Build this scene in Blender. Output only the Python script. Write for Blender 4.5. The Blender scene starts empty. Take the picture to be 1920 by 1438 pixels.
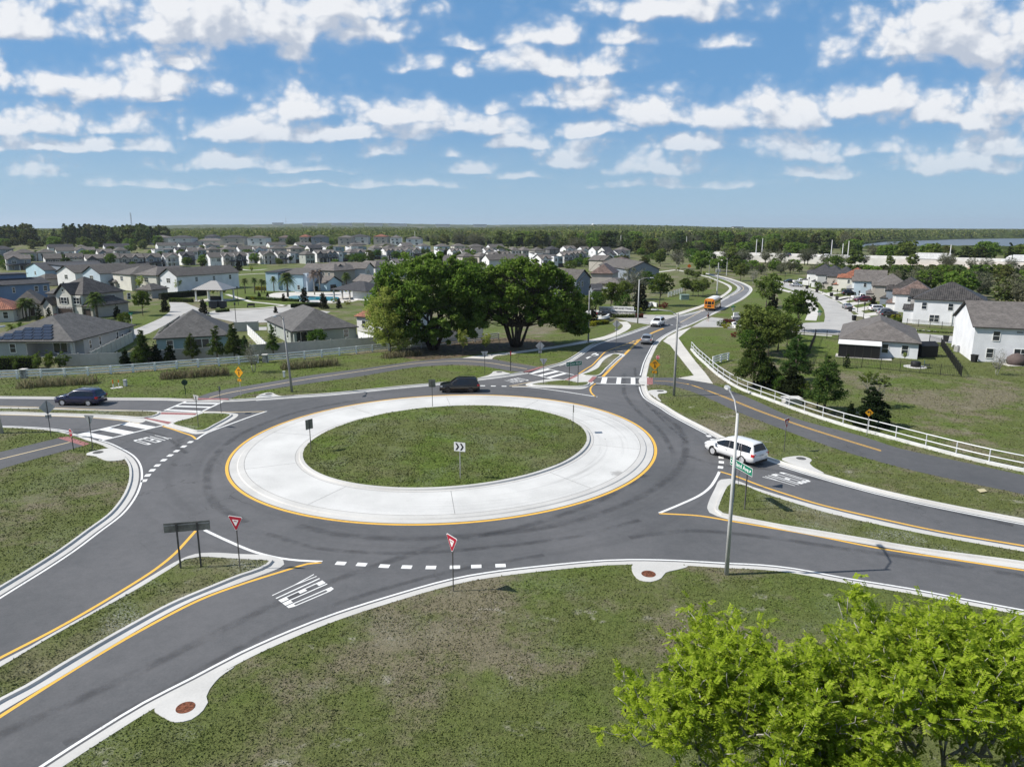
import bpy, bmesh, math, random
import numpy as np
from mathutils import Vector, Matrix, geometry, noise as mnoise
R = math.radians
sc = bpy.context.scene
COL = sc.collection
RNG = np.random.default_rng(7)
random.seed(7)

# ------------------------------------------------------------------ camera
FPX, HC, CH = 1331.0, 428.0, 19.0          # focal length and horizon row in photo pixels, height in metres
PITCH = math.atan((719 - HC) / FPX)
cam_d = bpy.data.cameras.new('camera'); cam = bpy.data.objects.new('camera', cam_d); COL.objects.link(cam)
cam.location = (0, 0, CH); cam.rotation_euler = (R(90) - PITCH, 0, 0)
cam_d.sensor_width = 36; cam_d.lens = FPX / 1920 * 36; cam_d.clip_start = .5; cam_d.clip_end = 40000
sc.camera = cam

# ------------------------------------------------------------------ light
SUN_EL, SUN_AZ = R(44.5), R(185)          # azimuth counted from +X: the sun stands to the left and a little behind
sdir = Vector((math.cos(SUN_AZ) * math.cos(SUN_EL), math.sin(SUN_AZ) * math.cos(SUN_EL), math.sin(SUN_EL)))
sun_d = bpy.data.lights.new('sun', 'SUN'); sun_d.energy = 5.0; sun_d.angle = R(.5); sun_d.color = (1, .95, .88)
sun = bpy.data.objects.new('sun', sun_d); COL.objects.link(sun)
sun.rotation_euler = (-sdir).to_track_quat('-Z', 'Y').to_euler(); sun.location = (-60, 0, 80)
sc.view_settings.view_transform = 'Standard'; sc.view_settings.look = 'None'
sc.view_settings.exposure = 0.28; sc.view_settings.gamma = 1
sc.cycles.max_bounces = 6; sc.cycles.diffuse_bounces = 3; sc.cycles.glossy_bounces = 2
sc.cycles.transparent_max_bounces = 8; sc.cycles.volume_bounces = 0; sc.cycles.caustics_reflective = False
sc.cycles.use_denoising = True

# ------------------------------------------------------------------ photo pixel -> place in the world
def ray(u, v):
    x = (u - 960) / FPX; y = -(v - 719) / FPX
    c, s = math.cos(PITCH), math.sin(PITCH)
    return Vector((x, c + y * s, -s + y * c))
def at(u, v, z=0.0):
    d = ray(u, v); t = (z - CH) / d.z
    return Vector((d.x * t, d.y * t, z))
def atY(u, v, Y):
    d = ray(u, v); t = Y / d.y
    return Vector((d.x * t, Y, CH + d.z * t))
def hgt(u, vb, vt, z=0.0, ut=None):          # height of something whose foot is at (u,vb) and top at row vt
    b = at(u, vb, z); return atY(u, vt, b.y).z - z

# ------------------------------------------------------------------ node helpers
class NT:
    def __init__(s, tree): s.t = tree; s.n = tree.nodes; s.l = tree.links
    def new(s, typ, **kw):
        n = s.n.new(typ)
        for k, v in kw.items():
            if k.startswith('_'): continue
            setattr(n, k, v)
        return n
    def set(s, sock, val):
        if isinstance(val, bpy.types.NodeSocket): s.l.new(val, sock)
        elif val is not None: sock.default_value = val
    def math(s, op, a, b=None, c=None, clamp=False):
        n = s.n.new('ShaderNodeMath'); n.operation = op; n.use_clamp = clamp
        for i, v in enumerate((a, b, c)):
            if v is not None: s.set(n.inputs[i], v)
        return n.outputs[0]
    def vec(s, op, a, b=None, c=None):
        n = s.n.new('ShaderNodeVectorMath'); n.operation = op
        for i, v in enumerate((a, b, c)):
            if v is not None: s.set(n.inputs[i], v)
        return n.outputs['Value'] if op in ('LENGTH', 'DOT_PRODUCT', 'DISTANCE') else n.outputs[0]
    def mix(s, f, a, b, blend='MIX'):
        n = s.n.new('ShaderNodeMix'); n.data_type = 'RGBA'; n.blend_type = blend
        s.set(n.inputs[0], f); s.set(n.inputs[6], c4(a)); s.set(n.inputs[7], c4(b)); return n.outputs[2]
    def ramp(s, f, lo, hi):                   # smooth 0..1 between lo and hi
        n = s.n.new('ShaderNodeMapRange'); n.interpolation_type = 'SMOOTHSTEP'
        s.set(n.inputs[0], f); s.set(n.inputs[1], lo); s.set(n.inputs[2], hi); return n.outputs[0]
    def noise(s, vec, scale, detail=3, rough=.55, dist=0, dims='3D'):
        n = s.n.new('ShaderNodeTexNoise'); n.noise_dimensions = dims
        s.set(n.inputs['Vector'], vec); s.set(n.inputs['Scale'], scale); s.set(n.inputs['Detail'], detail)
        s.set(n.inputs['Roughness'], rough); s.set(n.inputs['Distortion'], dist); return n.outputs[0]
def c4(c):
    return tuple(c) + (1,) if isinstance(c, (tuple, list)) and len(c) == 3 else c
def material(name):
    m = bpy.data.materials.new(name); m.use_nodes = True
    nt = NT(m.node_tree); b = m.node_tree.nodes['Principled BSDF']
    return m, nt, b
_flat = {}
def flat(name, col, rough=.7, metal=0., spec=.35, var=.12, scale=1.5, bump=0., coat=0.):
    """a plain painted or cast surface with a little cloudy variation and fine grain"""
    if name in _flat: return _flat[name]
    m, nt, b = material(name)
    g = nt.new('ShaderNodeNewGeometry').outputs['Position']
    f = nt.noise(g, scale, 4); f2 = nt.noise(g, scale * 14, 2)
    v = nt.math('ADD', nt.math('MULTIPLY', f, .7), nt.math('MULTIPLY', f2, .3))
    lo = tuple(max(0, x * (1 - var * 1.6)) for x in col); hi = tuple(x * (1 + var) for x in col)
    nt.set(b.inputs['Base Color'], nt.mix(nt.ramp(v, .3, .7), lo, hi))
    b.inputs['Roughness'].default_value = rough; b.inputs['Metallic'].default_value = metal
    b.inputs['Specular IOR Level'].default_value = spec
    if coat: b.inputs['Coat Weight'].default_value = coat; b.inputs['Coat Roughness'].default_value = .05
    if bump:
        bn = nt.new('ShaderNodeBump'); bn.inputs['Strength'].default_value = bump; bn.inputs['Distance'].default_value = .02
        nt.set(bn.inputs['Height'], f2); nt.set(b.inputs['Normal'], bn.outputs[0])
    _flat[name] = m
    return m

# ------------------------------------------------------------------ world: Nishita sky; the cumulus stand on a far dome
world = bpy.data.worlds.new('World'); sc.world = world; world.use_nodes = True
def build_world():
    nt = NT(world.node_tree); bg = world.node_tree.nodes['Background']
    sky = nt.new('ShaderNodeTexSky'); sky.sky_type = 'NISHITA'; sky.sun_disc = False
    sky.sun_elevation = SUN_EL; sky.sun_rotation = R(270) - (SUN_AZ - R(180))
    sky.air_density = 1.0; sky.dust_density = .3; sky.ozone_density = 3.0; sky.altitude = 0
    el = nt.new('ShaderNodeSeparateXYZ'); nt.set(el.inputs[0], nt.new('ShaderNodeTexCoord').outputs['Generated'])
    hs = nt.new('ShaderNodeHueSaturation'); hs.inputs['Saturation'].default_value = 1.12; hs.inputs['Value'].default_value = .88
    nt.set(hs.inputs['Color'], sky.outputs[0])
    k = nt.ramp(el.outputs[2], .36, -.02)
    nt.set(bg.inputs['Color'], nt.mix(nt.math('MULTIPLY_ADD', k, .62, .15), hs.outputs[0], (1.25, 3.1, 6.3)))
    nt.set(bg.inputs['Color'], nt.mix(nt.ramp(el.outputs[2], .16, .0), nt.mix(.65, hs.outputs[0], (1.45, 3.55, 6.7)), nt.mix(.9, hs.outputs[0], (3.3, 5.05, 6.7))))
    greying = nt.noise(nt.new('ShaderNodeTexCoord').outputs['Generated'], 3.5, 4)      # grey patches added to the unseen sky to take blue out of the shade
    k = nt.math('MULTIPLY', nt.ramp(greying, .38, .58), nt.math('MAXIMUM', nt.ramp(el.outputs[1], .45, .0), nt.ramp(el.outputs[2], .42, .65)))
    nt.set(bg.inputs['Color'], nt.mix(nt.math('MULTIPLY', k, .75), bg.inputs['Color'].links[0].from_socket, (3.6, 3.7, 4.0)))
    bg.inputs['Strength'].default_value = .088
    world.cycles.sampling_method = 'MANUAL'; world.cycles.sample_map_resolution = 512
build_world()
def cloud_dome():
    m = bpy.data.materials.new('cumulus'); m.use_nodes = True; nt = NT(m.node_tree); m.node_tree.nodes.clear()
    out = nt.new('ShaderNodeOutputMaterial')
    sx = nt.new('ShaderNodeSeparateXYZ'); nt.set(sx.inputs[0], nt.new('ShaderNodeTexCoord').outputs['Object'])
    y = nt.math('MAXIMUM', sx.outputs[1], 1.)
    cb = nt.new('ShaderNodeCombineXYZ')
    nt.set(cb.inputs[0], nt.math('DIVIDE', sx.outputs[0], y)); nt.set(cb.inputs[1], nt.math('DIVIDE', sx.outputs[2], y))
    P = cb.outputs[0]; el = nt.math('DIVIDE', sx.outputs[2], y)
    # cumulus banks: photo column, row of the flat base, half width, height above the base, weight
    B = [(40,75,170,95,1), (235,190,190,85,1), (110,165,110,60,.8), (330,140,90,70,.9), (420,90,300,170,1.1), (545,112,60,50,.8), (690,75,100,85,.95), (640,40,170,80,1), (0,160,40,80,.7),
         (60,258,135,62,1), (215,256,80,55,.95), (130,285,250,38,.95), (290,195,55,20,.7), (350,120,60,60,.6),
         (560,228,125,82,1.05), (440,262,125,58,1), (600,268,250,46,1), (760,240,95,66,1), (850,255,120,60,.95), (940,258,60,50,.8),
         (450,318,140,44,.95), (575,324,85,20,.8), (725,297,55,36,.85), (857,300,32,26,.85),
         (865,88,65,26,.75), (865,148,38,30,.7), (780,130,40,30,.45), (1020,85,75,58,.9), (1170,82,65,48,.85), (1000,142,95,62,.95), (1130,138,90,60,.95),
         (1095,210,95,95,1.05), (1070,205,110,45,.85), (1100,258,80,38,.9), (1230,245,115,78,1.05), (1370,248,160,80,1), (1480,243,95,85,1.05),
         (1080,312,105,60,.95), (1220,330,130,50,.9), (1310,290,130,40,.8), (1500,302,105,60,1), (1620,292,60,40,.9), (1520,332,100,28,.7),
         (1355,85,70,36,.75), (1250,42,200,80,.95), (1640,218,110,72,1.05), (1790,130,240,190,1.15), (1780,240,160,72,1.05), (1880,215,130,100,1.05), (1700,120,120,90,.9),
         (1790,325,160,58,.95), (1880,295,130,70,.95), (980,278,75,40,.8), (895,328,65,26,.75), (985,337,70,20,.75), (640,352,200,16,.62), (330,350,220,16,.55), (60,335,80,44,.62), (930,215,28,26,.8), (800,352,120,14,.5), (1290,352,160,16,.4)]
    g = bpy.data.node_groups.new('cumulus', 'ShaderNodeTree')
    g.interface.new_socket('P', in_out='INPUT', socket_type='NodeSocketVector')
    g.interface.new_socket('D', in_out='OUTPUT', socket_type='NodeSocketFloat')
    gt = NT(g); gi = gt.new('NodeGroupInput'); go = gt.new('NodeGroupOutput')
    p = gi.outputs[0]
    n1 = gt.new('ShaderNodeTexNoise'); n1.noise_dimensions = '2D'; n1.normalize = False
    gt.set(n1.inputs['Vector'], p); n1.inputs['Scale'].default_value = 9; n1.inputs['Detail'].default_value = 3
    off = n1.outputs['Color']
    pw = gt.vec('MULTIPLY_ADD', off, (.026, .007, 0), p)
    acc = None
    for (u, vb, hw, h, w) in B:
        d = ray(u, vb - h * .18); d2 = ray(u + hw, vb); d3 = ray(u, vb - h)
        c = (d.x / d.y, d.z / d.y); rx = d2.x / d2.y - ray(u, vb).x / ray(u, vb).y; ry = d3.z / d3.y - c[1]
        q = gt.vec('MULTIPLY_ADD', pw, (1 / rx, 1 / ry, 0), (-c[0] / rx, -c[1] / ry, 0))
        q = gt.vec('MINIMUM', q, gt.vec('MULTIPLY', q, (1, 3.6, 1)))
        f = gt.math('MULTIPLY_ADD', gt.vec('LENGTH', q), -w, w)
        acc = f if acc is None else gt.math('SMOOTH_MAX', acc, f, .16)
    mp = gt.vec('MULTIPLY', p, (1, 1.35, 1))
    n2 = gt.noise(mp, 19, 8, .60, 0, '2D'); mq = gt.vec('MULTIPLY_ADD', off, (.010, .010, 0), mp)
    def puff(scale, det):                       # convex billows
        n3 = gt.new('ShaderNodeTexVoronoi'); n3.voronoi_dimensions = '2D'; n3.feature = 'SMOOTH_F1'; n3.inputs['Scale'].default_value = scale
        n3.inputs['Detail'].default_value = det; n3.inputs['Roughness'].default_value = .5; n3.inputs['Smoothness'].default_value = .35; gt.set(n3.inputs['Vector'], mq); return n3.outputs['Distance']
    acc = gt.math('MULTIPLY_ADD', gt.math('SUBTRACT', n2, .50), .80, acc)
    acc = gt.math('MULTIPLY_ADD', gt.math('SUBTRACT', puff(17, 0), .42), -.75, acc)
    acc = gt.math('MULTIPLY_ADD', gt.math('SUBTRACT', puff(44, 1.5), .42), -.42, acc)
    gt.set(go.inputs[0], gt.math('ADD', acc, -.09))
    def dens(v):
        n = nt.new('ShaderNodeGroup'); n.node_tree = g; nt.set(n.inputs[0], v); return n.outputs[0]
    d0 = dens(P); d1 = dens(nt.vec('ADD', P, (-.010, .018, 0))); d2 = dens(nt.vec('ADD', P, (-.008, .032, 0)))
    alpha = nt.math('MULTIPLY_ADD', nt.ramp(d0, -.20, .42), .91, nt.math('MULTIPLY', nt.ramp(d0, -.60, -.02), .09))
    lit = nt.math('MULTIPLY_ADD', nt.math('SUBTRACT', d0, d1), 1.15, .66)
    lit = nt.math('MULTIPLY_ADD', nt.ramp(d2, .05, 1.0), -.62, lit)
    lit = nt.ramp(lit, .0, 1.02)
    cloud = nt.mix(lit, (5.0, 5.5, 6.4), (8.5, 8.6, 8.8))
    far = nt.ramp(el, .03, .17)                # the lowest banks are the farthest and sink into pale air
    alpha = nt.math('MULTIPLY', alpha, nt.math('MULTIPLY_ADD', far, .52, .42))
    em = nt.new('ShaderNodeEmission'); nt.set(em.inputs[0], cloud); em.inputs[1].default_value = .088
    tr = nt.new('ShaderNodeBsdfTransparent'); mx = nt.new('ShaderNodeMixShader')
    nt.set(mx.inputs[0], alpha); nt.l.new(tr.outputs[0], mx.inputs[1]); nt.l.new(em.outputs[0], mx.inputs[2]); nt.l.new(mx.outputs[0], out.inputs[0])
    m.cycles.emission_sampling = 'NONE'
    vs, fs, RD, NA, NE = [], [], 30000, 40, 14
    for j in range(NE + 1):
        for i in range(NA + 1):
            a = R(15 + 150 * i / NA); e = R(.2 + 45 * j / NE); vs.append((RD*math.cos(a)*math.cos(e), RD*math.sin(a)*math.cos(e), RD*math.sin(e)))
    for j in range(NE):
        for i in range(NA): q = j*(NA+1)+i; fs.append((q, q+NA+1, q+NA+2, q+1))
    me = bpy.data.meshes.new('sky'); me.from_pydata(vs, [], fs); me.materials.append(m)
    o = bpy.data.objects.new('sky', me); COL.objects.link(o); o.location = (0, 0, CH); o['kind'] = 'structure'
cloud_dome()
# ------------------------------------------------------------------ mesh helpers
class MB:
    """collects faces and links them as ONE mesh object"""
    def __init__(s): s.v = []; s.f = []; s.m = []; s.k = 0
    def mat(s, k): s.k = k; return s
    def face(s, pts):
        n = len(s.v); s.v += [tuple(p) for p in pts]; s.f.append(tuple(range(n, n + len(pts)))); s.m.append(s.k)
    def quad(s, a, b, c, d): s.face((a, b, c, d))
    def box(s, x0, x1, y0, y1, z0, z1, M=None):
        p = [Vector(q) for q in ((x0,y0,z0),(x1,y0,z0),(x1,y1,z0),(x0,y1,z0),(x0,y0,z1),(x1,y0,z1),(x1,y1,z1),(x0,y1,z1))]
        if M: p = [M @ q for q in p]
        n = len(s.v); s.v += [tuple(q) for q in p]
        for f in ((3,2,1,0),(4,5,6,7),(0,1,5,4),(1,2,6,5),(2,3,7,6),(3,0,4,7)):
            s.f.append(tuple(n + i for i in f)); s.m.append(s.k)
        return s
    def rings(s, rs, closed=True, cap=(True, True)):
        """loft equal-length rings of points"""
        n = len(s.v); k = len(rs[0])
        for r in rs: s.v += [tuple(p) for p in r]
        for i in range(len(rs) - 1):
            for j in range(k if closed else k - 1):
                j2 = (j + 1) % k
                s.f.append((n+i*k+j, n+i*k+j2, n+(i+1)*k+j2, n+(i+1)*k+j)); s.m.append(s.k)
        if closed and cap[0]: s.f.append(tuple(n + j for j in reversed(range(k)))); s.m.append(s.k)
        if closed and cap[1]: s.f.append(tuple(n + (len(rs)-1)*k + j for j in range(k))); s.m.append(s.k)
        return s
    def tube(s, pts, r, n=8, r2=None):
        """round bar along points, tapering from r to r2"""
        pts = [Vector(p) for p in pts]; rs = []
        if r2 is None: r2 = r
        for i, p in enumerate(pts):
            t = (pts[min(i+1, len(pts)-1)] - pts[max(i-1, 0)]).normalized()
            a = t.cross(Vector((0, 0, 1)))
            if a.length < .05: a = t.cross(Vector((1, 0, 0)))
            a.normalize(); b = t.cross(a)
            q = r + (r2 - r) * i / max(1, len(pts) - 1)
            rs.append([p + a * q * math.cos(2*math.pi*j/n) + b * q * math.sin(2*math.pi*j/n) for j in range(n)])
        return s.rings(rs)
    def lathe(s, prof, c=(0, 0, 0), n=16, M=None):
        rs = []
        for r, z in prof:
            q = [Vector((c[0] + r*math.cos(2*math.pi*j/n), c[1] + r*math.sin(2*math.pi*j/n), c[2] + z)) for j in range(n)]
            rs.append([M @ x for x in q] if M else q)
        return s.rings(rs)
    def prism(s, poly, z0, z1, M=None, top=True):
        """upright prism over a 2-D outline (counter-clockwise)"""
        a = [Vector((p[0], p[1], z0)) for p in poly]; b = [Vector((p[0], p[1], z1)) for p in poly]
        if M: a = [M @ q for q in a]; b = [M @ q for q in b]
        return s.rings([a, b])
    def plate(s, poly, th, M):
        """flat sign plate: outline in local x,z, thickness along local y"""
        a = [M @ Vector((p[0], -th/2, p[1])) for p in poly]; b = [M @ Vector((p[0], th/2, p[1])) for p in poly]
        return s.rings([a, b])
    def build(s, name, mats, parent=None, smooth=False, loc=None, rz=None):
        me = bpy.data.meshes.new(name); me.from_pydata(s.v, [], s.f); 
        if not isinstance(mats, (list, tuple)): mats = [mats]
        for m in mats: me.materials.append(m)
        if any(s.m): me.polygons.foreach_set('material_index', s.m)
        if smooth: me.polygons.foreach_set('use_smooth', [True] * len(s.f))
        me.update()
        return link(name, me, parent, loc, rz)
def link(name, data, parent=None, loc=None, rz=None):
    o = bpy.data.objects.new(name, data); COL.objects.link(o)
    if parent: o.parent = parent
    if loc is not None: o.location = loc
    if rz is not None: o.rotation_euler = (0, 0, rz)
    return o
def tag(o, label=None, cat=None, group=None, kind=None):
    if label: o['label'] = label
    if cat: o['category'] = cat
    if group: o['group'] = group
    if kind: o['kind'] = kind
    return o
def thing(name, label, cat, loc=(0, 0, 0), rz=0, group=None):
    o = link(name, None, None, loc, rz); o.empty_display_size = .3
    return tag(o, label, cat, group)
def dup(root, loc=None, rz=None, label=None, group=None, scale=None, parent=None):
    r = root.copy(); COL.objects.link(r)
    if parent: r.parent = parent
    if loc is not None: r.location = loc
    if rz is not None: r.rotation_euler = (0, 0, rz)
    if scale is not None: r.scale = scale if isinstance(scale, tuple) else (scale,) * 3
    if label: r['label'] = label
    if group: r['group'] = group
    for ch in list(root.children): dup(ch, parent=r)
    return r
def struct(name, mb, mats, **k): return tag(mb.build(name, mats, **k), kind='structure')
def cubes_smooth(o, levels=1):
    md = o.modifiers.new('smooth', 'SUBSURF'); md.levels = md.render_levels = levels; return o
def spline(pts, step=1.0, closed=False):
    """Catmull-Rom through points, resampled about every `step` metres"""
    p = [Vector(q[:2]) for q in pts]; n = len(p); out = []
    rng = range(n if closed else n - 1)
    for i in rng:
        if closed: a, b, c, d = p[i-1], p[i], p[(i+1) % n], p[(i+2) % n]
        else: a, b, c, d = p[max(i-1, 0)], p[i], p[i+1], p[min(i+2, n-1)]
        if not closed and i == 0: a = b + (b - c)
        if not closed and i == n - 2: d = c + (c - b)
        k = max(1, min(40, int((c - b).length / step)))
        # centripetal tangents, so that uneven spacing makes no loops
        t0 = 0; t1 = t0 + max(1e-4, (b-a).length ** .5); t2 = t1 + max(1e-4, (c-b).length ** .5); t3 = t2 + max(1e-4, (d-c).length ** .5)
        for j in range(k):
            t = t1 + (t2 - t1) * j / k
            A1 = a*((t1-t)/(t1-t0)) + b*((t-t0)/(t1-t0)); A2 = b*((t2-t)/(t2-t1)) + c*((t-t1)/(t2-t1)); A3 = c*((t3-t)/(t3-t2)) + d*((t-t2)/(t3-t2))
            B1 = A1*((t2-t)/(t2-t0)) + A2*((t-t0)/(t2-t0)); B2 = A2*((t3-t)/(t3-t1)) + A3*((t-t1)/(t3-t1))
            out.append(B1*((t2-t)/(t2-t1)) + B2*((t-t1)/(t2-t1)))
    if not closed: out.append(p[-1])
    return out
def normals(pl, closed=False):
    n = len(pl); out = []
    for i in range(n):
        a = pl[i-1] if (closed or i > 0) else pl[i]; b = pl[(i+1) % n] if (closed or i < n-1) else pl[i]
        t = (b - a); t = t.normalized() if t.length > 1e-6 else Vector((1, 0))
        out.append(Vector((-t.y, t.x)))
    return out
def sweep(mb, pl, prof, closed=False):
    """profile (offset to the left of travel, height) swept along a flat line"""
    ns = normals(pl, closed); n0 = len(mb.v); k = len(prof); n = len(pl)
    for p, q in zip(pl, ns):
        for o, z in prof: mb.v.append((p.x + q.x*o, p.y + q.y*o, z))
    for i in range(n if closed else n - 1):
        i2 = (i + 1) % n
        for j in range(k - 1):
            mb.f.append((n0+i*k+j, n0+i*k+j+1, n0+i2*k+j+1, n0+i2*k+j)); mb.m.append(mb.k)
def px(pts, z=0.0): return [at(u, v, z) for u, v in pts]
def inside(p, poly):
    x, y = p[0], p[1]; c = False; j = len(poly) - 1
    for i in range(len(poly)):
        a, b = poly[i], poly[j]
        if (a[1] > y) != (b[1] > y) and x < (b[0]-a[0])*(y-a[1])/(b[1]-a[1]) + a[0]: c = not c
        j = i
    return c
def cdt(loops, keep, z):
    """triangulate the area between closed loops; keep(p) says which triangles stay"""
    vs = []; es = []
    for lp in loops:
        n = len(vs); vs += [Vector(p[:2]) for p in lp]; es += [(n+i, n+(i+1) % len(lp)) for i in range(len(lp))]
    ov, oe, of, *_ = geometry.delaunay_2d_cdt(vs, es, [], 0, 1e-5)
    mb = MB(); mb.v = [(p.x, p.y, z(p) if callable(z) else z) for p in ov]
    for f in of:
        c = (ov[f[0]] + ov[f[1]] + ov[f[2]]) / 3
        if keep(c):
            a, b, d = (ov[i] for i in f[:3])
            if (b-a).cross(d-a) < 0: f = f[::-1]
            mb.f.append(tuple(f)); mb.m.append(0)
    return mb
def area(loop, z): return cdt([loop], lambda c: inside(c, loop), z)
def grid_area(loop, z, step):
    """an area with extra inner points, so that a height function can shape it"""
    xs = [p[0] for p in loop]; ys = [p[1] for p in loop]
    inner = []
    x = min(xs)
    while x < max(xs):
        y = min(ys)
        while y < max(ys):
            q = (x + random.uniform(-.2, .2)*step, y + random.uniform(-.2, .2)*step)
            if inside(q, loop) and min((Vector(q)-Vector(p[:2])).length for p in loop[::2]) > step*.5: inner.append(Vector(q))
            y += step
        x += step
    vs = [Vector(p[:2]) for p in loop]; es = [(i, (i+1) % len(loop)) for i in range(len(loop))]
    ov, oe, of, *_ = geometry.delaunay_2d_cdt(vs + inner, es, [], 0, 1e-5)
    mb = MB(); mb.v = [(p.x, p.y, z(p)) for p in ov]
    for f in of:
        c = (ov[f[0]] + ov[f[1]] + ov[f[2]]) / 3
        if inside(c, loop):
            a, b, d = (ov[i] for i in f[:3])
            if (b-a).cross(d-a) < 0: f = f[::-1]
            mb.f.append(tuple(f)); mb.m.append(0)
    return mb

# ------------------------------------------------------------------ ground materials
RC = Vector((-5.72, 62.5))                                       # middle of the roundabout
def grass_mat(name, lush=.5, dry=.5, sand=.4, clover=0.0, tuft=False):
    m, nt, b = material(name)
    g = nt.new('ShaderNodeNewGeometry').outputs['Position']
    big = nt.noise(g, .035, 4, .6); mid = nt.noise(g, .22, 5, .65); sm = nt.noise(g, 2.6, 4, .7); fine = nt.noise(g, 14, 3, .75)
    col = nt.mix(nt.ramp(fine, .3, .72), (.070, .088, .026), (.162, .182, .062))
    lushc = nt.mix(nt.ramp(fine, .28, .7), (.058, .095, .016), (.142, .190, .040))
    k = nt.math('ADD', nt.math('MULTIPLY', big, .6), nt.math('MULTIPLY', mid, .5))
    col = nt.mix(nt.math('MULTIPLY', nt.ramp(k, .48, .68), lush * 1.6, clamp=True), col, lushc)
    dryc = nt.mix(nt.ramp(fine, .3, .7), (.125, .112, .070), (.235, .208, .140))
    k2 = nt.noise(nt.vec('ADD', g, (37, 11, 5)), .12, 6, .72)
    col = nt.mix(nt.math('MULTIPLY', nt.ramp(k2, .44, .64), dry * 1.5, clamp=True), col, dryc)
    k3 = nt.noise(nt.vec('ADD', g, (-17, 51, 9)), .33, 7, .74)
    col = nt.mix(nt.math('MULTIPLY', nt.ramp(k3, .59, .68), sand), col, (.40, .37, .32))
    # dark tufts and pale clover patches
    col = nt.mix(nt.math('MULTIPLY', nt.ramp(nt.noise(nt.vec('ADD', g, (3, 70, 1)), .9, 4, .7), .60, .74), .55), col, (.032, .055, .014))
    if clover:
        cl = nt.math('MULTIPLY', nt.ramp(nt.noise(nt.vec('ADD', g, (90, 5, 2)), .28, 3), .50, .66), nt.ramp(nt.noise(g, 9, 2, .8), .46, .62))
        col = nt.mix(nt.math('MULTIPLY', cl, clover), col, (.30, .31, .27))
    if tuft:
        rnd = nt.new('ShaderNodeNewGeometry').outputs['Random Per Island']
        col = nt.mix(nt.math('MULTIPLY', rnd, .75), nt.mix(.35, col, (.20, .215, .075)), nt.mix(.26, col, (.034, .050, .014)))
    else:
        k4 = nt.math('ADD', nt.math('MULTIPLY', sm, .6), nt.math('MULTIPLY', nt.noise(g, .8, 5, .75), .5))
        col = nt.mix(nt.math('MULTIPLY', nt.ramp(k4, .60, .42), .62), col, nt.mix(.5, col, (.012, .018, .006)))
    nt.set(b.inputs['Base Color'], col); b.inputs['Roughness'].default_value = .95; b.inputs['Specular IOR Level'].default_value = .12
    bn = nt.new('ShaderNodeBump'); bn.inputs['Strength'].default_value = .9; bn.inputs['Distance'].default_value = .12
    nt.set(bn.inputs['Height'], nt.math('ADD', nt.math('MULTIPLY', sm, .8), nt.math('MULTIPLY', fine, .5))); nt.set(b.inputs['Normal'], bn.outputs[0])
    return m
GRASS = grass_mat('verge_grass', .45, .85, .6, .25)
GRASS_ISL = grass_mat('island_grass', .3, .45, .25, .9)
GRASS_MID = grass_mat('centre_grass', 1.3, .22, .12, .35)
LAWN = grass_mat('lawn', 1.0, .12, .05); FIELD = grass_mat('field_grass', .6, .95, .2)
def asphalt_mat(name, base=.062, ring=False):
    m, nt, b = material(name)
    g = nt.new('ShaderNodeNewGeometry').outputs['Position']
    big = nt.noise(g, .07, 5, .6); fine = nt.noise(g, 11, 4, .8); sp = nt.noise(g, 45, 2, .6)
    f = nt.math('ADD', nt.math('MULTIPLY', big, .55), nt.math('ADD', nt.math('MULTIPLY', fine, .28), nt.math('MULTIPLY', nt.noise(g, 1.4, 5, .75), .26)))
    col = nt.mix(nt.ramp(f, .36, .72), (base*.76, base*.79, base*.83), (base*1.30, base*1.29, base*1.33))
    if ring:                                   # rubbed tracks round the circle
        rel = nt.vec('SUBTRACT', g, (RC.x, RC.y, 0)); sp3 = nt.new('ShaderNodeSeparateXYZ'); nt.set(sp3.inputs[0], rel)
        fl = nt.new('ShaderNodeCombineXYZ'); nt.set(fl.inputs[0], sp3.outputs[0]); nt.set(fl.inputs[1], sp3.outputs[1])
        rad = nt.vec('LENGTH', fl.outputs[0])
        ang = nt.math('ARCTAN2', sp3.outputs[1], sp3.outputs[0])
        cv = nt.new('ShaderNodeCombineXYZ'); nt.set(cv.inputs[0], nt.math('MULTIPLY', rad, .75)); nt.set(cv.inputs[1], nt.math('MULTIPLY', ang, .8))
        tr = nt.noise(cv.outputs[0], 1.0, 5, .6)
        k = nt.math('MULTIPLY', nt.ramp(rad, 29, 24), nt.ramp(tr, .44, .68))
        col = nt.mix(nt.math('MULTIPLY', k, .26), col, (base*.5, base*.5, base*.53))
    col = nt.mix(nt.math('MULTIPLY', nt.ramp(sp, .66, .78), .5), col, (.2, .2, .2))
    cr = nt.new('ShaderNodeTexVoronoi'); cr.feature = 'DISTANCE_TO_EDGE'; cr.inputs['Scale'].default_value = .11
    w = nt.noise(g, .6, 4); wv = nt.new('ShaderNodeCombineXYZ'); nt.set(wv.inputs[0], w); nt.set(wv.inputs[1], w)
    nt.set(cr.inputs['Vector'], nt.vec('ADD', g, nt.vec('MULTIPLY', wv.outputs[0], (4, -4, 0))))
    ck = nt.math('MULTIPLY', nt.ramp(cr.outputs['Distance'], .006, .001), nt.ramp(nt.noise(g, .05, 2), .52, .62))
    col = nt.mix(nt.math('MULTIPLY', ck, .5), col, (.02, .02, .02))
    nt.set(b.inputs['Base Color'], col); b.inputs['Roughness'].default_value = .85; b.inputs['Specular IOR Level'].default_value = .3
    bn = nt.new('ShaderNodeBump'); bn.inputs['Strength'].default_value = .35; bn.inputs['Distance'].default_value = .01
    nt.set(bn.inputs['Height'], sp); nt.set(b.inputs['Normal'], bn.outputs[0])
    return m
ASPH = asphalt_mat('asphalt', .100, True); ASPH_PATH = asphalt_mat('path_asphalt', .092); ASPH_OLD = asphalt_mat('old_asphalt', .16)
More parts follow.
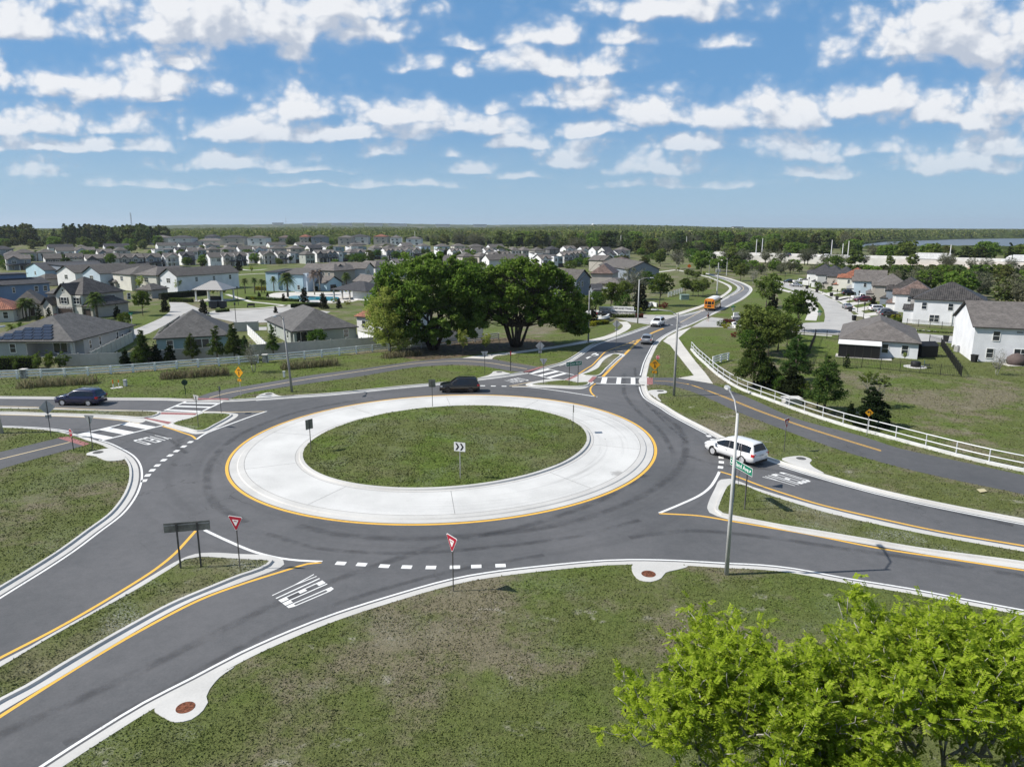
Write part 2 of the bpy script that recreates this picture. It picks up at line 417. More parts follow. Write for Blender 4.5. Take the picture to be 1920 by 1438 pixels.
def concrete_mat(name, c=(.56, .55, .52), ring=False, joints=0):
    m, nt, b = material(name)
    g = nt.new('ShaderNodeNewGeometry').outputs['Position']
    big = nt.noise(g, .25, 5, .6); fine = nt.noise(g, 9, 4, .75)
    f = nt.math('ADD', nt.math('MULTIPLY', big, .7), nt.math('MULTIPLY', fine, .35))
    col = nt.mix(nt.ramp(f, .34, .7), tuple(x*.86 for x in c), tuple(x*1.08 for x in c))
    rel = nt.vec('SUBTRACT', g, (RC.x, RC.y, 0)); sp3 = nt.new('ShaderNodeSeparateXYZ'); nt.set(sp3.inputs[0], rel)
    if ring:
        fl = nt.new('ShaderNodeCombineXYZ'); nt.set(fl.inputs[0], sp3.outputs[0]); nt.set(fl.inputs[1], sp3.outputs[1])
        rad = nt.vec('LENGTH', fl.outputs[0]); ang = nt.math('ARCTAN2', sp3.outputs[1], sp3.outputs[0])
        cv = nt.new('ShaderNodeCombineXYZ'); nt.set(cv.inputs[0], nt.math('MULTIPLY', rad, 2.2)); nt.set(cv.inputs[1], nt.math('MULTIPLY', ang, .9))
        tr = nt.noise(cv.outputs[0], 1.0, 5, .65)
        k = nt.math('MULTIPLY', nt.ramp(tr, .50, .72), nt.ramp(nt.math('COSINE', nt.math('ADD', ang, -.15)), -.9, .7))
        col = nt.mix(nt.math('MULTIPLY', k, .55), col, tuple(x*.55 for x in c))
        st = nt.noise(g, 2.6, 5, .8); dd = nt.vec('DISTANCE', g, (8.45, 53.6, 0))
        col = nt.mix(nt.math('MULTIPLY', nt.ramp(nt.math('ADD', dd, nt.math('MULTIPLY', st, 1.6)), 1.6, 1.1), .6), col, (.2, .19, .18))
    if joints:
        w = nt.new('ShaderNodeTexWave'); 
    st2 = nt.noise(nt.vec('ADD', g, (5, 9, 2)), 1.3, 6, .8)
    col = nt.mix(nt.math('MULTIPLY', nt.ramp(st2, .60, .78), .35), col, tuple(x*.55 for x in c))
    nt.set(b.inputs['Base Color'], col); b.inputs['Roughness'].default_value = .8; b.inputs['Specular IOR Level'].default_value = .25
    bn = nt.new('ShaderNodeBump'); bn.inputs['Strength'].default_value = .15; bn.inputs['Distance'].default_value = .01
    nt.set(bn.inputs['Height'], fine); nt.set(b.inputs['Normal'], bn.outputs[0])
    return m
CONC = concrete_mat('kerb_concrete', (.52, .51, .485)); APRON = concrete_mat('apron_concrete', (.565, .56, .54), True)
WALK = concrete_mat('walk_concrete', (.55, .53, .49)); STREET = concrete_mat('street_concrete', (.40, .39, .37))
def paint_mat(name, c):
    m, nt, b = material(name)
    g = nt.new('ShaderNodeNewGeometry').outputs['Position']
    f = nt.noise(g, 7, 5, .8); f2 = nt.noise(g, .8, 3)
    k = nt.math('ADD', nt.math('MULTIPLY', f, .7), nt.math('MULTIPLY', f2, .35))
    nt.set(b.inputs['Base Color'], nt.mix(nt.math('MULTIPLY', nt.ramp(k, .53, .72), .7), c, tuple(.35*x + .05 for x in c)))
    b.inputs['Roughness'].default_value = .6
    return m
WHITE_P = paint_mat('white_road_paint', (.74, .74, .72)); YEL_P = paint_mat('yellow_road_paint', (.76, .43, .06)); YEL_PALE = paint_mat('worn_yellow_paint', (.66, .52, .30))
BRICK = flat('red_paving', (.31, .135, .13), .85, var=.25, scale=6)
JOINT = flat('joint_dark', (.16, .155, .15), .9); DARKHOLE = flat('inlet_dark', (.012, .012, .012), .9)

# ------------------------------------------------------------------ road edges traced on the ground (back of kerb)
ZR = -.12
A_ = [(-330,1290),(-120,1170),(0,1098),(56,1064.6),(112,1029),(161,993.5),(202,963.6),(226,935.5),(237,915),(242.5,893),(240,871),(228,855),(206,842),(185,832),(167,827),(148,820),(128,814.5),(107,809.5),(82,806),(50,803.5),(5,801.5),(-80,799),(-300,796)]
B_ = [(-300,742),(-80,742.5),(0,743),(110,744),(200,745.5),(320,746.5),(350,748),(400,749),(440,748.5),(480,746),(552,741),(612,737),(680,730.5),(755,723),(817,717.5),(902,708),(955,701),(990,695),(1027,686.5),(1055,678),(1080,664),(1100,650),(1120,641),(1160,629),(1200,615.5),(1228,606),(1252,597),(1275,591),(1317,580),(1350,562),(1370,551),(1381,543),(1382,538),(1370,530),(1350,522.5),(1330,519),(1316,517),(1302,514.5)]
C_ = [(1302,511),(1316,511.5),(1330,513.5),(1360,520),(1390,529),(1407,537),(1411,543),(1408,549),(1395,560),(1370,573),(1345,586),(1320,598),(1296,609),(1272,619),(1250,631),(1236,643),(1226,661),(1218,680),(1214.5,695),(1212,708),(1212,721),(1215,733),(1222,744),(1234,752),(1250,761),(1272,775),(1310,795),(1340,810),(1362,821),(1400,838),(1444,857),(1490,872),(1530,884),(1582,899),(1650,917),(1725,934),(1819,953),(1920,972),(2060,998),(2300,1040)]
D_ = [(2300,1235),(2060,1181),(1920,1153.7),(1790,1129),(1709,1113),(1587,1093),(1489,1074.5),(1430,1068),(1367,1065),(1300,1061),(1240,1058.5),(1185,1058),(1140,1059.5),(1024,1070),(919,1083),(855,1095),(762,1121),(640,1160),(561,1191),(468,1233),(380,1280),(290,1327),(209.5,1377),(116,1438),(0,1520),(-200,1680),(-330,1800)]
EDGE_PX = {'a': A_, 'b': B_, 'c': C_, 'd': D_}
EDGE = {k: spline(px(v, 0), .8) for k, v in EDGE_PX.items()}
ROAD = EDGE['b'] + EDGE['c'] + EDGE['d'] + EDGE['a']
def box_loop(x0, x1, y0, y1): return [Vector(p) for p in ((x0, y0), (x1, y0), (x1, y1), (x0, y1))]
# lake far right: a hole in the ground too
LAKE = [Vector(p) for p in ((338,705),(520,680),(720,640),(1000,640),(2200,900),(2600,1400),(1800,1560),(1250,1520),(830,1330),(540,1050),(390,830))]
def ground_keep(c): return not inside(c, ROAD) and not inside(c, LAKE)
g_near = cdt([box_loop(-15000, 15000, -300, 16000), box_loop(-300, 300, -60, 420), ROAD, LAKE], ground_keep, 0)
# yards and lawns keep their own stretch of turf: nearer than this the verge grass
ground = struct('ground', g_near, GRASS)
rd = area(ROAD, ZR); road = struct('road', rd, ASPH)
KERB = [(0, -.4), (0, .012), (-.17, .012), (-.20, -.02), (-.21, ZR + .02), (-.66, ZR + .008), (-.66, ZR - .1)]
for k in 'abcd':
    mb = MB(); sweep(mb, EDGE[k], KERB); struct('kerb', mb, CONC)
pv_ = spline(px([(1262,594),(1275,591.5),(1317,580.5),(1350,562.5),(1370,551.5),(1381,543),(1382,538),(1370,530.5),(1350,523),(1330,519.3),(1316,517.2),(1302,514.7)], ZR), 1.) + spline(px([(1302,511),(1316,511.5),(1330,513.5),(1360,520),(1390,529),(1407,537),(1411,543),(1408,549),(1395,560),(1370,573),(1345,586),(1322,597),(1296,609),(1285,613)], ZR), 1.)
struct('road', area(pv_, ZR + .002), ASPH_OLD)
# ---- road paint: each continuous line or sign is one flat sheet of paint
def strip(mb, pl, w, z, closed=False): sweep(mb, pl, [(w/2, z), (-w/2, z)], closed)
def line_px(pts, w, z=ZR, mat=WHITE_P, name='road_line', up=.004, smooth=True):
    pl = spline(px(pts, z), .5) if smooth else [Vector(p[:2]) for p in px(pts, z)]
    mb = MB(); strip(mb, pl, w, z + up); return struct(name, mb, mat)
def off(pl, o):
    ns = normals(pl); return [p + n*o for p, n in zip(pl, ns)]
def edge_line(k, u0, u1, o=-.87, w=.15):
    pl = off(EDGE[k], o); sel = []
    for p, e in zip(pl, EDGE[k]):
        sel.append((p, e))
    i0 = min(range(len(pl)), key=lambda i: (EDGE[k][i] - u0).length); i1 = min(range(len(pl)), key=lambda i: (EDGE[k][i] - u1).length)
    a, b = min(i0, i1), max(i0, i1)
    mb = MB(); strip(mb, pl[a:b+1], w, ZR + .004); struct('road_line', mb, WHITE_P)
v2 = lambda p: Vector(p[:2])
edge_line('a', v2(at(-330,1290)), v2(at(168,827))); edge_line('a', v2(at(118,812)), v2(at(-300,796)))
edge_line('d', v2(at(2300,1235)), v2(at(-330,1800)))
edge_line('c', v2(at(1302,511)), v2(at(1340,588.5))); edge_line('c', v2(at(1296,609)), v2(at(1213,703))); edge_line('c', v2(at(1213,724)), v2(at(1340,810))); edge_line('c', v2(at(1470,866)), v2(at(2300,1040)))
edge_line('b', v2(at(480,746)), v2(at(990,695))); edge_line('b', v2(at(1040,683)), v2(at(1205,613.5))); edge_line('b', v2(at(1275,591)), v2(at(1302,514.5)))
for pts in ([(383.5,993.5),(423,1012),(479,1035),(524,1046),(561,1050.4),(604,1052.6)], [(1236,961.7),(1275,945.6),(1312.5,928),(1331,913.7),(1342.5,897),(1349,884)],
            [(368,824),(386,812.5),(425,797.5),(480,777.5),(500,771)], [(960,725),(985,725.5),(1035,731),(1120,744)]):
    line_px(pts, .22)
for pts in ([(367,995),(348,1016),(329,1036.5),(292,1066.5),(224.5,1109.5),(112,1175),(0,1233),(-150,1310),(-330,1400)], [(603,1054),(576,1057),(539,1068),(449,1096.4),(374,1124.5),(262,1182.5),(150,1248),(0,1343),(-180,1460),(-400,1610)],
            [(1350,884),(1380,893),(1425,910),(1470,925),(1537.5,945.6),(1650,972),(1762,996),(1920,1023),(2100,1053)], [(1236,962.5),(1312.5,967),(1365,975.6),(1432,987),(1519,1002),(1650,1028),(1762.5,1045),(1920,1069),(2100,1098)],
            [(305,799),(325,805),(345,812),(360,817),(367,823)], [(1117,719),(1109,725),(1107,732),(1110,738),(1117,744)], [(1132,706),(1155,682),(1172,665),(1204,635),(1222,625.5),(1245,616)], [(1129,706),(1153,682),(1170,664.5),(1202,634.5),(1220,625),(1243,615.5)],
            [(1085,701),(1100,691),(1110,685),(1118,677),(1124,671),(1135,660),(1150,653.5)], [(1150,653.5),(1175,645),(1203,635)]):
    line_px(pts, .2, mat=YEL_P)
for pts in ([(-200,761.5),(0,762),(100,764.5),(200,768.5),(297,770.5)], [(375,771.5),(440,772.5),(498,771.5)], [(0,777.5),(75,779.5),(150,782),(225,788),(262,794)], [(990,724),(960,724.5)], [(955,724),(1000,716),(1040,712.5)],
            [(1275,605),(1317,583),(1360,560),(1390,546),(1394,540),(1385,533),(1360,523)]):
    line_px(pts, .16, mat=YEL_PALE)
for a, b, y in ((1144, 1173, 659), (1153, 1180, 653.5), (1163, 1187, 648.5), (1174, 1194, 644), (1186, 1199, 639.5)):   # hatching ahead of the north island
    line_px([(a, y), (b, y - .4)], .3, mat=YEL_PALE, smooth=False)
def dashes(cs, name='yield_dash', L=.6, W=.42, dirs=None):
    ps = [v2(at(u, v, ZR)) for u, v in cs]; mb = MB()
    for i, p in enumerate(ps):
        t = (ps[min(i+1, len(ps)-1)] - ps[max(i-1, 0)]).normalized(); n = Vector((-t.y, t.x))
        q = [p - t*L/2 - n*W/2, p + t*L/2 - n*W/2, p + t*L/2 + n*W/2, p - t*L/2 + n*W/2]
        mb.face([(x.x, x.y, ZR + .004) for x in q])
    return struct('road_marking', mb, WHITE_P)
dashes([(639,1055.8),(678,1058),(720.7,1061),(762.6,1062.7),(808,1063.5),(853,1063),(893,1061.6),(938.5,1060)])
dashes([(1329,817.5),(1337,824.5),(1344,833),(1349,843),(1352,857.5),(1352.5,866.5),(1351,876)])
dashes([(357,828.7),(344.5,837),(331,845.5),(319,853.7),(307,862.5),(295,872.5),(285.5,881.5),(277,891),(270,901)])
dashes([(885,723),(905,723.3),(925,723.8),(945,724.2)])
dashes([(1250,608.5),(1259,609),(1270,610),(1279,610.7),(1289,611.5)])
GLYPH = {'Y': [[(0,1),(.2,1),(.6,.52),(.6,0),(.4,0),(.4,.5)], [(.8,1),(1,1),(.6,.5),(.5,.62)]], 'I': [[(.36,0),(.64,0),(.64,1),(.36,1)]],
         'E': [[(0,0),(.24,0),(.24,1),(0,1)], [(.24,.84),(1,.84),(1,1),(.24,1)], [(.24,.42),(.85,.42),(.85,.58),(.24,.58)], [(.24,0),(1,0),(1,.16),(.24,.16)]],
         'L': [[(0,0),(.24,0),(.24,1),(0,1)], [(.24,0),(1,0),(1,.16),(.24,.16)]],
         'D': [[(0,0),(.24,0),(.24,1),(0,1)], [(.24,.86),(.72,.86),(.72,1),(.24,1)], [(.24,0),(.72,0),(.72,.14),(.24,.14)], [(.72,0),(.98,.1),(.98,.9),(.72,1),(.72,.86),(.76,.84),(.76,.16),(.72,.14)]]}
def word(text, bl, br, tr, tl):
    q = [v2(at(*p, ZR)) for p in (bl, br, tr, tl)]; mb = MB(); n = len(text); adv = 1 / (n - .18)
    for i, ch in enumerate(text):
        for poly in GLYPH[ch]:
            pts = []
            for x, y in poly:
                s = (i + x*.8) * adv; lo = q[0].lerp(q[1], s); hi = q[3].lerp(q[2], s); w = lo.lerp(hi, y); pts.append((w.x, w.y, ZR + .004))
            mb.face(pts)
    for i, f in enumerate(mb.f):                                 # faces look up
        a, b, c = (Vector(mb.v[j]) for j in f[:3])
        if (b-a).cross(c-a).z < 0: mb.f[i] = f[::-1]
    return struct('road_marking', mb, WHITE_P)
word('YIELD', (507.5,1114), (543,1141), (628,1105), (588,1076))
word('YIELD', (1488,911.5), (1522,902), (1467,884.5), (1429,894))
word('YIELD', (294,815), (248,826), (276,834.5), (323,822))
word('YIELD', (943.5,713.5), (972,708.5), (993,713), (963,718))
def px_poly(mb, pts, z): mb.face([tuple(at(u, v, z)) for u, v in pts])
def fixup(mb):
    for i, f in enumerate(mb.f):
        a, b, c = (Vector(mb.v[j]) for j in f[:3])
        if (b-a).cross(c-a).z < 0: mb.f[i] = f[::-1]
    return mb
# ---- zebra crossings
def crossing(p0, p1, q0, q1, bars, w=.3):
    """two rails p0-p1 and q0-q1 with white bars at fractions (start, end)"""
    mb = MB(); P0, P1, Q0, Q1 = (v2(at(*p, ZR)) for p in (p0, p1, q0, q1))
    strip(mb, [P0, P1], w, ZR + .004); strip(mb, [Q0, Q1], w, ZR + .004)
    for a, b in bars:
        pts = [P0.lerp(P1, a), P0.lerp(P1, b), Q0.lerp(Q1, b), Q0.lerp(Q1, a)]
        c = sum(pts, Vector((0, 0)))/4
        mb.face([(p.x, p.y, ZR + .004) for p in (c + (p-c)*.93 for p in pts)])
    struct('road_marking', fixup(mb), WHITE_P)
crossing((141,816), (255,789), (190,826), (305,797.5), [(.04,.20),(.36,.54),(.72,.90)], .25)
crossing((308,770), (350,752), (374,773.5), (419,752.5), [(.02,.14),(.40,.52),(.74,.86)], .25)
crossing((984,698), (1043,712.5), (1020,690), (1076,703), [(.12,.24),(.40,.54),(.68,.80)], .22)
crossing((1117,719), (1203,721), (1121,707.3), (1202,708), [(.1,.23),(.44,.55),(.76,.87)], .25)
mb = MB()                                                       # straight-ahead arrow, mostly in the tree's shade
for poly in ([(1098,671),(1113,665),(1122,663.5),(1122.5,666),(1110,668),(1101,673)], [(1105,669),(1112,663),(1119,661.5),(1117,666)]): px_poly(mb, poly, ZR + .004)
struct('road_marking', fixup(mb), WHITE_P)
# ---- kerbed islands
ISL = []
def island(outer, grass, label_top=.012):
    o = spline(px(outer, ZR), .4, True); g = spline(px(grass, .0), .4, True)
    sgn = sum((o[i].x*o[(i+1) % len(o)].y - o[(i+1) % len(o)].x*o[i].y) for i in range(len(o)))
    if sgn < 0: o.reverse()
    sgn = sum((g[i].x*g[(i+1) % len(g)].y - g[(i+1) % len(g)].x*g[i].y) for i in range(len(g)))
    if sgn < 0: g.reverse()
    ISL.append(g); struct('kerb', area(o, ZR + .012), CONC)
    mb = MB(); sweep(mb, g, [(0, -.06), (0, .012), (-.20, .012), (-.24, ZR + .01)], True); struct('kerb', mb, CONC)
    struct('ground', grid_area(g, lambda p: .0 + .05*mnoise.noise(Vector((p.x*.4, p.y*.4, 3))), 1.2), GRASS_ISL)
island([(531,1050),(505,1041.5),(450,1038.5),(396,1036),(366,1038.4),(336,1049.6),(284,1079.6),(209.5,1124.5),(112,1182.5),(0,1240),(-150,1316),(-330,1406),(-400,1600),(-180,1451),(0,1336),(112,1270),(209.5,1210.5),(299,1158),(374,1120.7),(430,1100),(486,1079.6),(524,1065),(533,1058)],
       [(505,1051),(475,1049),(420,1045.5),(374,1043.5),(348,1048),(329,1060),(262,1101),(179.6,1147),(86,1199),(0,1250),(-150,1330),(-330,1425),(-390,1560),(-180,1416),(0,1308),(45,1285),(123.5,1238),(224.5,1180),(318,1130),(389,1100),(449,1076),(485,1064)])
island([(1368,897.5),(1352,899),(1340,917),(1326,953),(1330,961),(1345,968),(1365,973.7),(1425,984),(1500,999),(1612,1018),(1725,1037.5),(1837.5,1055),(1920,1067),(2100,1095),(2100,1058),(1920,1027),(1837,1013),(1762.5,1000),(1650,976.5),(1537.5,949.5),(1462.5,928.7),(1410,912),(1385,902)],
       [(1372,906),(1365,911),(1349,945),(1347,955),(1356,962),(1376,966),(1466,983),(1528,993),(1612,1007),(1725,1026),(1920,1052),(2100,1080),(2100,1066),(1920,1034),(1762.5,1006.5),(1650,984),(1537.5,957.5),(1481,940),(1425,921.5),(1390,908)])
island([(-300,762),(0,763.5),(100,766),(200,770),(303,771.5),(285,779),(264,793),(225,787),(150,781.5),(75,779),(0,777),(-300,775)],
       [(-300,765.5),(0,765.5),(100,767.5),(175,770),(295,773),(284,779.5),(270,781.5),(225,779),(175,776.5),(75,773.5),(0,771.5),(-300,771)])
island([(378,772.6),(432,774),(446,776.5),(444,782),(425,793),(400,806),(385,812),(367,814),(350,810.5),(325,804),(307,797.5),(323,790),(340,785),(362,781)],
       [(381,775),(425,775.3),(431,777),(424,783),(400,796),(380,806),(371,806.5),(350,801.5),(325,793.5),(340,788),(360,783)])
island([(986,720),(991,724.5),(1040,727.5),(1090,729.5),(1103,725),(1113,716),(1104,714),(1080,714.5),(1040,710.5),(1015,713)],
       [(998,720.5),(1040,714),(1060,713),(1085,717),(1101,716),(1094,723),(1040,722.5)])
island([(1087,702.5),(1100,696),(1115,685),(1125,674),(1135,667),(1145,663.5),(1158,662.3),(1171,664.5),(1160,675),(1140,692),(1121,705),(1104,704.5)],
       [(1094,702.3),(1108,696.5),(1121,690),(1130,678),(1138,671),(1145,667.3),(1152,663.6),(1161,664.5),(1152,674),(1136,689),(1118,703.5),(1106,703.5)])
# crossing landings through the islands, with red warning pads
def pad(pts, mat, z, name='pavement'): 
    mb = MB(); px_poly(mb, pts, z); struct(name, fixup(mb), mat)
pad([(304,771.5),(377,773),(362,782),(322,791.5),(306,797.5),(264,786)], CONC, ZR + .022)
pad([(303,773),(370,774.5),(366,778),(300,776.5)], BRICK, ZR + .027); pad([(268,784),(274,783),(322,791.5),(315,795)], BRICK, ZR + .027)
pad([(1056,712),(1085,701.5),(1121,704.5),(1104,716)], CONC, ZR + .022)
pad([(1058,712.5),(1066,713),(1086,703.5),(1080,703)], BRICK, ZR + .027); pad([(1102,715.5),(1109,717),(1119,706.5),(1111,706)], BRICK, ZR + .027)
# ---- middle of the circle: yellow ring, gutter, truck apron, inner kerb, grass
def ell(s, n=180, C0=RC, a=19.30, b=18.35, th=-136.4, ds=0.):
    c, q = math.cos(R(th)), math.sin(R(th)); out = []
    for i in range(n):
        t = 2*math.pi*i/n; x = (a*s - ds)*math.cos(t); y = (b*s - ds)*math.sin(t); out.append(Vector((C0.x + c*x - q*y, C0.y + q*x + c*y)))
    return out
def ring_strip(name, l0, z0, l1, z1, mat):
    mb = MB(); n = len(l0)
    for i in range(n):
        j = (i+1) % n; mb.quad((*l0[i], z0), (*l0[j], z0), (*l1[j], z1), (*l1[i], z1))
    return struct(name, mb, mat)
E0 = ell(1); E1 = ell(1, ds=.24); E2 = ell(1, ds=.32); E3 = ell(1, ds=.9); E4 = ell(1, ds=.98); E5 = ell(1, ds=1.45); E6 = ell(1, ds=1.5)
ring_strip('road_line', E0, ZR + .004, E1, ZR + .004, YEL_P)
mb = MB(); n = len(E2)
loops = [(E2, ZR + .004), (E2, ZR + .012), (E3, ZR + .012), (E4, ZR + .075), (E5, ZR + .10)]
IN = lambda ds: ell(1, 180, Vector((-5.65, 62.64)), 13.38, 11.78, -135.7, ds)
for (a, za), (b, zb) in zip(loops, loops[1:]):
    for i in range(n): j = (i+1) % n; mb.quad((*a[i], za), (*a[j], za), (*b[j], zb), (*b[i], zb))
struct('kerb', mb, CONC)
ring_strip('pavement', E5, ZR + .10, IN(-.62), .0, APRON)
mb = MB(); lp = [(IN(-.62), .0), (IN(-.34), .0), (IN(-.27), .12), (IN(0), .13), (IN(0), -.1)]
for (a, za), (b, zb) in zip(lp, lp[1:]):
    for i in range(n): j = (i+1) % n; mb.quad((*a[i], za), (*a[j], za), (*b[j], zb), (*b[i], zb))
struct('kerb', mb, CONC)
def thin(l0, z0, l1, z1, name='pavement_joint'): return ring_strip(name, l0, z0, l1, z1, JOINT)
thin(ell(1, ds=1.45), ZR + .104, ell(1, ds=1.48), ZR + .1045); thin(IN(-.65), .004, IN(-.625), .004)
mb = MB()                                                       # radial saw cuts in the apron
for k in range(10):
    t = .32 + 2*math.pi*k/10; i = int(t/(2*math.pi)*180) % 180
    a = Vector((*E5[i], ZR + .105)); b = Vector((*IN(-.62)[i], .005)); s = (b-a).cross(Vector((0, 0, 1))).normalized()*.015
    mb.quad(a-s, a+s, b+s, b-s)
struct('pavement_joint', fixup(mb), JOINT)
CG = IN(.0)
struct('ground', grid_area(CG, lambda p: .115 + .35*max(0, 1 - ((p - Vector((-5.65, 62.64))).length/12.2)**2) + .05*mnoise.noise(Vector((p.x*.35, p.y*.35, 0))), 1.1), GRASS_MID)
# ---- trails, walks, drain aprons
PAVED = []
def sheet(pts, mat, name, z=.008, smooth=True, step=1.0):
    lp = spline(px(pts, 0), step, True) if smooth else [v2(p) for p in px(pts, 0)]
    PAVED.append((name, lp)); return struct(name, area(lp, z), mat)
def ribbon(up, lo, mat, name, z=.008):
    lp = spline(px(up, 0), 1.) + spline(px(lo, 0), 1.)[::-1]; PAVED.append((name, lp)); return struct(name, area(lp, z), mat)
ribbon([(362,749.5),(375,743),(390,737.5),(425,729.5),(480,720.5),(580,704),(680,691),(780,677.5),(855,671.3),(890,670.8),(917,672.5),(955,679.5),(1010,688.5)], [(428,749.5),(447,741.5),(480,734),(580,719),(680,705),(780,688.5),(842,684.3),(875,684),(905,686.5),(955,695.5),(982,698)], ASPH_PATH, 'path')
ribbon([(135,823),(111,821),(75,829.5),(0,847.5),(-150,880)], [(160,834.5),(135,842),(100,851),(50,865),(0,880),(-150,930)], ASPH_PATH, 'path')
ribbon([(1222,708),(1270,708.5),(1300,712.5),(1335,720.5),(1370,732.5),(1410,748.5),(1500,787),(1612,816.5),(1687.5,840.6),(1800,865),(1920,891),(2100,930)], [(1222,720.5),(1250,722.5),(1275,727.5),(1324,745),(1380,771),(1462,803),(1537.5,831),(1594,850),(1687,876),(1800,902),(1920,927),(2100,970)], ASPH_PATH, 'path')
line_px([(392,746),(425,737.5),(480,727.5),(580,710.5),(680,695.7),(780,681.5),(855,677),(905,679.3),(955,686.5),(988,692)], .16, .0, YEL_PALE, up=.013)
line_px([(131,829),(0,861),(-120,890)], .16, 0, YEL_PALE, up=.013)
line_px([(1226,714),(1260,716),(1294,721.5),(1350,742),(1425,772),(1500,798.5),(1575,822.5),(1652,846)], .1, 0, YEL_P, up=.013)
line_px([(1288,719.5),(1350,740.5),(1425,770.3),(1500,796.9),(1575,821),(1652,844.4)], .1, 0, YEL_P, up=.013)
for q in ([(107,820.5),(127,818.5),(168,831.5),(157,836)], [(369,746.5),(427,747),(430,749.3),(363,749.3)], [(980,697),(1005,690),(1014,687),(1022,687.5),(992,697)], [(1213,708),(1224,708.3),(1224,721),(1213,721)]):
    pad(q, BRICK, .018)
for u, v, q in ((1209,618,0),):
    pass
ribbon([(1213,706.5),(1202,707.5),(1202,721.5),(1213,722)], [(1216,706.5),(1218,712),(1218,718),(1216,722)], CONC, 'pavement', .010)
sheet([(1297,613.5),(1272,621),(1252,632),(1243,640),(1256,647),(1275,671),(1301,704),(1271,709),(1337,719.5),(1323,700),(1305,679),(1283,650),(1272,634),(1288,620)], WALK, 'pavement', .012, False)
ribbon([(867,671.3),(895,667),(955,660.5),(1060,646),(1135,630),(1160,619),(1168,611),(1160,603.5)], [(922,673.5),(930,667.5),(955,664.8),(1060,650),(1135,636),(1175,620),(1183,611),(1176,603.5)], WALK, 'pavement', .012)
ribbon([(1262,589),(1317,571.5),(1352,554.5),(1367,542),(1365,537.5),(1355,531.5),(1328,520.5)], [(1270,592),(1319,575),(1357,556.5),(1372,543),(1370,536),(1358,530),(1330,519.5)], WALK, 'pavement', .012)
MANHOLE = flat('rusty_iron', (.20, .075, .04), .75, .4, var=.5, scale=9); MANHOLE_G = flat('cast_iron', (.14, .14, .13), .7, .4, var=.4, scale=9)
def drain(pts, c, r, mat, label, inlet=None):
    t = thing('storm_drain', label, 'storm drain', at(*c))
    lp = [p - Vector(at(*c)[:2]) for p in spline(px(pts, 0), .25, True)]
    PAVED.append(('drain', [p + Vector(at(*c)[:2]) for p in lp])); s = sum((lp[i].x*lp[(i+1) % len(lp)].y - lp[(i+1) % len(lp)].x*lp[i].y) for i in range(len(lp)))
    if s < 0: lp.reverse()
    mb = area(lp, .028); sweep(mb, lp, [(0, .028), (-.01, -.1)], True); mb.build('apron', CONC, t)
    mb = MB(); mb.lathe([(r, .02), (r, .036), (r*.93, .040), (r*.90, .034), (r*.2, .036), (.01, .036)], n=28)
    for a in range(4):
        M = Matrix.Rotation(a*math.pi/4, 4, 'Z'); mb.box(-r*.8, r*.8, -.015, .015, .03, .041, M)
    mb.build('manhole_cover', mat, t)
    if inlet:
        a, b = (at(*p) - at(*c) for p in inlet); d = (b-a).normalized(); n = Vector((-d.y, d.x, 0)) * .02
        mb = MB(); mb.face([a + n + Vector((0,0,.02)), b + n + Vector((0,0,.02)), b + n + Vector((0,0,-.10)), a + n + Vector((0,0,-.10))])
        mb.face([p for p in reversed([a - n + Vector((0,0,.02)), b - n + Vector((0,0,.02)), b - n + Vector((0,0,-.10)), a - n + Vector((0,0,-.10))])]); mb.build('inlet', DARKHOLE, t)
drain([(440,1250),(412,1270),(393,1293),(387,1306),(390,1317),(381,1332),(359,1349),(329,1354.5),(310,1347),(289,1327),(360,1290)], (348,1327), .37, MANHOLE, 'round rusty manhole cover on a white concrete apron at the lower left kerb')
drain([(1188,1058),(1188.5,1078),(1200,1088),(1220,1091),(1240,1084),(1248,1074),(1275,1067),(1290,1062),(1240,1058.5)], (1216,1076.5), .40, MANHOLE, 'round rusty manhole on a concrete apron left of the near lamp post')
drain([(1466,861),(1490,855.5),(1505,855.5),(1519,860),(1522,864),(1518,868),(1525,876),(1545,887.5),(1500,875)], (1502,860), .40, MANHOLE_G, 'grey storm drain apron with inlet behind the white minivan', ((1471,864),(1532,883)))
drain([(232,862),(205,864.5),(176,855),(163,853.5),(164,849.5),(185,844),(203,841),(226,852)], (184,848.5), .42, MANHOLE_G, 'grey storm drain apron beside the trail stop sign at the left')
drain([(1216,733),(1228,731),(1243,731.5),(1251,735),(1247,737.5),(1236,738.5),(1233,743),(1240,753),(1226,744)], (1238,733.5), .42, MANHOLE_G, 'grey storm drain apron below the crossing pad on the right of the north road', ((1217,735.5),(1231,747.5)))
drain([(481,746),(488,740),(500,736.5),(510,736.5),(517,740),(530,743),(555,741.3),(520,744)], (504,739), .42, MANHOLE_G, 'grey storm drain apron at the foot of the left lamp post', ((484,746.2),(550,741.6)))
drain([(900,708.3),(915,704),(922,700),(926,696.5),(938,696),(948,698.5),(957,701),(925,705.5)], (936,698), .42, MANHOLE_G, 'grey storm drain apron with a dark slot behind the black SUV', ((902,708),(954,701.6)))
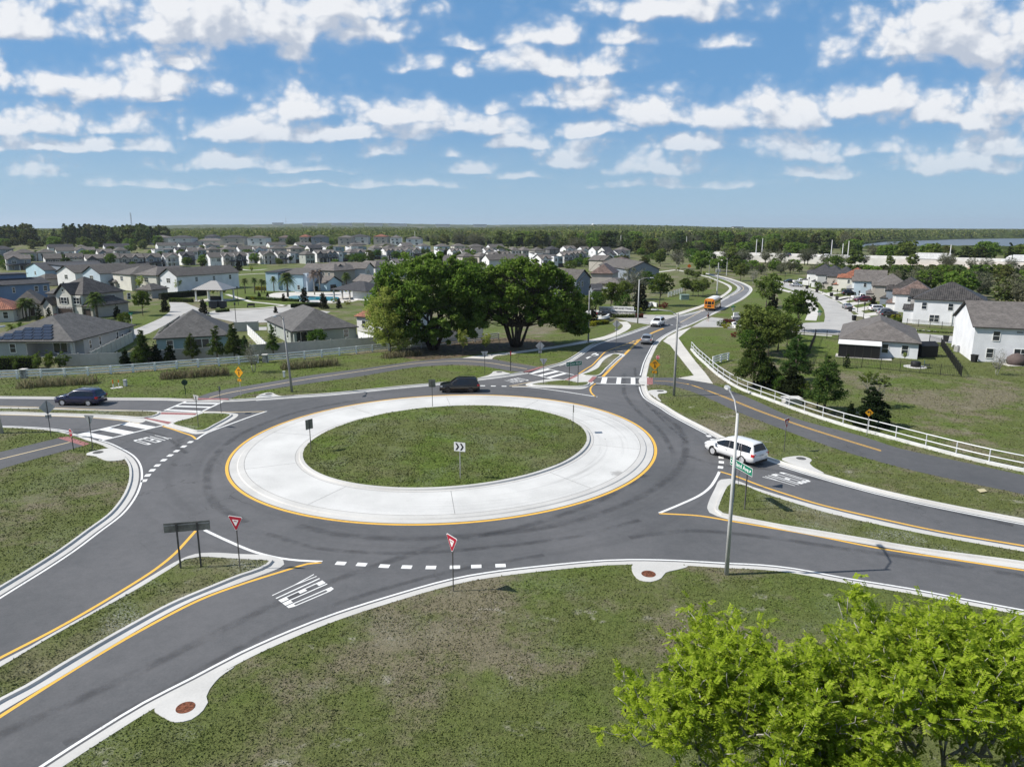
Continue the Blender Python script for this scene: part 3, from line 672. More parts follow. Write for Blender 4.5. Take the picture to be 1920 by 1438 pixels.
# tyre-rubbed bands where traffic runs
m, nt, b = material('tyre_rub'); gg = nt.new('ShaderNodeNewGeometry').outputs['Position']; b.inputs['Base Color'].default_value = (.028, .028, .030, 1); b.inputs['Roughness'].default_value = .7
uvn = nt.new('ShaderNodeUVMap').outputs[0]; sxx = nt.new('ShaderNodeSeparateXYZ'); nt.set(sxx.inputs[0], uvn)
ed = nt.math('SUBTRACT', 1, nt.math('ABSOLUTE', nt.math('MULTIPLY_ADD', sxx.outputs[0], 2, -1))); nt.set(b.inputs['Alpha'], nt.math('MULTIPLY', nt.math('MULTIPLY', nt.ramp(ed, 0, .8), nt.ramp(nt.noise(gg, .5, 5, .7), .32, .62)), .27)); TYRE_RUB = m
def rub(pts, w):
    pl = spline(px(pts, ZR), .7); mb = MB(); strip(mb, pl, w, ZR + .0025); o = struct('road_stain', mb, TYRE_RUB); uv = o.data.uv_layers.new(name='UVMap').data
    for p in o.data.polygons:
        for li in p.loop_indices: uv[li].uv = (o.data.loops[li].vertex_index % 2, 0)
rub([(-60,1405),(15,1370),(150,1310),(336,1222),(449,1165),(560,1113),(700,1062),(850,1016),(1000,982),(1120,940),(1210,890)], .9); rub([(120,1395),(300,1300),(430,1225),(560,1160),(700,1110),(860,1068),(1020,1040)], .6); rub([(560,985),(640,1003),(760,1010),(900,1003),(1040,985),(1160,950),(1250,900),(1285,850),(1270,800),(1220,765)], 1.0); rub([(500,1000),(600,1028),(760,1037),(900,1028),(1080,1005),(1200,975)], .7)
rub([(1180,1008),(1300,995),(1420,1005),(1560,1025),(1720,1048),(1920,1080)], .8); rub([(1170,700),(1172,740),(1195,770),(1240,810),(1262,850)], .8); rub([(1190,690),(1200,740),(1240,785),(1290,830)], .5); rub([(700,745),(560,772),(450,815),(395,870),(400,940),(460,980)], 1.0); rub([(1900,985),(1700,940),(1560,905),(1440,880),(1340,870),(1290,855)], .8); rub([(0,800),(120,805),(230,805),(300,815),(350,850)], .6)
mb = MB(); px_poly(mb, [(1120,821.5),(1133,820.5),(1136,824),(1123,825)], -.005); struct('pavement', fixup(mb), flat('grate', (.22,.22,.22)))

# ------------------------------------------------------------------ house materials
def roof_mat(name, a, b, tile=False):
    m, nt, bs = material(name)
    uv = nt.new('ShaderNodeUVMap').outputs[0]
    br = nt.new('ShaderNodeTexBrick'); nt.set(br.inputs['Vector'], uv)
    br.inputs['Scale'].default_value = 1
    br.inputs['Brick Width'].default_value = .42 if tile else .32; br.inputs['Row Height'].default_value = .48 if tile else .14
    br.inputs['Mortar Size'].default_value = .075 if tile else .012; br.offset = 0 if tile else .5
    br.inputs['Bias'].default_value = 0
    br.inputs['Color1'].default_value = c4(a); br.inputs['Color2'].default_value = c4(b); br.inputs['Mortar'].default_value = c4(tuple(x*(.16 if tile else .6) for x in a))
    g = nt.new('ShaderNodeNewGeometry').outputs['Position']
    n = nt.noise(g, 1.1, 5, .7)
    nt.set(bs.inputs['Base Color'], nt.mix(nt.ramp(n, .35, .75), br.outputs[0], nt.mix(.45, br.outputs[0], tuple(x*1.7 for x in b))))
    bs.inputs['Roughness'].default_value = .8 if not tile else .6; bs.inputs['Specular IOR Level'].default_value = .3
    if tile:
        bn = nt.new('ShaderNodeBump'); bn.inputs['Strength'].default_value = .8; bn.inputs['Distance'].default_value = .06; bn.invert = True
        nt.set(bn.inputs['Height'], br.outputs['Fac']); nt.set(bs.inputs['Normal'], bn.outputs[0])
    return m
RF = {'grey': roof_mat('grey_shingle', (.070,.068,.066), (.112,.108,.104)), 'brown': roof_mat('brown_shingle', (.074,.068,.062), (.118,.108,.098)),
      'dark': roof_mat('dark_shingle', (.034,.034,.038), (.056,.056,.06)), 'taupe': roof_mat('taupe_shingle', (.095,.086,.080), (.148,.134,.124)),
      'tile': roof_mat('dark_roof_tile', (.055,.050,.047), (.092,.084,.078), True), 'terra': roof_mat('terracotta_tile', (.30,.105,.06), (.40,.16,.095), True),
      'pink': roof_mat('mixed_roof_tile', (.15,.105,.088), (.22,.155,.13), True), 'metal': None}
def wall(c): return flat('stucco_%d_%d_%d' % tuple(int(x*100) for x in c), c, .85, spec=.2, var=.07, scale=.5, bump=.15)
WC = {'white': (.72,.72,.71), 'cream': (.62,.60,.54), 'tan': (.43,.40,.36), 'grey': (.40,.41,.41), 'sage': (.36,.385,.355), 'blue': (.17,.24,.36), 'pale': (.50,.58,.66), 'dark': (.12,.12,.13),
      'slate': (.22,.25,.29), 'teal': (.22,.31,.34), 'sky': (.38,.52,.60), 'ltgrey': (.56,.56,.555), 'taupe': (.32,.295,.265), 'coolwhite': (.70,.71,.73)}
FASCIA = flat('dark_fascia', (.035,.032,.03), .6); WTRIM = flat('white_trim', (.75,.75,.73), .5, var=.04)
def glass_mat(name, c=(.025,.032,.04)):
    m, nt, b = material(name); nt.set(b.inputs['Base Color'], c4(c)); b.inputs['Roughness'].default_value = .07; b.inputs['Specular IOR Level'].default_value = .8
    return m
GLASS = glass_mat('window_glass'); GARAGE = flat('brown_garage_door', (.06,.045,.038), .6); GARAGE_W = flat('white_garage_door', (.70,.70,.68), .6); STONE = flat('ledge_stone', (.36,.35,.34), .9, var=.5, scale=2.5, bump=.6)
def win_meshes():
    out = {}
    for k, (w, h, nx, nz) in {'w': (.95,1.5,1,2), 'd': (1.9,1.5,2,2), 's': (.6,.6,1,1), 't': (2.7,1.5,3,2), 'g': (2.4,2.1,2,1), 'n': (.6,1.5,1,2)}.items():
        f = MB(); t = .10
        f.box(-w/2-t, -w/2, -.06, .02, -t, h+t); f.box(w/2, w/2+t, -.06, .02, -t, h+t); f.box(-w/2, w/2, -.06, .02, h, h+t); f.box(-w/2, w/2, -.09, .02, -t*1.2, 0)
        for i in range(1, nx): x = -w/2 + w*i/nx; f.box(x-.045, x+.045, -.055, .02, 0, h)
        if nz == 2:
            for i in range(nx):
                x0 = -w/2 + w*i/nx + (.045 if i else 0); x1 = -w/2 + w*(i+1)/nx - (.045 if i < nx-1 else 0); f.box(x0, x1, -.045, .02, h/2-.03, h/2+.03)
        o = f.build('window', WTRIM); p = MB(); p.quad((-w/2,-.02,0), (w/2,-.02,0), (w/2,-.02,h), (-w/2,-.02,h)); q = p.build('pane', GLASS)
        out[k] = (o.data, q.data); bpy.data.objects.remove(o); bpy.data.objects.remove(q)
    for k, (w, h, mt) in {'G': (4.8,2.2,GARAGE), 'H': (2.6,2.2,GARAGE), 'W': (4.8,2.2,GARAGE_W), 'D': (1.0,2.1,GARAGE)}.items():
        f = MB(); n = 4 if h > 2.15 else 1
        for i in range(n): f.box(-w/2, w/2, -.03, .02, i*h/n + .01, (i+1)*h/n - .01)
        if k == 'D': f.box(.35, .41, -.09, -.03, 1.0, 1.1)
        o = f.build('door', mt); out[k] = (o.data, None); bpy.data.objects.remove(o)
    return out
WINM = win_meshes()
def roof_faces(x, y, w, d, z, rise, typ, o=.45):
    """outer roof outline and its sloping faces"""
    x0, x1, y0, y1 = x-o, x+w+o, y-o, y+d+o; zb = z - .06; zr = z + rise
    A, B, C, D = Vector((x0,y0,zb)), Vector((x1,y0,zb)), Vector((x1,y1,zb)), Vector((x0,y1,zb))
    if typ == 'hip':
        h = min(x1-x0, y1-y0)/2
        if x1-x0 >= y1-y0: P, Q = Vector((x0+h,(y0+y1)/2,zr)), Vector((x1-h,(y0+y1)/2,zr)); fs = [(A,B,Q,P), (C,D,P,Q), (B,C,Q), (D,A,P)]
        else: P, Q = Vector(((x0+x1)/2,y0+h,zr)), Vector(((x0+x1)/2,y1-h,zr)); fs = [(A,B,P), (B,C,Q,P), (C,D,Q), (D,A,P,Q)]
        if abs((P-Q).length) < .02: fs = [tuple(f[:2]) + (P,) for f in fs]
    elif typ == 'gx': P, Q = Vector((x0,(y0+y1)/2,zr)), Vector((x1,(y0+y1)/2,zr)); fs = [(A,B,Q,P), (C,D,P,Q)]
    elif typ == 'gy': P, Q = Vector(((x0+x1)/2,y0,zr)), Vector(((x0+x1)/2,y1,zr)); fs = [(B,C,Q,P), (D,A,P,Q)]
    elif typ == 'shed': fs = [(A, B, Vector((x1,y1,zr)), Vector((x0,y1,zr)))]
    else: fs = [(Vector((x0,y0,zb+.15)), Vector((x1,y0,zb+.15)), Vector((x1,y1,zb+.15)), Vector((x0,y1,zb+.15)))]
    return fs
class House:
    def __init__(s, name, label, cat, org, rot, group=None, k=1.):
        s.t = thing(name, label, cat, org, rot, group); s.t.scale = (k, k, k); s.walls = {}; s.roofs = {}
    def vol(s, x, y, w, d, eave, rise=0, typ='hip', wm='white', rm='grey', z0=-.1, o=.45):
        b = s.walls.setdefault(wm, MB()); b.box(x, x+w, y, y+d, z0, eave)
        if typ in ('gx', 'gy') and rise:
            zr = eave + rise * (1 - o / ((d if typ == 'gx' else w)/2 + o)) - .02
            if typ == 'gx':
                for xx in (x+.002, x+w-.002):
                    f = [(xx,y,eave), (xx,y+d,eave), (xx,y+d/2,zr)]; b.face(f if xx > x+1 else f[::-1])
            else:
                for yy in (y+.002, y+d-.002):
                    f = [(x,yy,eave), (x+w/2,yy,zr), (x+w,yy,eave)]; b.face(f if yy > y+1 else f[::-1])
        if typ == 'shed' and rise:
            b.rings([[Vector((x,y+.002,eave-.01)), Vector((x,y+d-.002,eave-.01)), Vector((x,y+d-.002,eave+rise-.1))], [Vector((x+w,y+.002,eave-.01)), Vector((x+w,y+d-.002,eave-.01)), Vector((x+w,y+d-.002,eave+rise-.1))]])
        if typ == 'none': return s
        r = s.roofs.setdefault(rm, MB())
        for f in roof_faces(x, y, w, d, eave, rise, typ, o):
            up = Vector((0, 0, .16)); r.mat(0).face([p + up for p in f])
            n = len(f)
            r.mat(1).face([p for p in reversed(f)])
            for i in range(n):
                a, c = f[i], f[(i+1) % n]; r.face([a, c, c + up, a + up])
        return s
    def win(s, spec, w, d, x0=0, y0=0):
        fr = {'f': (Vector((x0,y0,0)), 0), 'r': (Vector((x0+w,y0,0)), R(90)), 'b': (Vector((x0+w,y0+d,0)), R(180)), 'l': (Vector((x0,y0+d,0)), R(270))}
        for face, x, z, k in spec:
            o, a = fr[face]; p = o + Vector((math.cos(a)*x, math.sin(a)*x, z))
            wm, pm = WINM[k]; nm = 'window' if pm else ('door' if k == 'D' else 'garage_door')
            q = link(nm, wm, s.t, p, a)
            if pm: link('pane', pm, q)
        return s
    def posts(s, pts, z0, z1, r=.14, mat=None):
        for x, y in pts:
            mb = MB(); mb.box(x-r, x+r, y-r, y+r, z0, z1-.12); mb.box(x-r*1.35, x+r*1.35, y-r*1.35, y+r*1.35, z1-.12, z1); mb.box(x-r*1.3, x+r*1.3, y-r*1.3, y+r*1.3, z0-.01, z0+.15); mb.build('column', mat or WTRIM, s.t)
        return s
    def done(s):
        for k, b in s.walls.items(): b.build('wall', wall(WC[k]) if k in WC else k_m[k], s.t)
        for k, b in s.roofs.items(): uv_roof(b.build('roof', [RF[k], FASCIA], s.t))
        return s.t
def uv_roof(o):
    me = o.data; uv = me.uv_layers.new(name='UVMap').data
    for p in me.polygons:
        n = p.normal; e = Vector((-n.y, n.x, 0)); e = e.normalized() if e.length > 1e-4 else Vector((1, 0, 0)); u = n.cross(e)
        for li in p.loop_indices: c = me.vertices[me.loops[li].vertex_index].co; uv[li].uv = (c.dot(e), c.dot(u))
k_m = {'stone': STONE}
HK = .86
def eaves(l, r, z, far=None, d=None, k=HK):
    """front eave corners (photo pixels) at model height z, model scale k -> origin on the ground, turn, width, depth"""
    z *= k; a, b = at(*l, z), at(*r, z); v = b - a; rot = math.atan2(v.y, v.x)
    if far: c = at(*far, z); n = Vector((-v.y, v.x, 0)).normalized(); d = (c - (b if (c-b).length < (c-a).length else a)).dot(n)/k
    o = .45; ex = v.normalized(); ey = Vector((-ex.y, ex.x, 0)); org = a + (ex*o + ey*o)*k; org.z = 0
    return org, rot, v.length/k - 2*o, d - 2*o

# ------------------------------------------------------------------ foliage
def leaf_mat(name, a, b, c=None, trans=.36, vary=1.):
    m = bpy.data.materials.new(name); m.use_nodes = True; nt = NT(m.node_tree); m.node_tree.nodes.clear()
    g = nt.new('ShaderNodeNewGeometry'); oi = nt.new('ShaderNodeObjectInfo')
    k = g.outputs['Random Per Island']
    tcs = nt.new('ShaderNodeTexCoord').outputs['Object']
    cl = nt.noise(tcs, .45, 2)
    f = nt.math('ADD', nt.math('MULTIPLY', k, .55), nt.math('MULTIPLY', nt.ramp(cl, .35, .65), .45))
    col = nt.mix(f, a, b)
    if c: col = nt.mix(nt.math('MULTIPLY', nt.ramp(nt.math('FRACT', nt.math('MULTIPLY', k, 7.31)), .72, .9), .8), col, c)
    hs = nt.new('ShaderNodeHueSaturation'); nt.set(hs.inputs['Color'], col)
    nt.set(hs.inputs['Hue'], nt.math('MULTIPLY_ADD', oi.outputs['Random'], .045*vary, .5 - .022*vary)); nt.set(hs.inputs['Value'], nt.math('MULTIPLY_ADD', nt.math('FRACT', nt.math('MULTIPLY', oi.outputs['Random'], 5.7)), .36*vary, 1 - .16*vary))
    d = nt.new('ShaderNodeBsdfDiffuse'); nt.set(d.inputs[0], hs.outputs[0]); t = nt.new('ShaderNodeBsdfTranslucent'); nt.set(t.inputs[0], hs.outputs[0])
    mx = nt.new('ShaderNodeMixShader'); mx.inputs[0].default_value = trans
    nt.l.new(d.outputs[0], mx.inputs[1]); nt.l.new(t.outputs[0], mx.inputs[2])
    out = nt.new('ShaderNodeOutputMaterial'); nt.l.new(mx.outputs[0], out.inputs[0]); return m
LM = {'oak': leaf_mat('oak_leaves', (0.045,0.087,0.015), (0.112,0.180,0.033), (0.173,0.225,0.053)), 'ficus': leaf_mat('ficus_leaves', (.075,.145,.022), (.18,.28,.05), (.27,.36,.085), .48, .1),
      'pine': leaf_mat('pine_needles', (0.030,0.063,0.018), (0.090,0.147,0.038), (0.150,0.195,0.045)), 'cedar': leaf_mat('cedar_leaves', (0.017,0.030,0.012), (0.045,0.066,0.026)), 'lime': leaf_mat('lime_leaves', (.16,.245,.015), (.32,.42,.035), (.42,.49,.08), .46, 0.),
      'fresh': leaf_mat('fresh_leaves', (.25,.31,.06), (.42,.47,.13), None, .5, .4), 'olive': leaf_mat('olive_leaves', (.090,.135,.030), (.20,.25,.065), None, .4, .35), 'bare': leaf_mat('bare_twigs', (.085,.090,.055), (.17,.175,.115), None, .1),
      'magnolia': leaf_mat('magnolia_leaves', (0.015,0.024,0.015), (0.053,0.054,0.030)), 'hedge': leaf_mat('hedge_leaves', (0.053,0.090,0.018), (0.150,0.203,0.038)), 'gold': leaf_mat('golden_leaves', (.22,.24,.02), (.36,.36,.04)), 'wine': leaf_mat('wine_leaves', (.10,.015,.02), (.22,.04,.045)), 'palm': leaf_mat('palm_leaves', (0.045,0.075,0.021), (0.128,0.173,0.053)),
      'drygrass': leaf_mat('dry_grass', (.14,.115,.065), (.30,.26,.17), (.10,.11,.04)), 'forest': leaf_mat('forest_leaves', (.055,.085,.022), (.135,.17,.05), (.19,.19,.08), .36, 1.6), 'forestpine': leaf_mat('forest_pine_needles', (0.021,0.041,0.018), (0.063,0.087,0.036)), 'deadpalm': leaf_mat('dead_fronds', (.16,.13,.11), (.28,.24,.2))}
BARK = flat('grey_bark', (.13,.11,.09), .95, var=.4, scale=4); BARK_D = flat('dark_bark', (.055,.045,.036), .95, var=.4, scale=4); BARK_L = flat('pale_bark', (.34,.325,.29), .9, var=.35, scale=5)
def mesh_np(name, V, F, mat, smooth=False):
    """V: (n,3); F: (m,k) faces of equal length"""
    me = bpy.data.meshes.new(name); n, (m, k) = len(V), F.shape
    me.vertices.add(n); me.vertices.foreach_set('co', np.ascontiguousarray(V, np.float32).ravel())
    me.loops.add(m*k); me.loops.foreach_set('vertex_index', F.astype(np.int32).ravel())
    me.polygons.add(m); me.polygons.foreach_set('loop_start', np.arange(0, m*k, k, dtype=np.int32)); me.polygons.foreach_set('loop_total', np.full(m, k, np.int32))
    me.materials.append(mat); me.update(calc_edges=True)
    return me
def leaves(C, S, rng, up=.3, asp=.6, D=None):
    """one bent quad per centre C, size S; random way round, leaning to face up"""
    n = len(C); N = rng.normal(size=(n, 3)); N[:, 2] += up*2; N /= np.linalg.norm(N, axis=1)[:, None]
    T = rng.normal(size=(n, 3)) if D is None else D + rng.normal(size=(n, 3))*.25
    T -= (T*N).sum(1)[:, None]*N; T /= np.linalg.norm(T, axis=1)[:, None] + 1e-9; B = np.cross(N, T)
    S = np.broadcast_to(S, (n,))[:, None]; bend = N*S*.18
    V = np.stack([C - T*S*.5, C - B*S*asp*.5 + bend, C + T*S*.5, C + B*S*asp*.5 + bend], 1).reshape(-1, 3)
    return V, np.arange(n*4).reshape(n, 4)
def clump_points(blobs, n_clump, n_leaf, rng, cr=.28, shell=.55):
    """clumps spread through ellipsoids (cx,cy,cz,rx,ry,rz), leaves spread through every clump"""
    w = np.array([b[3]*b[4]*b[5] for b in blobs])**.7; w /= w.sum(); out = []
    for b, k in zip(blobs, rng.multinomial(n_clump, w)):
        d = rng.normal(size=(k, 3)); d /= np.linalg.norm(d, axis=1)[:, None]; r = shell + (1-shell)*rng.random(k)**.6
        c = np.array(b[:3]) + d*r[:, None]*np.array(b[3:])
        rr = cr*min(b[3:])*(.6 + .8*rng.random(k))
        q = rng.normal(size=(k, n_leaf, 3)); q /= np.linalg.norm(q, axis=2)[:, :, None]; q *= (rng.random((k, n_leaf, 1))**.45)*rr[:, None, None]; q[:, :, 2] *= .75
        out.append((c[:, None, :] + q).reshape(-1, 3))
    return np.concatenate(out)
def limbs(mb, base, tips, r0, rng, forks=3):
    for t in tips:
        b = Vector(base); t = Vector(t); mid = b.lerp(t, .5) + Vector(rng.normal(size=3)*.12*(t-b).length); mid.z = max(mid.z, b.z)
        mb.tube([b, b.lerp(mid, .5), mid, t], r0, 6, r0*.25)
        for _ in range(forks):
            s = mid.lerp(t, rng.random()*.7); e = s + Vector(rng.normal(size=3))*.28*(t-b).length; e.z = abs(e.z - s.z) + s.z
            mb.tube([s, e], r0*.4, 5, r0*.1)
PROTO = {}
def proto(key, blobs, nc, nl, leaf, size, bark=BARK, trunk_h=None, r=.2, tips=6, cr=.28, shell=.55, up=.3, asp=.6, stems=1, seed=0, spread=.3):
    rng = np.random.default_rng(seed + 11)
    C = clump_points(blobs, nc, nl, rng, cr, shell)
    V, F = leaves(C, size*(.7 + .6*rng.random(len(C))), rng, up, asp)
    crown = mesh_np(key + '_crown', V, F, LM[leaf] if isinstance(leaf, str) else leaf)
    mb = MB(); top = max(b[2] + b[5]*.5 for b in blobs); th = trunk_h or min(b[2] - b[5]*.6 for b in blobs)
    for s in range(stems):
        a = 2*math.pi*s/stems + rng.random(); q = spread*(stems > 1)
        foot = Vector((math.cos(a)*q, math.sin(a)*q, -.1)); f = Vector((math.cos(a)*q*3, math.sin(a)*q*3, th))
        mb.tube([foot, foot.lerp(f, .5) + Vector(rng.normal(size=3)*.06), f], r, 8, r*.7)
        tp = []
        for i in range(tips):
            b = blobs[rng.integers(len(blobs))]; d = rng.normal(size=3); d[2] = abs(d[2])*.6; d /= np.linalg.norm(d); tp.append(np.array(b[:3]) + d*np.array(b[3:])*.8)
        limbs(mb, f, tp, r*.5, rng)
    o = mb.build('trunk', bark, smooth=True); PROTO[key] = (crown, o.data, max(b[2] + b[5] for b in blobs)); bpy.data.objects.remove(o)
def tree(key, name, label, pos, h=None, rz=None, group=None, cat='tree', sx=1., merged=False):
    crown, trunk, H = PROTO[key]; s = (h or H)/H
    t = thing(name, label, cat, pos, random.random()*6.28 if rz is None else rz, group); t.scale = (s*sx, s*sx, s)
    if trunk: link('trunk', trunk, t)
    link('crown', crown, t); return t
def small_tree(key, name, label, pos, h, group, cat='tree', sx=1.):
    """a far tree: crown and trunk in one mesh"""
    if key + '*' not in PROTO:
        crown, trunk, H = PROTO[key]; bm = bmesh.new(); bm.from_mesh(crown); n = len(bm.faces); bm.from_mesh(trunk)
        bm.faces.ensure_lookup_table()
        for f in bm.faces[n:]: f.material_index = 1
        me = bpy.data.meshes.new(key); bm.to_mesh(me); bm.free(); me.materials.clear(); me.materials.append(crown.materials[0]); me.materials.append(trunk.materials[0]); PROTO[key + '*'] = me
    o = link(name, PROTO[key + '*'], None, pos, random.random()*6.28); s = h/PROTO[key][2]; o.scale = (s*sx, s*sx, s)
    return tag(o, label, cat, group)
# ------------------------------------------------------------------ neighbourhood ground: lawns, streets, pool
def lawn(pts, z=.006, mat=None, smooth=False): return sheet(pts, mat or LAWN, 'lawn', z, smooth)
lawn([(0,712),(45,712),(181,704),(328,692),(465,683),(533,678),(653,667),(706,661),(800,655),(860,660),(700,690),(560,708),(480,722),(392,740),(350,747),(200,745),(0,742),(-250,742),(-250,716)], .004)
lawn([(480,733),(580,718),(680,704.5),(780,688),(845,684.5),(905,687),(945,694),(930,696),(900,707),(817,716.5),(755,722),(680,729.5),(612,736),(555,740),(500,736),(440,744)], .0042)
lawn([(925,673),(960,665.5),(1060,651),(1135,637),(1176,620.5),(1185,611),(1215,609),(1160,629),(1100,650),(1080,664),(1055,678),(1010,687)], .0043)
lawn([(870,670),(955,659),(1060,645),(1135,629),(1158,618),(1166,611),(1150,606),(1060,625),(960,640),(860,655),(800,660)], .0044)
lawn([(1297,616),(1286,621),(1273,634),(1284,650),(1300,668),(1320,690),(1345,690),(1380,670),(1395,640),(1380,622),(1350,614.5)], .0045)
lawn([(1250,640),(1241,642),(1227,662),(1219,681),(1214,707),(1270,708),(1298,703),(1275,674)], .0046)
lawn([(1338,594),(1348,588),(1372,574),(1398,560),(1412,548),(1440,545),(1450,575),(1440,598),(1380,596)], .0047)
lawn([(1266,588.5),(1316,570.5),(1350,554),(1330,545),(1290,548),(1240,560),(1190,575),(1215,590)], .0048)
lawn([(1371,543),(1366,536),(1355,530),(1330,519),(1316,516.5),(1320,514),(1350,522),(1370,530),(1381,538),(1381,543),(1370,551),(1350,561),(1320,577)], .0049)
lawn([(1320,512),(1304,509),(1240,490),(1195,487),(1180,510),(1215,530),(1260,540),(1320,535),(1345,530)], .005, GRASS)
lawn([(1513,606),(1546,604.5),(1546,582),(1538,568),(1520,556),(1500,547),(1470,538),(1450,540),(1462,560),(1480,590),(1487,607)], .0051)
lawn([(1500,534),(1540,546),(1575,558),(1605,577),(1640,602),(1700,600),(1690,560),(1640,540),(1560,526),(1500,518),(1440,515),(1440,524)], .0052)
lawn([(1440,625),(1570,629),(1720,641),(1800,646),(1920,655),(1920,690),(1790,700),(1640,700),(1520,680),(1500,655)], .0053)
lawn([(1714,606),(1800,610),(1920,616),(1920,634),(1800,625),(1716,618)], .0054, FIELD)
lawn([(1500,690),(1640,706),(1800,712),(1920,700),(2100,720),(2100,900),(1920,878),(1735,834),(1590,790),(1470,755)], .0055, FIELD)
lawn([(238,626),(262,617),(300,600),(327,583),(290,575),(245,590),(215,600),(228,618)], .0056); lawn([(20,608),(85,603),(130,598),(100,615),(40,625)], .0056)
lawn([(425,548),(500,545),(620,548),(640,560),(545,572),(486,577),(400,580),(380,568)], .0057); lawn([(448,606),(486,604),(486,612),(450,614)], .0057)
lawn([(420,497),(500,494),(500,545),(425,548)], .0057); lawn([(530,650),(560,637),(680,640),(720,640),(706,652),(560,662)], .0058); lawn([(170,676),(240,640),(262,640),(205,677)], .0058); lawn([(476,660),(500,635),(545,652)], .0058)
LITTER = flat('leaf_litter', (.115,.085,.05), .95, var=.55, scale=1.3, bump=.4); lawn([(745,668),(760,655),(830,640),(930,634),(1000,636),(1040,645),(1000,655),(930,660),(870,668),(800,675)], .0075, LITTER, True)
def street(pts, name='street', z=.012, mat=None, smooth=False): return sheet(pts, mat or STREET, name, z, smooth)
street([(1456,535),(1470,539),(1488.5,545.5),(1500,550),(1521,558.5),(1537,569),(1545,581),(1547,594),(1545,604.5),(1605,602.5),(1604,594),(1594,584),(1573,567.5),(1541.7,552),(1515.6,543),(1500,538.4),(1487,534),(1470,529),(1440,524),(1430,528)])
street([(1440,618),(1480,609.5),(1512,605.4),(1545,604),(1605,602),(1650,611),(1720,625),(1800,631.5),(1920,641),(2050,650),(2050,664),(1920,653),(1800,644.5),(1729,640),(1640,633),(1572,628),(1480,622.5),(1430,622)], z=.010)
street([(1334,595),(1355,597.5),(1382,605),(1440,611),(1440,622),(1382,616),(1350,613.8),(1297,613.2),(1320,600)], z=.014)
street([(1229,605.5),(1215,608.5),(1180,603.5),(1152,596),(1110,590),(1060,585),(1060,575),(1110,580),(1160,588),(1210,590.5),(1262,591),(1274,592)], z=.014)
street([(225,626),(245,620),(262,614),(285,604),(303,596),(318,585),(320,575),(316,566),(330,565),(348,568),(372,578),(395,586),(430,582),(486,580),(545,574.5),(620,585),(560,603),(486,605),(448,606),(425,601),(372,590),(345,588),(330,600),(305,612),(280,625),(252,634),(225,636)], z=.011)
street([(395,612),(450,614.5),(500,613),(500,619),(450,620),(395,618)], z=.011)
def walk(c, w, z=.016): mb = MB(); strip(mb, spline(px(c, 0), 1.), w, z); return struct('pavement', mb, WALK)
walk([(1445,524.5),(1500,536.7),(1540,548.5),(1562,557),(1590,571.5),(1615,588),(1630,598)], 1.6)
walk([(1456,541),(1490,550),(1512,562),(1524,576.5),(1524,588),(1520,601)], 2.2)
walk([(1700,617),(1760,622.5),(1800,626.5),(1920,636)], 1.5); walk([(1560,630),(1480,624.5)], 1.5)
walk([(395,585),(430,580.5),(486,578),(545,572)], 1.4); walk([(470,566),(500,569),(545,574)], 1.3); walk([(425,552),(470,566)], 1.3); walk([(1200,508),(1225,511),(1245,509),(1268,506)], 2.2); walk([(1330,520),(1300,513),(1268,506)], 1.6)
walk([(418,517),(500,513),(560,515)], 2.); walk([(440,503),(470,507),(500,505)], 2.)
for y0 in (0, 1, 2, 3, 4, 5):                                    # driveways from the right-hand street to the houses
    a = [(1545,553,1572,548), (1566,562.5,1596,556), (1583,572.5,1620,566), (1597,583,1640,575), (1606,593,1668,585), (1570,565,1600,559)][y0]
    walk([(a[0], a[1]), (a[2], a[3])], 3.2, .020)
sheet([(500,556),(520,549),(560,548),(620,548),(665,548),(668,564),(640,568),(560,566),(510,563)], WALK, 'pool_deck', .014, True)
WATER_P = flat('pool_water', (.02,.26,.36), .05, spec=.6, var=.15, scale=.6)
tag(sheet([(541,557),(552,554.6),(585,556),(631,557),(634,562),(628,564.5),(600,563),(560,563.5),(548,561.5)], WATER_P, 'water', .02, True, .4), kind='structure')

# ------------------------------------------------------------------ near houses on the left
def hs(name, label, l, r, z, far=None, d=None, group=None, k=HK):
    org, rot, w, dd = eaves(l, r, z, far, d, k); return House(name, label, 'house', org, rot, group, k), w, dd
PANEL = flat('solar_panel', (.012,.016,.032), .15, spec=.7, var=.3, scale=.8, coat=.5)
def solar(h, pts_rows, z_at, slope, face='f'):
    """pts_rows: lower-left corner (x, distance up the slope), one panel each"""
    for x, u in pts_rows:
        mb = MB(); M = Matrix.Translation(z_at(x, u)) @ Matrix.Rotation(slope, 4, 'X') if face == 'f' else Matrix.Translation(z_at(x, u)) @ Matrix.Rotation(R(-90), 4, 'Z') @ Matrix.Rotation(slope, 4, 'X')
        mb.box(0, 1.57, 0, .92, .09, .13, M); mb.box(.2, 1.46, .1, .16, .0, .09, M); mb.box(.2, 1.46, .8, .86, .0, .09, M); mb.build('solar_panel', PANEL, h.t)
H, w, d = hs('house', 'grey one storey house with solar panels on its hip roof, at the left', (-42,641.5), (137.7,641.2), 2.75, (229.5,609.9))
rise = 3.5
H.vol(0, 0, w - 8.2, d, 2.75, 0, 'none', 'grey'); H.vol(w-8.2, 3.2, 8.2, d-3.2, 2.75, 0, 'none', 'grey'); H.vol(w-.5, 0, .5, .5, 2.75, 0, 'none', 'grey')
H.vol(0, 0, w, d, 2.75, rise, 'hip', 'x', 'grey'); H.walls.pop('x')
H.win([('f', w-10.5, .85, 'w'), ('f', w-17.5, .85, 'w'), ('r', 5.2, .7, 'n'), ('r', 8.4, .9, 'n'), ('r', 14.5, .9, 'n'), ('r', 16.3, 1.1, 's')], w, d)
sl = math.atan2(rise, (min(w, d) + .9)/2)
def zat(x, u): return Vector((x, -.45 + u*math.cos(sl), 2.72 + .16 + u*math.sin(sl)))
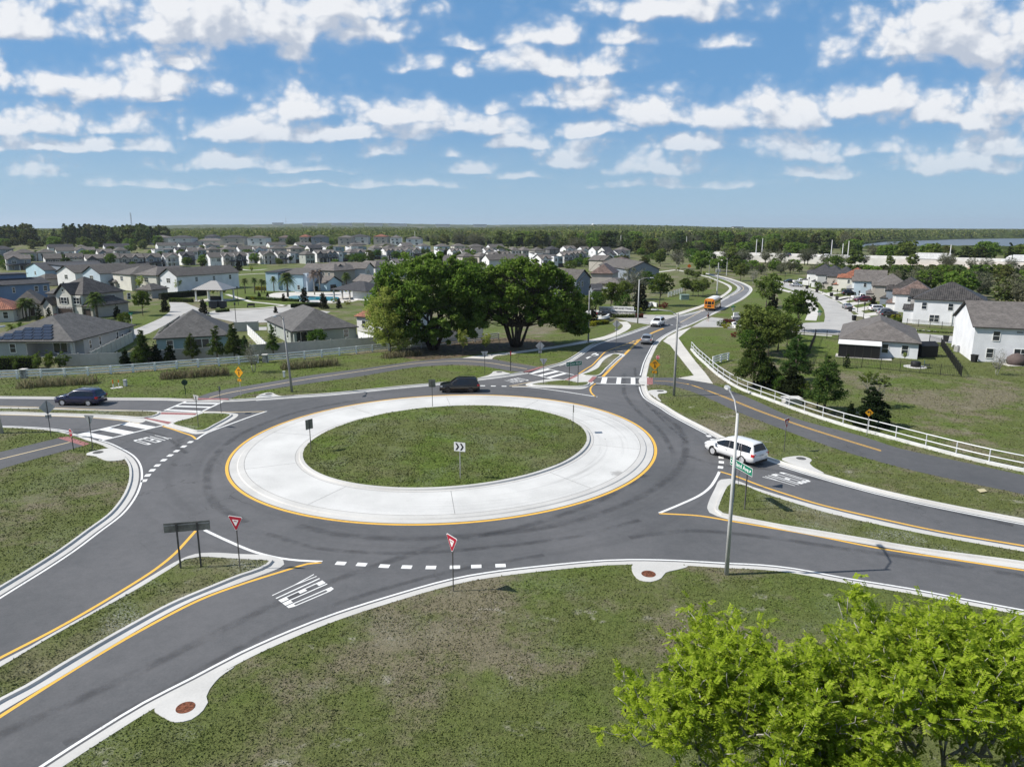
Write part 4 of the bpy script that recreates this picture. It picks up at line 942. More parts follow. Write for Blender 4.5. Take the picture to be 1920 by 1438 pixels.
solar(H, [(w - 5.2 - 1.72*i + (.35 if r_ else 0)*0 - r_*.55, .5 + r_*1.03) for r_, n in enumerate((6, 5, 4, 3, 1)) for i in range(n)], zat, sl)
mb = MB(); mb.box(w-8.3, w-8.15, 0, .15, 0, 2.7); mb.box(w-.15, w, 0, .15, 0, 2.7); mb.box(w-8.3, w, 0, .15, 2.5, 2.72); mb.build('porch_frame', WTRIM, H.t)
mb = MB(); mb.box(w-8.3, w+.6, -.6, 3.2, -.05, .06); mb.build('porch_floor', WALK, H.t)
H.win([('f', w-4.2, .3, 'g')], w, d, 0, 3.2); H.done()
H, w, d = hs('house', 'grey hip roofed house with a corner porch, left of the big trees', (547.5,622.7), (673,613.3), 2.75, (484.3,600.3))
H.vol(4.3, 0, w-4.3, d, 2.75, 0, 'none', 'sage'); H.vol(0, 2.6, 4.3, d-2.6, 2.75, 0, 'none', 'sage'); H.vol(0, 0, .5, .5, 2.75, 0, 'none', 'sage')
H.vol(0, 0, w, d, 2.75, 3.35, 'hip', 'x', 'grey'); H.walls.pop('x')
H.win([('f', w-8.4, .9, 'w'), ('f', w-2.1, .9, 'w'), ('l', 3, .9, 'w'), ('l', 7, .9, 'w'), ('l', d-4.6, .9, 'w')], w, d); H.win([('f', 2., .05, 'g')], w, d, 0, 2.6)
mb = MB(); mb.box(-.4, 4.4, -.5, 2.6, -.05, .07); mb.build('porch_floor', WALK, H.t); H.done()
H, w, d = hs('house', 'blue grey one storey house with solar panels on its left roof slope, behind the pines', (286.7,636.3), (433,629), 2.75, d=15.)
H.vol(0, 0, w, d, 2.75, 4.1, 'hip', 'teal', 'grey'); H.win([('f', 2.2, .8, 'w'), ('f', w*.45, .9, 'w'), ('f', w*.62, .2, 'g'), ('f', w-2.5, .9, 'w')], w, d)
sl = math.atan2(4.1, (min(w, d)+.9)/2)
def zat2(x, u): return Vector((-.45 + u*math.cos(sl), x, 2.88 + u*math.sin(sl)))
solar(H, [(d - 3.2 - 1.7*i, .8 + 1.03*r_) for r_ in range(4) for i in range(5 - r_)], zat2, sl, 'l'); H.done()
H, w, d = hs('house', 'tan two storey house with a dark tile hip roof and garage doors', (83.4,550.8), (155,553.5), 5.7, (258,546.2))
H.vol(0, 0, w, d, 5.7, 3.9, 'hip', 'tan', 'tile'); H.vol(w*.36, -1.2, w*.42, 6, 5.7, 2.7, 'gy', 'cream', 'tile'); H.vol(w*.78-.02, -.8, w*.22, 3, 5.5, .3, 'none', 'cream')
H.vol(w-2.2, -.4, 5.2, 11, 2.9, 1.9, 'hip', 'tan', 'tile'); H.vol(.6, -2.2, w*.26, 5, 3.0, 1.9, 'gy', 'cream', 'tile'); H.vol(w*.3, -1.3, w*.5, 2, 2.7, 0, 'none', 'stone')
H.win([('f', w*.57, 3.5, 'd'), ('f', w*.57, 7.1-.6, 's')], w, d, 0, -1.2); H.win([('f', w*.88, 3.5, 'd')], w, d, 0, -.8); H.win([('f', w*.58, .05, 'G')], w, d, 0, -1.3); H.win([('f', w+1, .05, 'H')], w, d, 0, -.4); H.win([('f', .6+w*.13, .8, 'n')], w, d, 0, -2.2)
H.win([('r', 9, 3.4, 'w'), ('r', 14, 3.4, 'w')], w, d)
for x in (w*.57 - 1.35, w*.57 + 1.35): mb = MB(); mb.box(x-.22, x+.22, -1.24, -1.18, 3.45, 5.05); mb.build('shutter', FASCIA, H.t)
for x in (w*.88 - 1.3, w*.88 + 1.25): mb = MB(); mb.box(x-.22, x+.22, -.86, -.8, 3.45, 5.05); mb.build('shutter', FASCIA, H.t)
H.done()
H, w, d = hs('house', 'tan one storey house with white porch columns behind the curved palms', (18,573), (82,570.5), 2.9, d=13)
H.vol(0, 0, w, d, 2.9, 3.2, 'hip', 'cream', 'brown'); H.win([('f', w*.3, .9, 'd'), ('f', w*.65, .05, 'D')], w, d); H.posts([(w*.1, -.4), (w*.5, -.4), (w*.8, -.4)], 0, 2.8); H.done()
H, w, d = hs('house', 'cream house with a red tile roof cut off by the left edge', (-60,584), (27,581), 2.9, d=12)
H.vol(0, 0, w, d, 2.9, 2.4, 'hip', 'cream', 'terra'); H.win([('f', w-1.6, .9, 'w'), ('f', w-5, .9, 'w'), ('r', 3, .9, 'w')], w, d); H.done()
H, w, d = hs('house', 'deep blue two storey house with a clerestory roof at the left', (-30,537.5), (96,530.6), 5.6, d=13)
H.vol(0, 0, w, 6, 5.6, 1.5, 'shed', 'blue', 'dark'); H.vol(-1, 5.9, w-2.8, 7, 8.3, 0, 'flat', 'blue', 'dark'); H.vol(-2, -.3, w*.30, 4, 7.2, 0, 'none', 'pale')
H.win([('f', w*.42, 3.3, 'n'), ('f', w*.78, 3.3, 'w'), ('f', w-1.2, 3.3, 'w')], w, d); H.win([('f', 1.8, 3.6, 's')], w, d, 0, -.3); H.done()
# entrance lodge with red tile roofs at the foot of the lime-green tree
H, w, d = hs('gatehouse', 'white lodge with red tile roofs half hidden by the pale green tree', (663,593.5), (720,598), 3.2, d=7)
H.vol(0, 0, w, d, 3.2, 2.4, 'hip', 'white', 'terra'); H.vol(.5, 7.5, w+1, 7, 5.6, 2.3, 'hip', 'white', 'terra'); H.win([('f', 2, .9, 'w')], w, d); H.done()
# pool pavilion and gazebo
H, w, d = hs('pool_house', 'white pool house with a wide dark hip roof on columns', (618.4,543), (686,547), 3.0, d=13)
H.vol(w*.55, 1, w*.45, d-1, 3.0, 0, 'none', 'white'); H.vol(0, 0, w, d, 3.0, 2.4, 'hip', 'x', 'dark'); H.walls.pop('x'); H.posts([(.4, .4), (w*.28, .4), (w*.5, .4), (.4, d-.5)], 0, 2.95, .2, wall(WC['tan'])); H.done()
m, nt, b = material('standing_seam_metal'); uv = nt.new('ShaderNodeUVMap').outputs[0]; sx = nt.new('ShaderNodeSeparateXYZ'); nt.set(sx.inputs[0], uv)
seam = nt.ramp(nt.math('PINGPONG', sx.outputs[0], .3), .05, .02); nt.set(b.inputs['Base Color'], nt.mix(seam, (.30,.29,.275), (.62,.61,.59))); b.inputs['Roughness'].default_value = .45; b.inputs['Metallic'].default_value = .3; RF['metal'] = m
H = House('gazebo', 'open gazebo with a silver metal hip roof beside the car park', 'gazebo', at(404,563.5), R(-8))
H.vol(-4, -3.2, 8, 6.4, 3.0, 2.1, 'hip', 'x', 'metal'); H.walls.pop('x'); H.posts([(sx_*3.7, sy_*2.9) for sx_ in (-1, 0, 1) for sy_ in (-1, 1)], 0, 2.95, .17)
mb = MB(); mb.box(-4.2, 4.2, -3.4, 3.4, -.05, .08); mb.build('floor_slab', WALK, H.t); mb = MB(); mb.box(-1.6, 1.6, .2, 1.2, .08, 1.0); mb.box(-1.7, 1.7, .1, 1.3, 1.0, 1.08); mb.build('counter', FASCIA, H.t); H.done()
# long gabled houses side-on, behind the tan house
for i, (l, r, fz, dd, typ, wc, rc, lab) in enumerate([
    ((45,502.5),(82,507.5),5.7,24,'gy','sky','dark','pale blue two storey house with a clerestory, leftmost of the long gabled houses'),
    ((102.5,510.6),(139.4,512.6),5.7,24,'gy','white','brown','white long two storey house with a front gable, second of the long gabled houses'),
    ((151,512.3),(186,514),5.7,24,'gy','pale','brown','light blue gabled two storey house between the white and the cream one'),
    ((207.5,513),(243,516),5.7,20,'hip','cream','brown','cream hip roofed two storey house behind the peak of the dark tile roof'),
    ((251,515.6),(292,517.2),5.7,20,'hip','cream','taupe','cream hip roofed two storey house left of the white gable'),
    ((295.6,517),(330,518.8),5.7,27,'gy','coolwhite','brown','white gabled long two storey house, nearest to the gazebo')]):
    H, w, d = hs('house', lab, l, r, fz, d=dd, group='long houses behind the tile roof'); H.vol(0, 0, w, d, fz, 2.6, typ, wc, rc)
    H.win([('f', w*.5, 3.4, 'd'), ('r', d*.3, 3.5, 'w'), ('r', d*.58, 3.5, 'w'), ('r', d*.85, 3.5, 'w'), ('r', d*.72, .5, 'n'), ('f', w*.3, .7, 'w')], w, d)
    if i == 0: H.vol(w*.3, 4, w, 16, 7.6, .0, 'flat', 'slate', 'dark')
    H.done()
for l, r, lab in (((284,544.5),(318,540.5),'small beige garage with a grey hip roof left of the gazebo'), ((214,529.5),(250,527.5),'small beige garage just behind the peak of the tile roof'), ((84,524),(124,521),'small beige garage behind the deep blue house')):
    H, w, d = hs('garage', lab, l, r, 2.7, d=6.5); H.vol(0, 0, w, d, 2.7, 1.7, 'hip', 'tan', 'brown'); H.win([('l', 3, .05, 'H')], w, d); H.done()
# light blue modern house, its garage and the neighbours to its right
H, w, d = hs('house', 'light blue modern two storey house with low sloping roofs, behind the pool palms', (494,511), (566,512.5), 6.6, d=13)
H.vol(0, 0, w*.34, d, 6.7, .5, 'shed', 'sky', 'dark', o=.3); H.vol(w*.34, .6, w*.66, d-.6, 6.0, 1.5, 'shed', 'sky', 'brown'); H.vol(w-.1, 1, 1.6, d-2, 6.4, .2, 'none', 'pale'); H.win([('f', w*.9, .8, 'w'), ('r', 3, 4.2, 's'), ('r', 4, .8, 'w'), ('f', w*.2, 3.8, 'w')], w, d); H.done()
for l, r, z, d, typ, wc, rc, wins, lab in [
    ((580,530),(612,532),2.8,8,'gx','sky','taupe',[('r',3,.05,'H')],'light blue garage with a brown roof behind the white palms'),
    ((594,507),(626,508.5),5.7,12,'hip','taupe','taupe',[('f',3,3.4,'w'),('f',6,3.4,'w')],'taupe two storey house right of the light blue modern one'),
    ((627,507.6),(650,505.5),5.7,16,'gy','pale','taupe',[('f',2,3.4,'w'),('f',4.4,3.4,'w')],'pale blue gabled two storey house behind the yellow-skirted palm'),
    ((650,505.4),(677,503.2),5.7,14,'hip','tan','taupe',[('f',3,3.4,'w'),('f',6,3.4,'w')],'tan hip roofed two storey house left of the big trees'),
    ((686,504.5),(703,501.8),5.7,18,'gy','ltgrey','taupe',[('f',2,3.4,'w'),('f',4,3.4,'w')],'grey gabled two storey house touching the crown of the big left tree'),
    ((703,501.5),(724,500.5),5.7,14,'hip','ltgrey','taupe',[('f',3,3.4,'w')],'grey hip roofed house, second beyond the left tree crown'), ((724,500),(745,498.5),5.7,14,'gx','coolwhite','taupe',[('f',3,3.4,'w')],'white sided house just above the left tree crown'),
    ((745,497),(775,496),5.7,14,'gx','ltgrey','taupe',[('f',3,3.4,'w')],'grey house with a dark dormer above the left tree crown'),
    ((660,528),(692,530.5),2.8,8,'gx','cream','taupe',[('f',4,.05,'G')],'cream garage right of the yellow-skirted palm')]:
    H, w, d = hs('house', lab, l, r, z, d=d); H.vol(0, 0, w, d, z, 2.3, typ, wc, rc); H.win(wins, w, d); H.done()

# ------------------------------------------------------------------ rows of two-storey houses: a few designs, each house its own thing
ROWS = {}
def town(u0, u1, v, style, wc, rc, row, z=5.7, dep=13, gz=0., lab=None, ac=None):
    """front eave from column u0 to u1 at row v (photo pixels); gz lifts the plot on its hill"""
    a, b = at(u0, v, z*HK + gz), at(u1, v, z*HK + gz); turn = 0 if gz else (.66 if u0 < 800 else .42); w = max(6.2, (b-a).length/HK*.92 - .9); dep = dep if gz else 10.5; org = Vector((a.x + .45 + dep*HK*.34*math.sin(turn), a.y + .45, gz))
    names = {'gable': 'front gable', 'twin': 'twin gable', 'porch': 'double porch', 'side': 'long ridge', 'hip': 'hip roofed', 'box': 'flat box', 'dorm': 'triple dormer'}
    n = ROWS[row] = ROWS.get(row, 0) + 1
    zb = -5. if gz else -.1
    col = {'coolwhite': 'white', 'ltgrey': 'light grey', 'pale': 'pale blue', 'dark': 'charcoal'}.get(wc, wc)
    H = House('house', lab or f'{col} two storey {names[style]} house, {ORD[n]} from the left in {row}', 'house', org, turn, 'houses of ' + row, HK)
    side = ac or ('white' if wc != 'white' else 'coolwhite')
    if style == 'gable':
        H.vol(0, 1, w, dep, z, 2.2, 'gx', side, rc); H.vol(w*.08, 0, w*.46, 3.4, z-.1, 1.7, 'gy', wc, rc, o=.35); H.vol(w*.54, .7, w*.46-.1, 1, z-.3, 0, 'none', wc); H.vol(0, -1.6, w, 2.4, 2.7, .7, 'shed', 'x', 'dark', o=.2); H.walls.pop('x')
        H.win([('f', w*.31, 3.5, 'd')], w, dep); H.win([('f', w*.78, 3.5, 'w')], w, dep, 0, .7); H.win([('f', w*.25, .5, 'w'), ('f', w*.6, .05, 'D')], w, dep, 0, 0); H.posts([(.3, -1.4), (w*.5, -1.4), (w-.3, -1.4)], 0, 2.7)
    elif style == 'twin':
        H.vol(0, 1.2, w, dep, z, 2.2, 'gx', side, rc); H.vol(.1, 0, w*.46, 3.4, z-.1, 1.6, 'gy', wc, rc, o=.3); H.vol(w*.52, .3, w*.46, 3.4, z-.1, 1.6, 'gy', wc, rc, o=.3)
        H.win([('f', w*.24, 3.5, 'd')], w, dep); H.win([('f', w*.75, 3.5, 'd')], w, dep, 0, .3); H.vol(0, -1.6, w, 1.8, 2.7, .5, 'shed', 'x', 'dark', o=.2); H.walls.pop('x'); H.posts([(.3, -1.4), (w*.36, -1.4), (w*.7, -1.4), (w-.3, -1.4)], 0, 2.7); H.win([('f', w*.3, .05, 'D'), ('f', w*.7, .6, 'w')], w, dep)
    elif style == 'porch':
        H.vol(0, 2.6, w, dep, z, 2.2, 'gx', side, rc); H.vol(.2, 0, w-.4, 3, z-.1, 2., 'gy', 'x', rc, o=.3); H.walls['x'] = MB()
        q = H.walls.setdefault(wc, MB()); q.face([(.2, .1, z), (w-.2, .1, z), (w/2, .1, z+1.7)]); q.box(.1, w-.1, .05, .25, 2.7, 3.1); q.box(.1, w-.1, .25, 2.6, 2.8, 3.0); H.walls.pop('x')
        H.posts([(.4 + i*(w-.8)/3, .2) for i in range(4)], 0, 2.7, .13); H.posts([(.4 + i*(w-.8)/3, .2) for i in range(4)], 3.1, z-.1, .13)
        mb = MB(); [mb.box(.4, w-.4, .12, .2, zz, zz+.06) for zz in (3.4, 3.7, 4.0)]; mb.build('railing', FASCIA, H.t); H.win([('f', w*.3, 3.3, 'w'), ('f', w*.7, 3.3, 'w'), ('f', w*.3, .5, 'w'), ('f', w*.7, .05, 'D')], w, dep, 0, 2.6)
    elif style == 'box':
        H.vol(0, 1, w, dep, z-.4, 1.3, 'shed', side, rc, o=.2); H.vol(.1, 0, w*.45, 3, z+.6, 0, 'flat', wc, 'dark', o=.1); H.vol(w*.5, .3, w*.48, 3, z+.2, 0, 'flat', ac or 'teal', 'dark', o=.1); H.win([('f', w*.25, 3.5, 'w')], w, dep); H.win([('f', w*.75, 3.5, 'd'), ('f', w*.7, .05, 'G')], w, dep, 0, .3)
    elif style == 'dorm':
        H.vol(0, 0, w, dep, z, 2.7, 'gx', side, rc); q = H.walls.setdefault(wc, MB()); q.box(.02, w-.02, -.02, 0, 0, z-.1)
        for k in range(3): H.vol(w*(.12 + .28*k), -.05, w*.2, 2.6, z+.5, .6, 'gy', wc, rc, z0=z-.4, o=.15); H.win([('f', w*(.22 + .28*k), z-.5, 's')], w, dep, 0, -.05)
        H.win([('f', w*.3, 1., 'd'), ('f', w*.7, 1., 'd')], w, dep, 0, -.02)
    elif style == 'side':
        H.vol(0, 0, w, dep, z, 2.7, 'gx', side, rc); q = H.walls.setdefault(wc, MB()); q.box(.02, w-.02, -.02, 0, 0, z-.1); H.win([('f', w*.3, 3.5, 'd'), ('f', w*.75, 3.5, 'd'), ('f', w*.5, .6, 'd'), ('l', dep*.5, 3.5, 'w')], w, dep, 0, 0)
    else:
        H.vol(0, 0, w, dep, z, 2.4, 'hip', wc, rc, z0=zb); H.win([('f', w*.25, 3.5, 'd'), ('f', w*.7, 3.5, 'd'), ('f', w*.3, .7, 'd'), ('f', w*.72, .05, 'g'), ('l', dep*.5, 3.5, 'w')], w, dep)
    return H.done()
ORD = ['', 'first', 'second', 'third', 'fourth', 'fifth', 'sixth', 'seventh', 'eighth', 'ninth', 'tenth', '11th', '12th', '13th', '14th', '15th', '16th', '17th', '18th', '19th', '20th', '21st', '22nd', '23rd', '24th', '25th', '26th', '27th', '28th', '29th', '30th'] + ['31st', '32nd', '33rd'] + ['%dth' % i for i in range(34, 60)]
r1 = 'the nearer estate row'
for a in [(0,46,487,'gable','slate','taupe'), (74,106,486,'side','dark','brown'), (116,148,485.5,'dorm','grey','brown'), (152,188,486,'gable','dark','taupe'), (190,214,485,'side','cream','taupe'), (216,236,484.5,'gable','tan','brown'), (237,262,484,'gable','grey','taupe'), (264,296,483.5,'gable','slate','brown'), (302,330,483,'porch','white','taupe'), (332,360,480,'gable','dark','dark'),
          (384,409,483.5,'side','white','brown'), (410,432,481.5,'gable','tan','taupe'), (434,456,480.5,'gable','dark','brown'), (457,484,477.5,'box','white','taupe'), (486,512,478.5,'porch','tan','brown'), (513,534,478,'gable','tan','brown'), (536,562,477,'box','white','taupe'), (564,586,478,'hip','sage','brown'), (587,606,476,'gable','dark','taupe'), (607,626,475.5,'twin','slate','taupe'), (627,646,475,'box','white','taupe'), (648,662,474.5,'hip','grey','taupe'), (663,680,473.5,'gable','slate','taupe'), (682,716,472,'box','white','brown'), (718,734,471.5,'twin','slate','taupe'), (735,752,471,'twin','white','taupe'), (753,768,470.5,'porch','white','taupe'), (769,790,470,'gable','sage','taupe')]: town(*a, r1)
r2 = 'the second estate row'
for a in [(0,30,478,'hip','tan','taupe'), (16,58,475,'hip','grey','brown'), (62,96,474,'hip','white','brown'), (98,132,471.5,'side','coolwhite','brown'), (134,172,470,'gable','pale','taupe'), (176,205,474,'gable','slate','taupe'), (208,234,470,'hip','grey','brown'), (282,322,470,'box','white','taupe'), (324,345,470,'gable','dark','dark'), (346,362,472,'side','white','taupe'), (363,382,470,'hip','teal','taupe'),
          (384,410,469,'hip','tan','brown'), (412,440,468,'hip','grey','taupe'), (442,470,468,'side','white','brown'), (472,500,467.5,'gable','pale','taupe'), (503,536,467,'hip','grey','brown'), (538,570,466.5,'hip','tan','taupe'), (574,604,466,'side','dark','dark'), (608,648,464.5,'box','white','taupe'), (652,690,464,'box','white','brown'), (694,716,466,'hip','grey','taupe'), (720,740,466,'hip','grey','brown'), (745,775,465,'hip','white','taupe')]: town(*a, r2)
r3 = 'the third estate row'
for a in [(-20,16,468,'hip','slate','dark'), (84,130,465,'side','white','dark'), (136,160,465,'hip','slate','taupe'), (190,238,463.5,'side','white','dark'), (290,328,461,'side','white','brown'), (332,370,461,'side','white','dark'), (380,410,460.5,'gable','grey','taupe'), (420,452,460,'hip','grey','brown'), (500,536,460,'side','coolwhite','brown'), (552,585,460,'side','pale','taupe'), (592,622,460,'hip','white','brown'), (655,688,459.5,'hip','tan','taupe'), (712,745,461,'hip','tan','brown'), (750,776,461,'side','white','taupe'), (784,808,462,'hip','pale','taupe')]: town(*a, r3)
r4 = 'the tree top cluster'
for a in [(816,845,462.5,'hip','pale','taupe'), (848,876,462,'hip','cream','taupe'), (878,912,463.5,'hip','tan','brown'), (915,948,464.5,'side','white','brown'), (818,842,470.5,'box','white','taupe'), (843,860,472,'twin','white','taupe'), (862,882,472,'gable','white','brown'), (884,905,472,'side','white','brown'), (907,925,471,'gable','white','taupe'), (930,955,470.5,'box','white','dark'), (862,890,482,'hip','tan','brown'), (892,912,482,'hip','tan','taupe'), (914,934,480,'gable','grey','taupe'), (936,958,478.5,'twin','white','brown'),
          (955,974,470,'hip','white','taupe'), (975,996,470,'hip','sage','taupe'), (998,1024,471,'hip','cream','brown'), (1026,1052,468,'hip','dark','dark'), (1058,1084,467,'gable','white','taupe'), (1090,1110,468.5,'twin','white','brown'), (1112,1128,470,'side','white','brown'), (1000,1035,477,'box','white','brown'), (1010,1030,486,'gable','coolwhite','taupe'), (1032,1052,483,'box','coolwhite','taupe'), (1052,1064,480,'twin','grey','taupe'), (1065,1080,478,'twin','tan','taupe'), (1080,1092,476,'gable','grey','taupe'),
          (1130,1150,471,'side','slate','dark'), (1133,1160,478.5,'gable','white','dark'), (1155,1180,476,'gable','white','dark'), (1160,1184,470,'hip','cream','taupe'), (910,1000,488,'side','ltgrey','brown'), (820,860,490,'side','ltgrey','taupe')]: town(*a, r4)
# the big brown roofs just right of the trees
for l, r, z, d, typ, wc, rc, rise, wins, lab in [
    ((1081.5,525),(1110,521.5),5.7,22,'gy','slate','brown',3.0,[('f',2,3.4,'w'),('f',4.2,3.4,'w')],'slate grey two storey house with a dark dormered roof right of the tree crown'),
    ((1105,513.2),(1150,514),5.9,16,'hip','tan','pink',3.2,[('r',3,3.4,'w')],'tan two storey house with a striped brown tile hip roof'),
    ((1122,497),(1176,506),6.0,14,'gx','slate','brown',3.0,[('f',9,3.4,'w')],'slate grey house with a broad gable behind the striped roof'),
    ((1118,532),(1165,534),3.0,12,'hip','tan','taupe',1.8,[],'low tan one storey wing below the striped roof'),
    ((1128,492),(1175,493.5),5.7,14,'hip','tan','pink',2.5,[('r',3,3.4,'w')],'tan house with a striped roof behind the broad gable'), ((1102,488),(1132,489),5.7,12,'gx','tan','taupe',2.4,[],'tan house with a light brown roof above the tree crown'),
    ((1110,545),(1132,545),3.0,10,'gx','slate','dark',1.6,[],'low dark roofed wing half hidden behind the lamp post tree')]:
    H, w, d = hs('house', lab, l, r, z, d=d); H.vol(0, 0, w, d, z, rise, typ, wc, rc); H.win(wins, w, d); H.done()
# ---- houses along the street on the right
H, w, d = hs('house', 'white two storey house with a brown shingle gable roof at the right edge', (1824.3,613.7), (1985,620.5), 5.8, (1804,593))
H.vol(0, 0, w, d, 5.8, 3.6, 'gx', 'coolwhite', 'taupe'); H.win([('f', 3.2, 3.7, 'w'), ('f', 2.6, .75, 'w'), ('f', 7.4, .9, 't'), ('f', 7.2, 5.2, 's') if 0 else ('f', 12, 3.7, 'w')], w, d)
mb = MB(); mb.box(6.0, 6.9, -.03, 0, 5.15, 5.3); mb.build('vent', FASCIA, H.t); H.done()
H, w, d = hs('house', 'white one storey house with a brown hip roof and a black screened porch', (1572,635.6), (1729,645.3), 2.75, (1577,608.5))
H.vol(0, 0, w, d, 2.75, 2.9, 'hip', 'coolwhite', 'taupe'); H.win([('f', w*.585, .75, 'w'), ('f', w-2., .75, 'w')], w, d)
SCREEN = flat('black_screen', (.008,.008,.009), .6, var=.1)
x1 = w*.52; mb = MB(); mb.box(-.2, x1, -3.0, -2.95, .08, 2.25); mb.box(-.2, -.15, -2.95, 0, .08, 2.3); mb.box(x1-.05, x1, -2.95, 0, .08, 2.3); mb.build('porch_screen', SCREEN, H.t)
mb = MB(); [mb.box(x-.04, x+.04, -3.05, -3.0, .06, 2.3) for x in np.linspace(-.16, x1-.04, 6)]; mb.build('porch_frame', FASCIA, H.t)
mb = MB(); mb.rings([[Vector((-.35, 0, 2.62)), Vector((-.35, -3.2, 2.28)), Vector((-.35, -3.2, 2.38)), Vector((-.35, 0, 2.78))], [Vector((x1+.15, 0, 2.62)), Vector((x1+.15, -3.2, 2.28)), Vector((x1+.15, -3.2, 2.38)), Vector((x1+.15, 0, 2.78))]]); mb.build('porch_roof', WTRIM, H.t)
mb = MB(); mb.box(-.6, x1+1.9, -3.5, 0, -.05, .07); mb.build('porch_floor', WALK, H.t); H.done()
tv = H.t.matrix_basis.copy() if False else None
H, w, d = hs('house', 'white two storey house with a dark tile hip roof, second from the right', (1711,561), (1852,567.5), 5.8, d=14)
H.vol(0, 0, w, d, 5.8, 3.7, 'hip', 'coolwhite', 'tile'); H.vol(-2.1, .8, 2.4, 6, 3.2, .9, 'gx', 'coolwhite', 'tile', o=.3); H.vol(-1.2, 7, 3, 5, 5.8, 1.6, 'gx', 'stone', 'tile')
H.win([('f', 2.1, 3.6, 'w'), ('f', 7.4, 3.6, 'w'), ('f', 4.4, .8, 'd')], w, d); mb = MB(); mb.box(7.7, 8.0, -.18, 0, .1, 3.2); mb.build('downpipe', WTRIM, H.t); H.done()
yy = [(1677,552,1740,554.5,'pink','coolwhite','white and stone house with a pinkish tile roof, third from the right',('stone',)), (1664,543.5,1722,546,'tile','slate','stone fronted house with a dark tile roof, fourth from the right',('stone',)), (1638,536,1690,537.6,'taupe','tan','tan house with a tall brown hip roof in the middle of the right hand row',()), (1600,527.6,1650,529,'taupe','pale','blue grey house with white front gables beside the metal porch roof',('g',)), (1571,521,1606,522.4,'terra','cream','cream house with a bright terracotta roof in the right hand row',('g',)), (1552,518.6,1580,519.6,'dark','tan','tan house with two small front gables left of the terracotta roof',('g',)), (1531,515.6,1560,516.6,'dark','grey','grey house, second from the far end of the right hand row',()), (1514,512.5,1540,513.4,'dark','white','white house at the far end of the right hand row',())]
for u0, v0, u1, v1, rc, wc, lab, ex in yy:
    H, w, d = hs('house', lab, (u0, v0), (u1, v1), 5.8, d=13.5, group='houses along the right hand street', k=.70); w = 11.5; typ = 'gx' if wc == 'pale' else 'hip'
    H.vol(0, 0, w, d, 5.8, 4.3, typ, wc, rc)
    fw = 'white' if wc in ('pale', 'white', 'grey', 'coolwhite') else wc
    H.vol(-.8, .5, 1.2, 3.4, 5.6, 1.5, 'gx', fw, rc, o=.3); H.vol(-.8, 5.4, 1.2, 4.4, 5.6, 1.5, 'gx', 'stone' if 'stone' in ex else fw, rc, o=.3)
    H.vol(-2.6, .4, 3, d-1, 2.7, .9, 'hip', fw, 'metal' if wc == 'pale' else rc, o=.2)
    H.win([('f', w*.35, 3.6, 'w'), ('f', w*.75, 3.6, 'w'), ('f', w*.5, .8, 'w')], w, d); H.win([('l', d-2.2-.0, 3.7, 'w'), ('l', d-7.6, 3.7, 'd')], w, d, -.8); H.win([('l', d*.5, .05, 'G')], w, d-1, -2.6, .4); H.done()
# ---- houses on the hill behind the estate
r5 = 'the hill top row'
for a in [(276,318,446,'hip','cream','taupe'), (314,362,446.5,'hip','ltgrey','dark'), (366,420,452,'hip','cream','taupe'), (382,405,444,'hip','grey','dark'), (411,461,446,'hip','tan','dark'), (462,502,446.5,'hip','white','brown'), (520,545,446,'hip','tan','pink'), (560,580,444.5,'hip','tan','terra'), (582,612,445,'hip','slate','dark'), (632,662,446,'hip','tan','taupe'), (655,692,444,'hip','ltgrey','dark'), (699,728,444,'hip','tan','terra'), (730,752,446,'hip','white','taupe'), (760,792,448,'hip','white','taupe')]:
    u0, u1, v = a[:3]; Y = 640. + random.uniform(-15, 25); p = atY(u0, v, Y); q = atY(u1, v, Y)
    z = 6.2; gz = p.z - z*HK
    town(*a, r5, z=z, gz=gz, dep=16)
# ------------------------------------------------------------------ vehicles
def car_paint(name, c, rough=.25, metal=0.):
    m, nt, b = material(name); b.inputs['Base Color'].default_value = c4(c); b.inputs['Roughness'].default_value = rough; b.inputs['Metallic'].default_value = metal
    b.inputs['Coat Weight'].default_value = .8; b.inputs['Coat Roughness'].default_value = .04; return m
CP = {'blue': car_paint('blue_paint', (.005,.007,.050)), 'black': car_paint('black_paint', (.006,.006,.008)), 'white': car_paint('white_paint', (.75,.75,.75)), 'silver': car_paint('silver_paint', (.30,.31,.33), .3, .4), 'maroon': car_paint('maroon_paint', (.12,.008,.02)), 'dark': car_paint('charcoal_paint', (.03,.032,.04)), 'orange': car_paint('bus_orange', (.70,.25,.012), .4)}
TYRE = flat('tyre_rubber', (.015,.015,.015), .85, var=.1); RIM = flat('alloy_rim', (.60,.60,.61), .3, .35, var=.05); RIM_D = flat('dark_rim', (.05,.05,.055), .35, .6); CGLASS = glass_mat('car_glass', (.008,.009,.011)); RED_L = flat('tail_lamp_red', (.45,.012,.015), .2, var=.05); WHITE_L = flat('head_lamp', (.65,.66,.68), .1, var=.03); BLACK_P = flat('black_plastic', (.014,.014,.015), .6); PLATE = flat('number_plate', (.55,.56,.55), .5); CHROME = flat('chrome', (.6,.6,.6), .15, .9, var=.03)
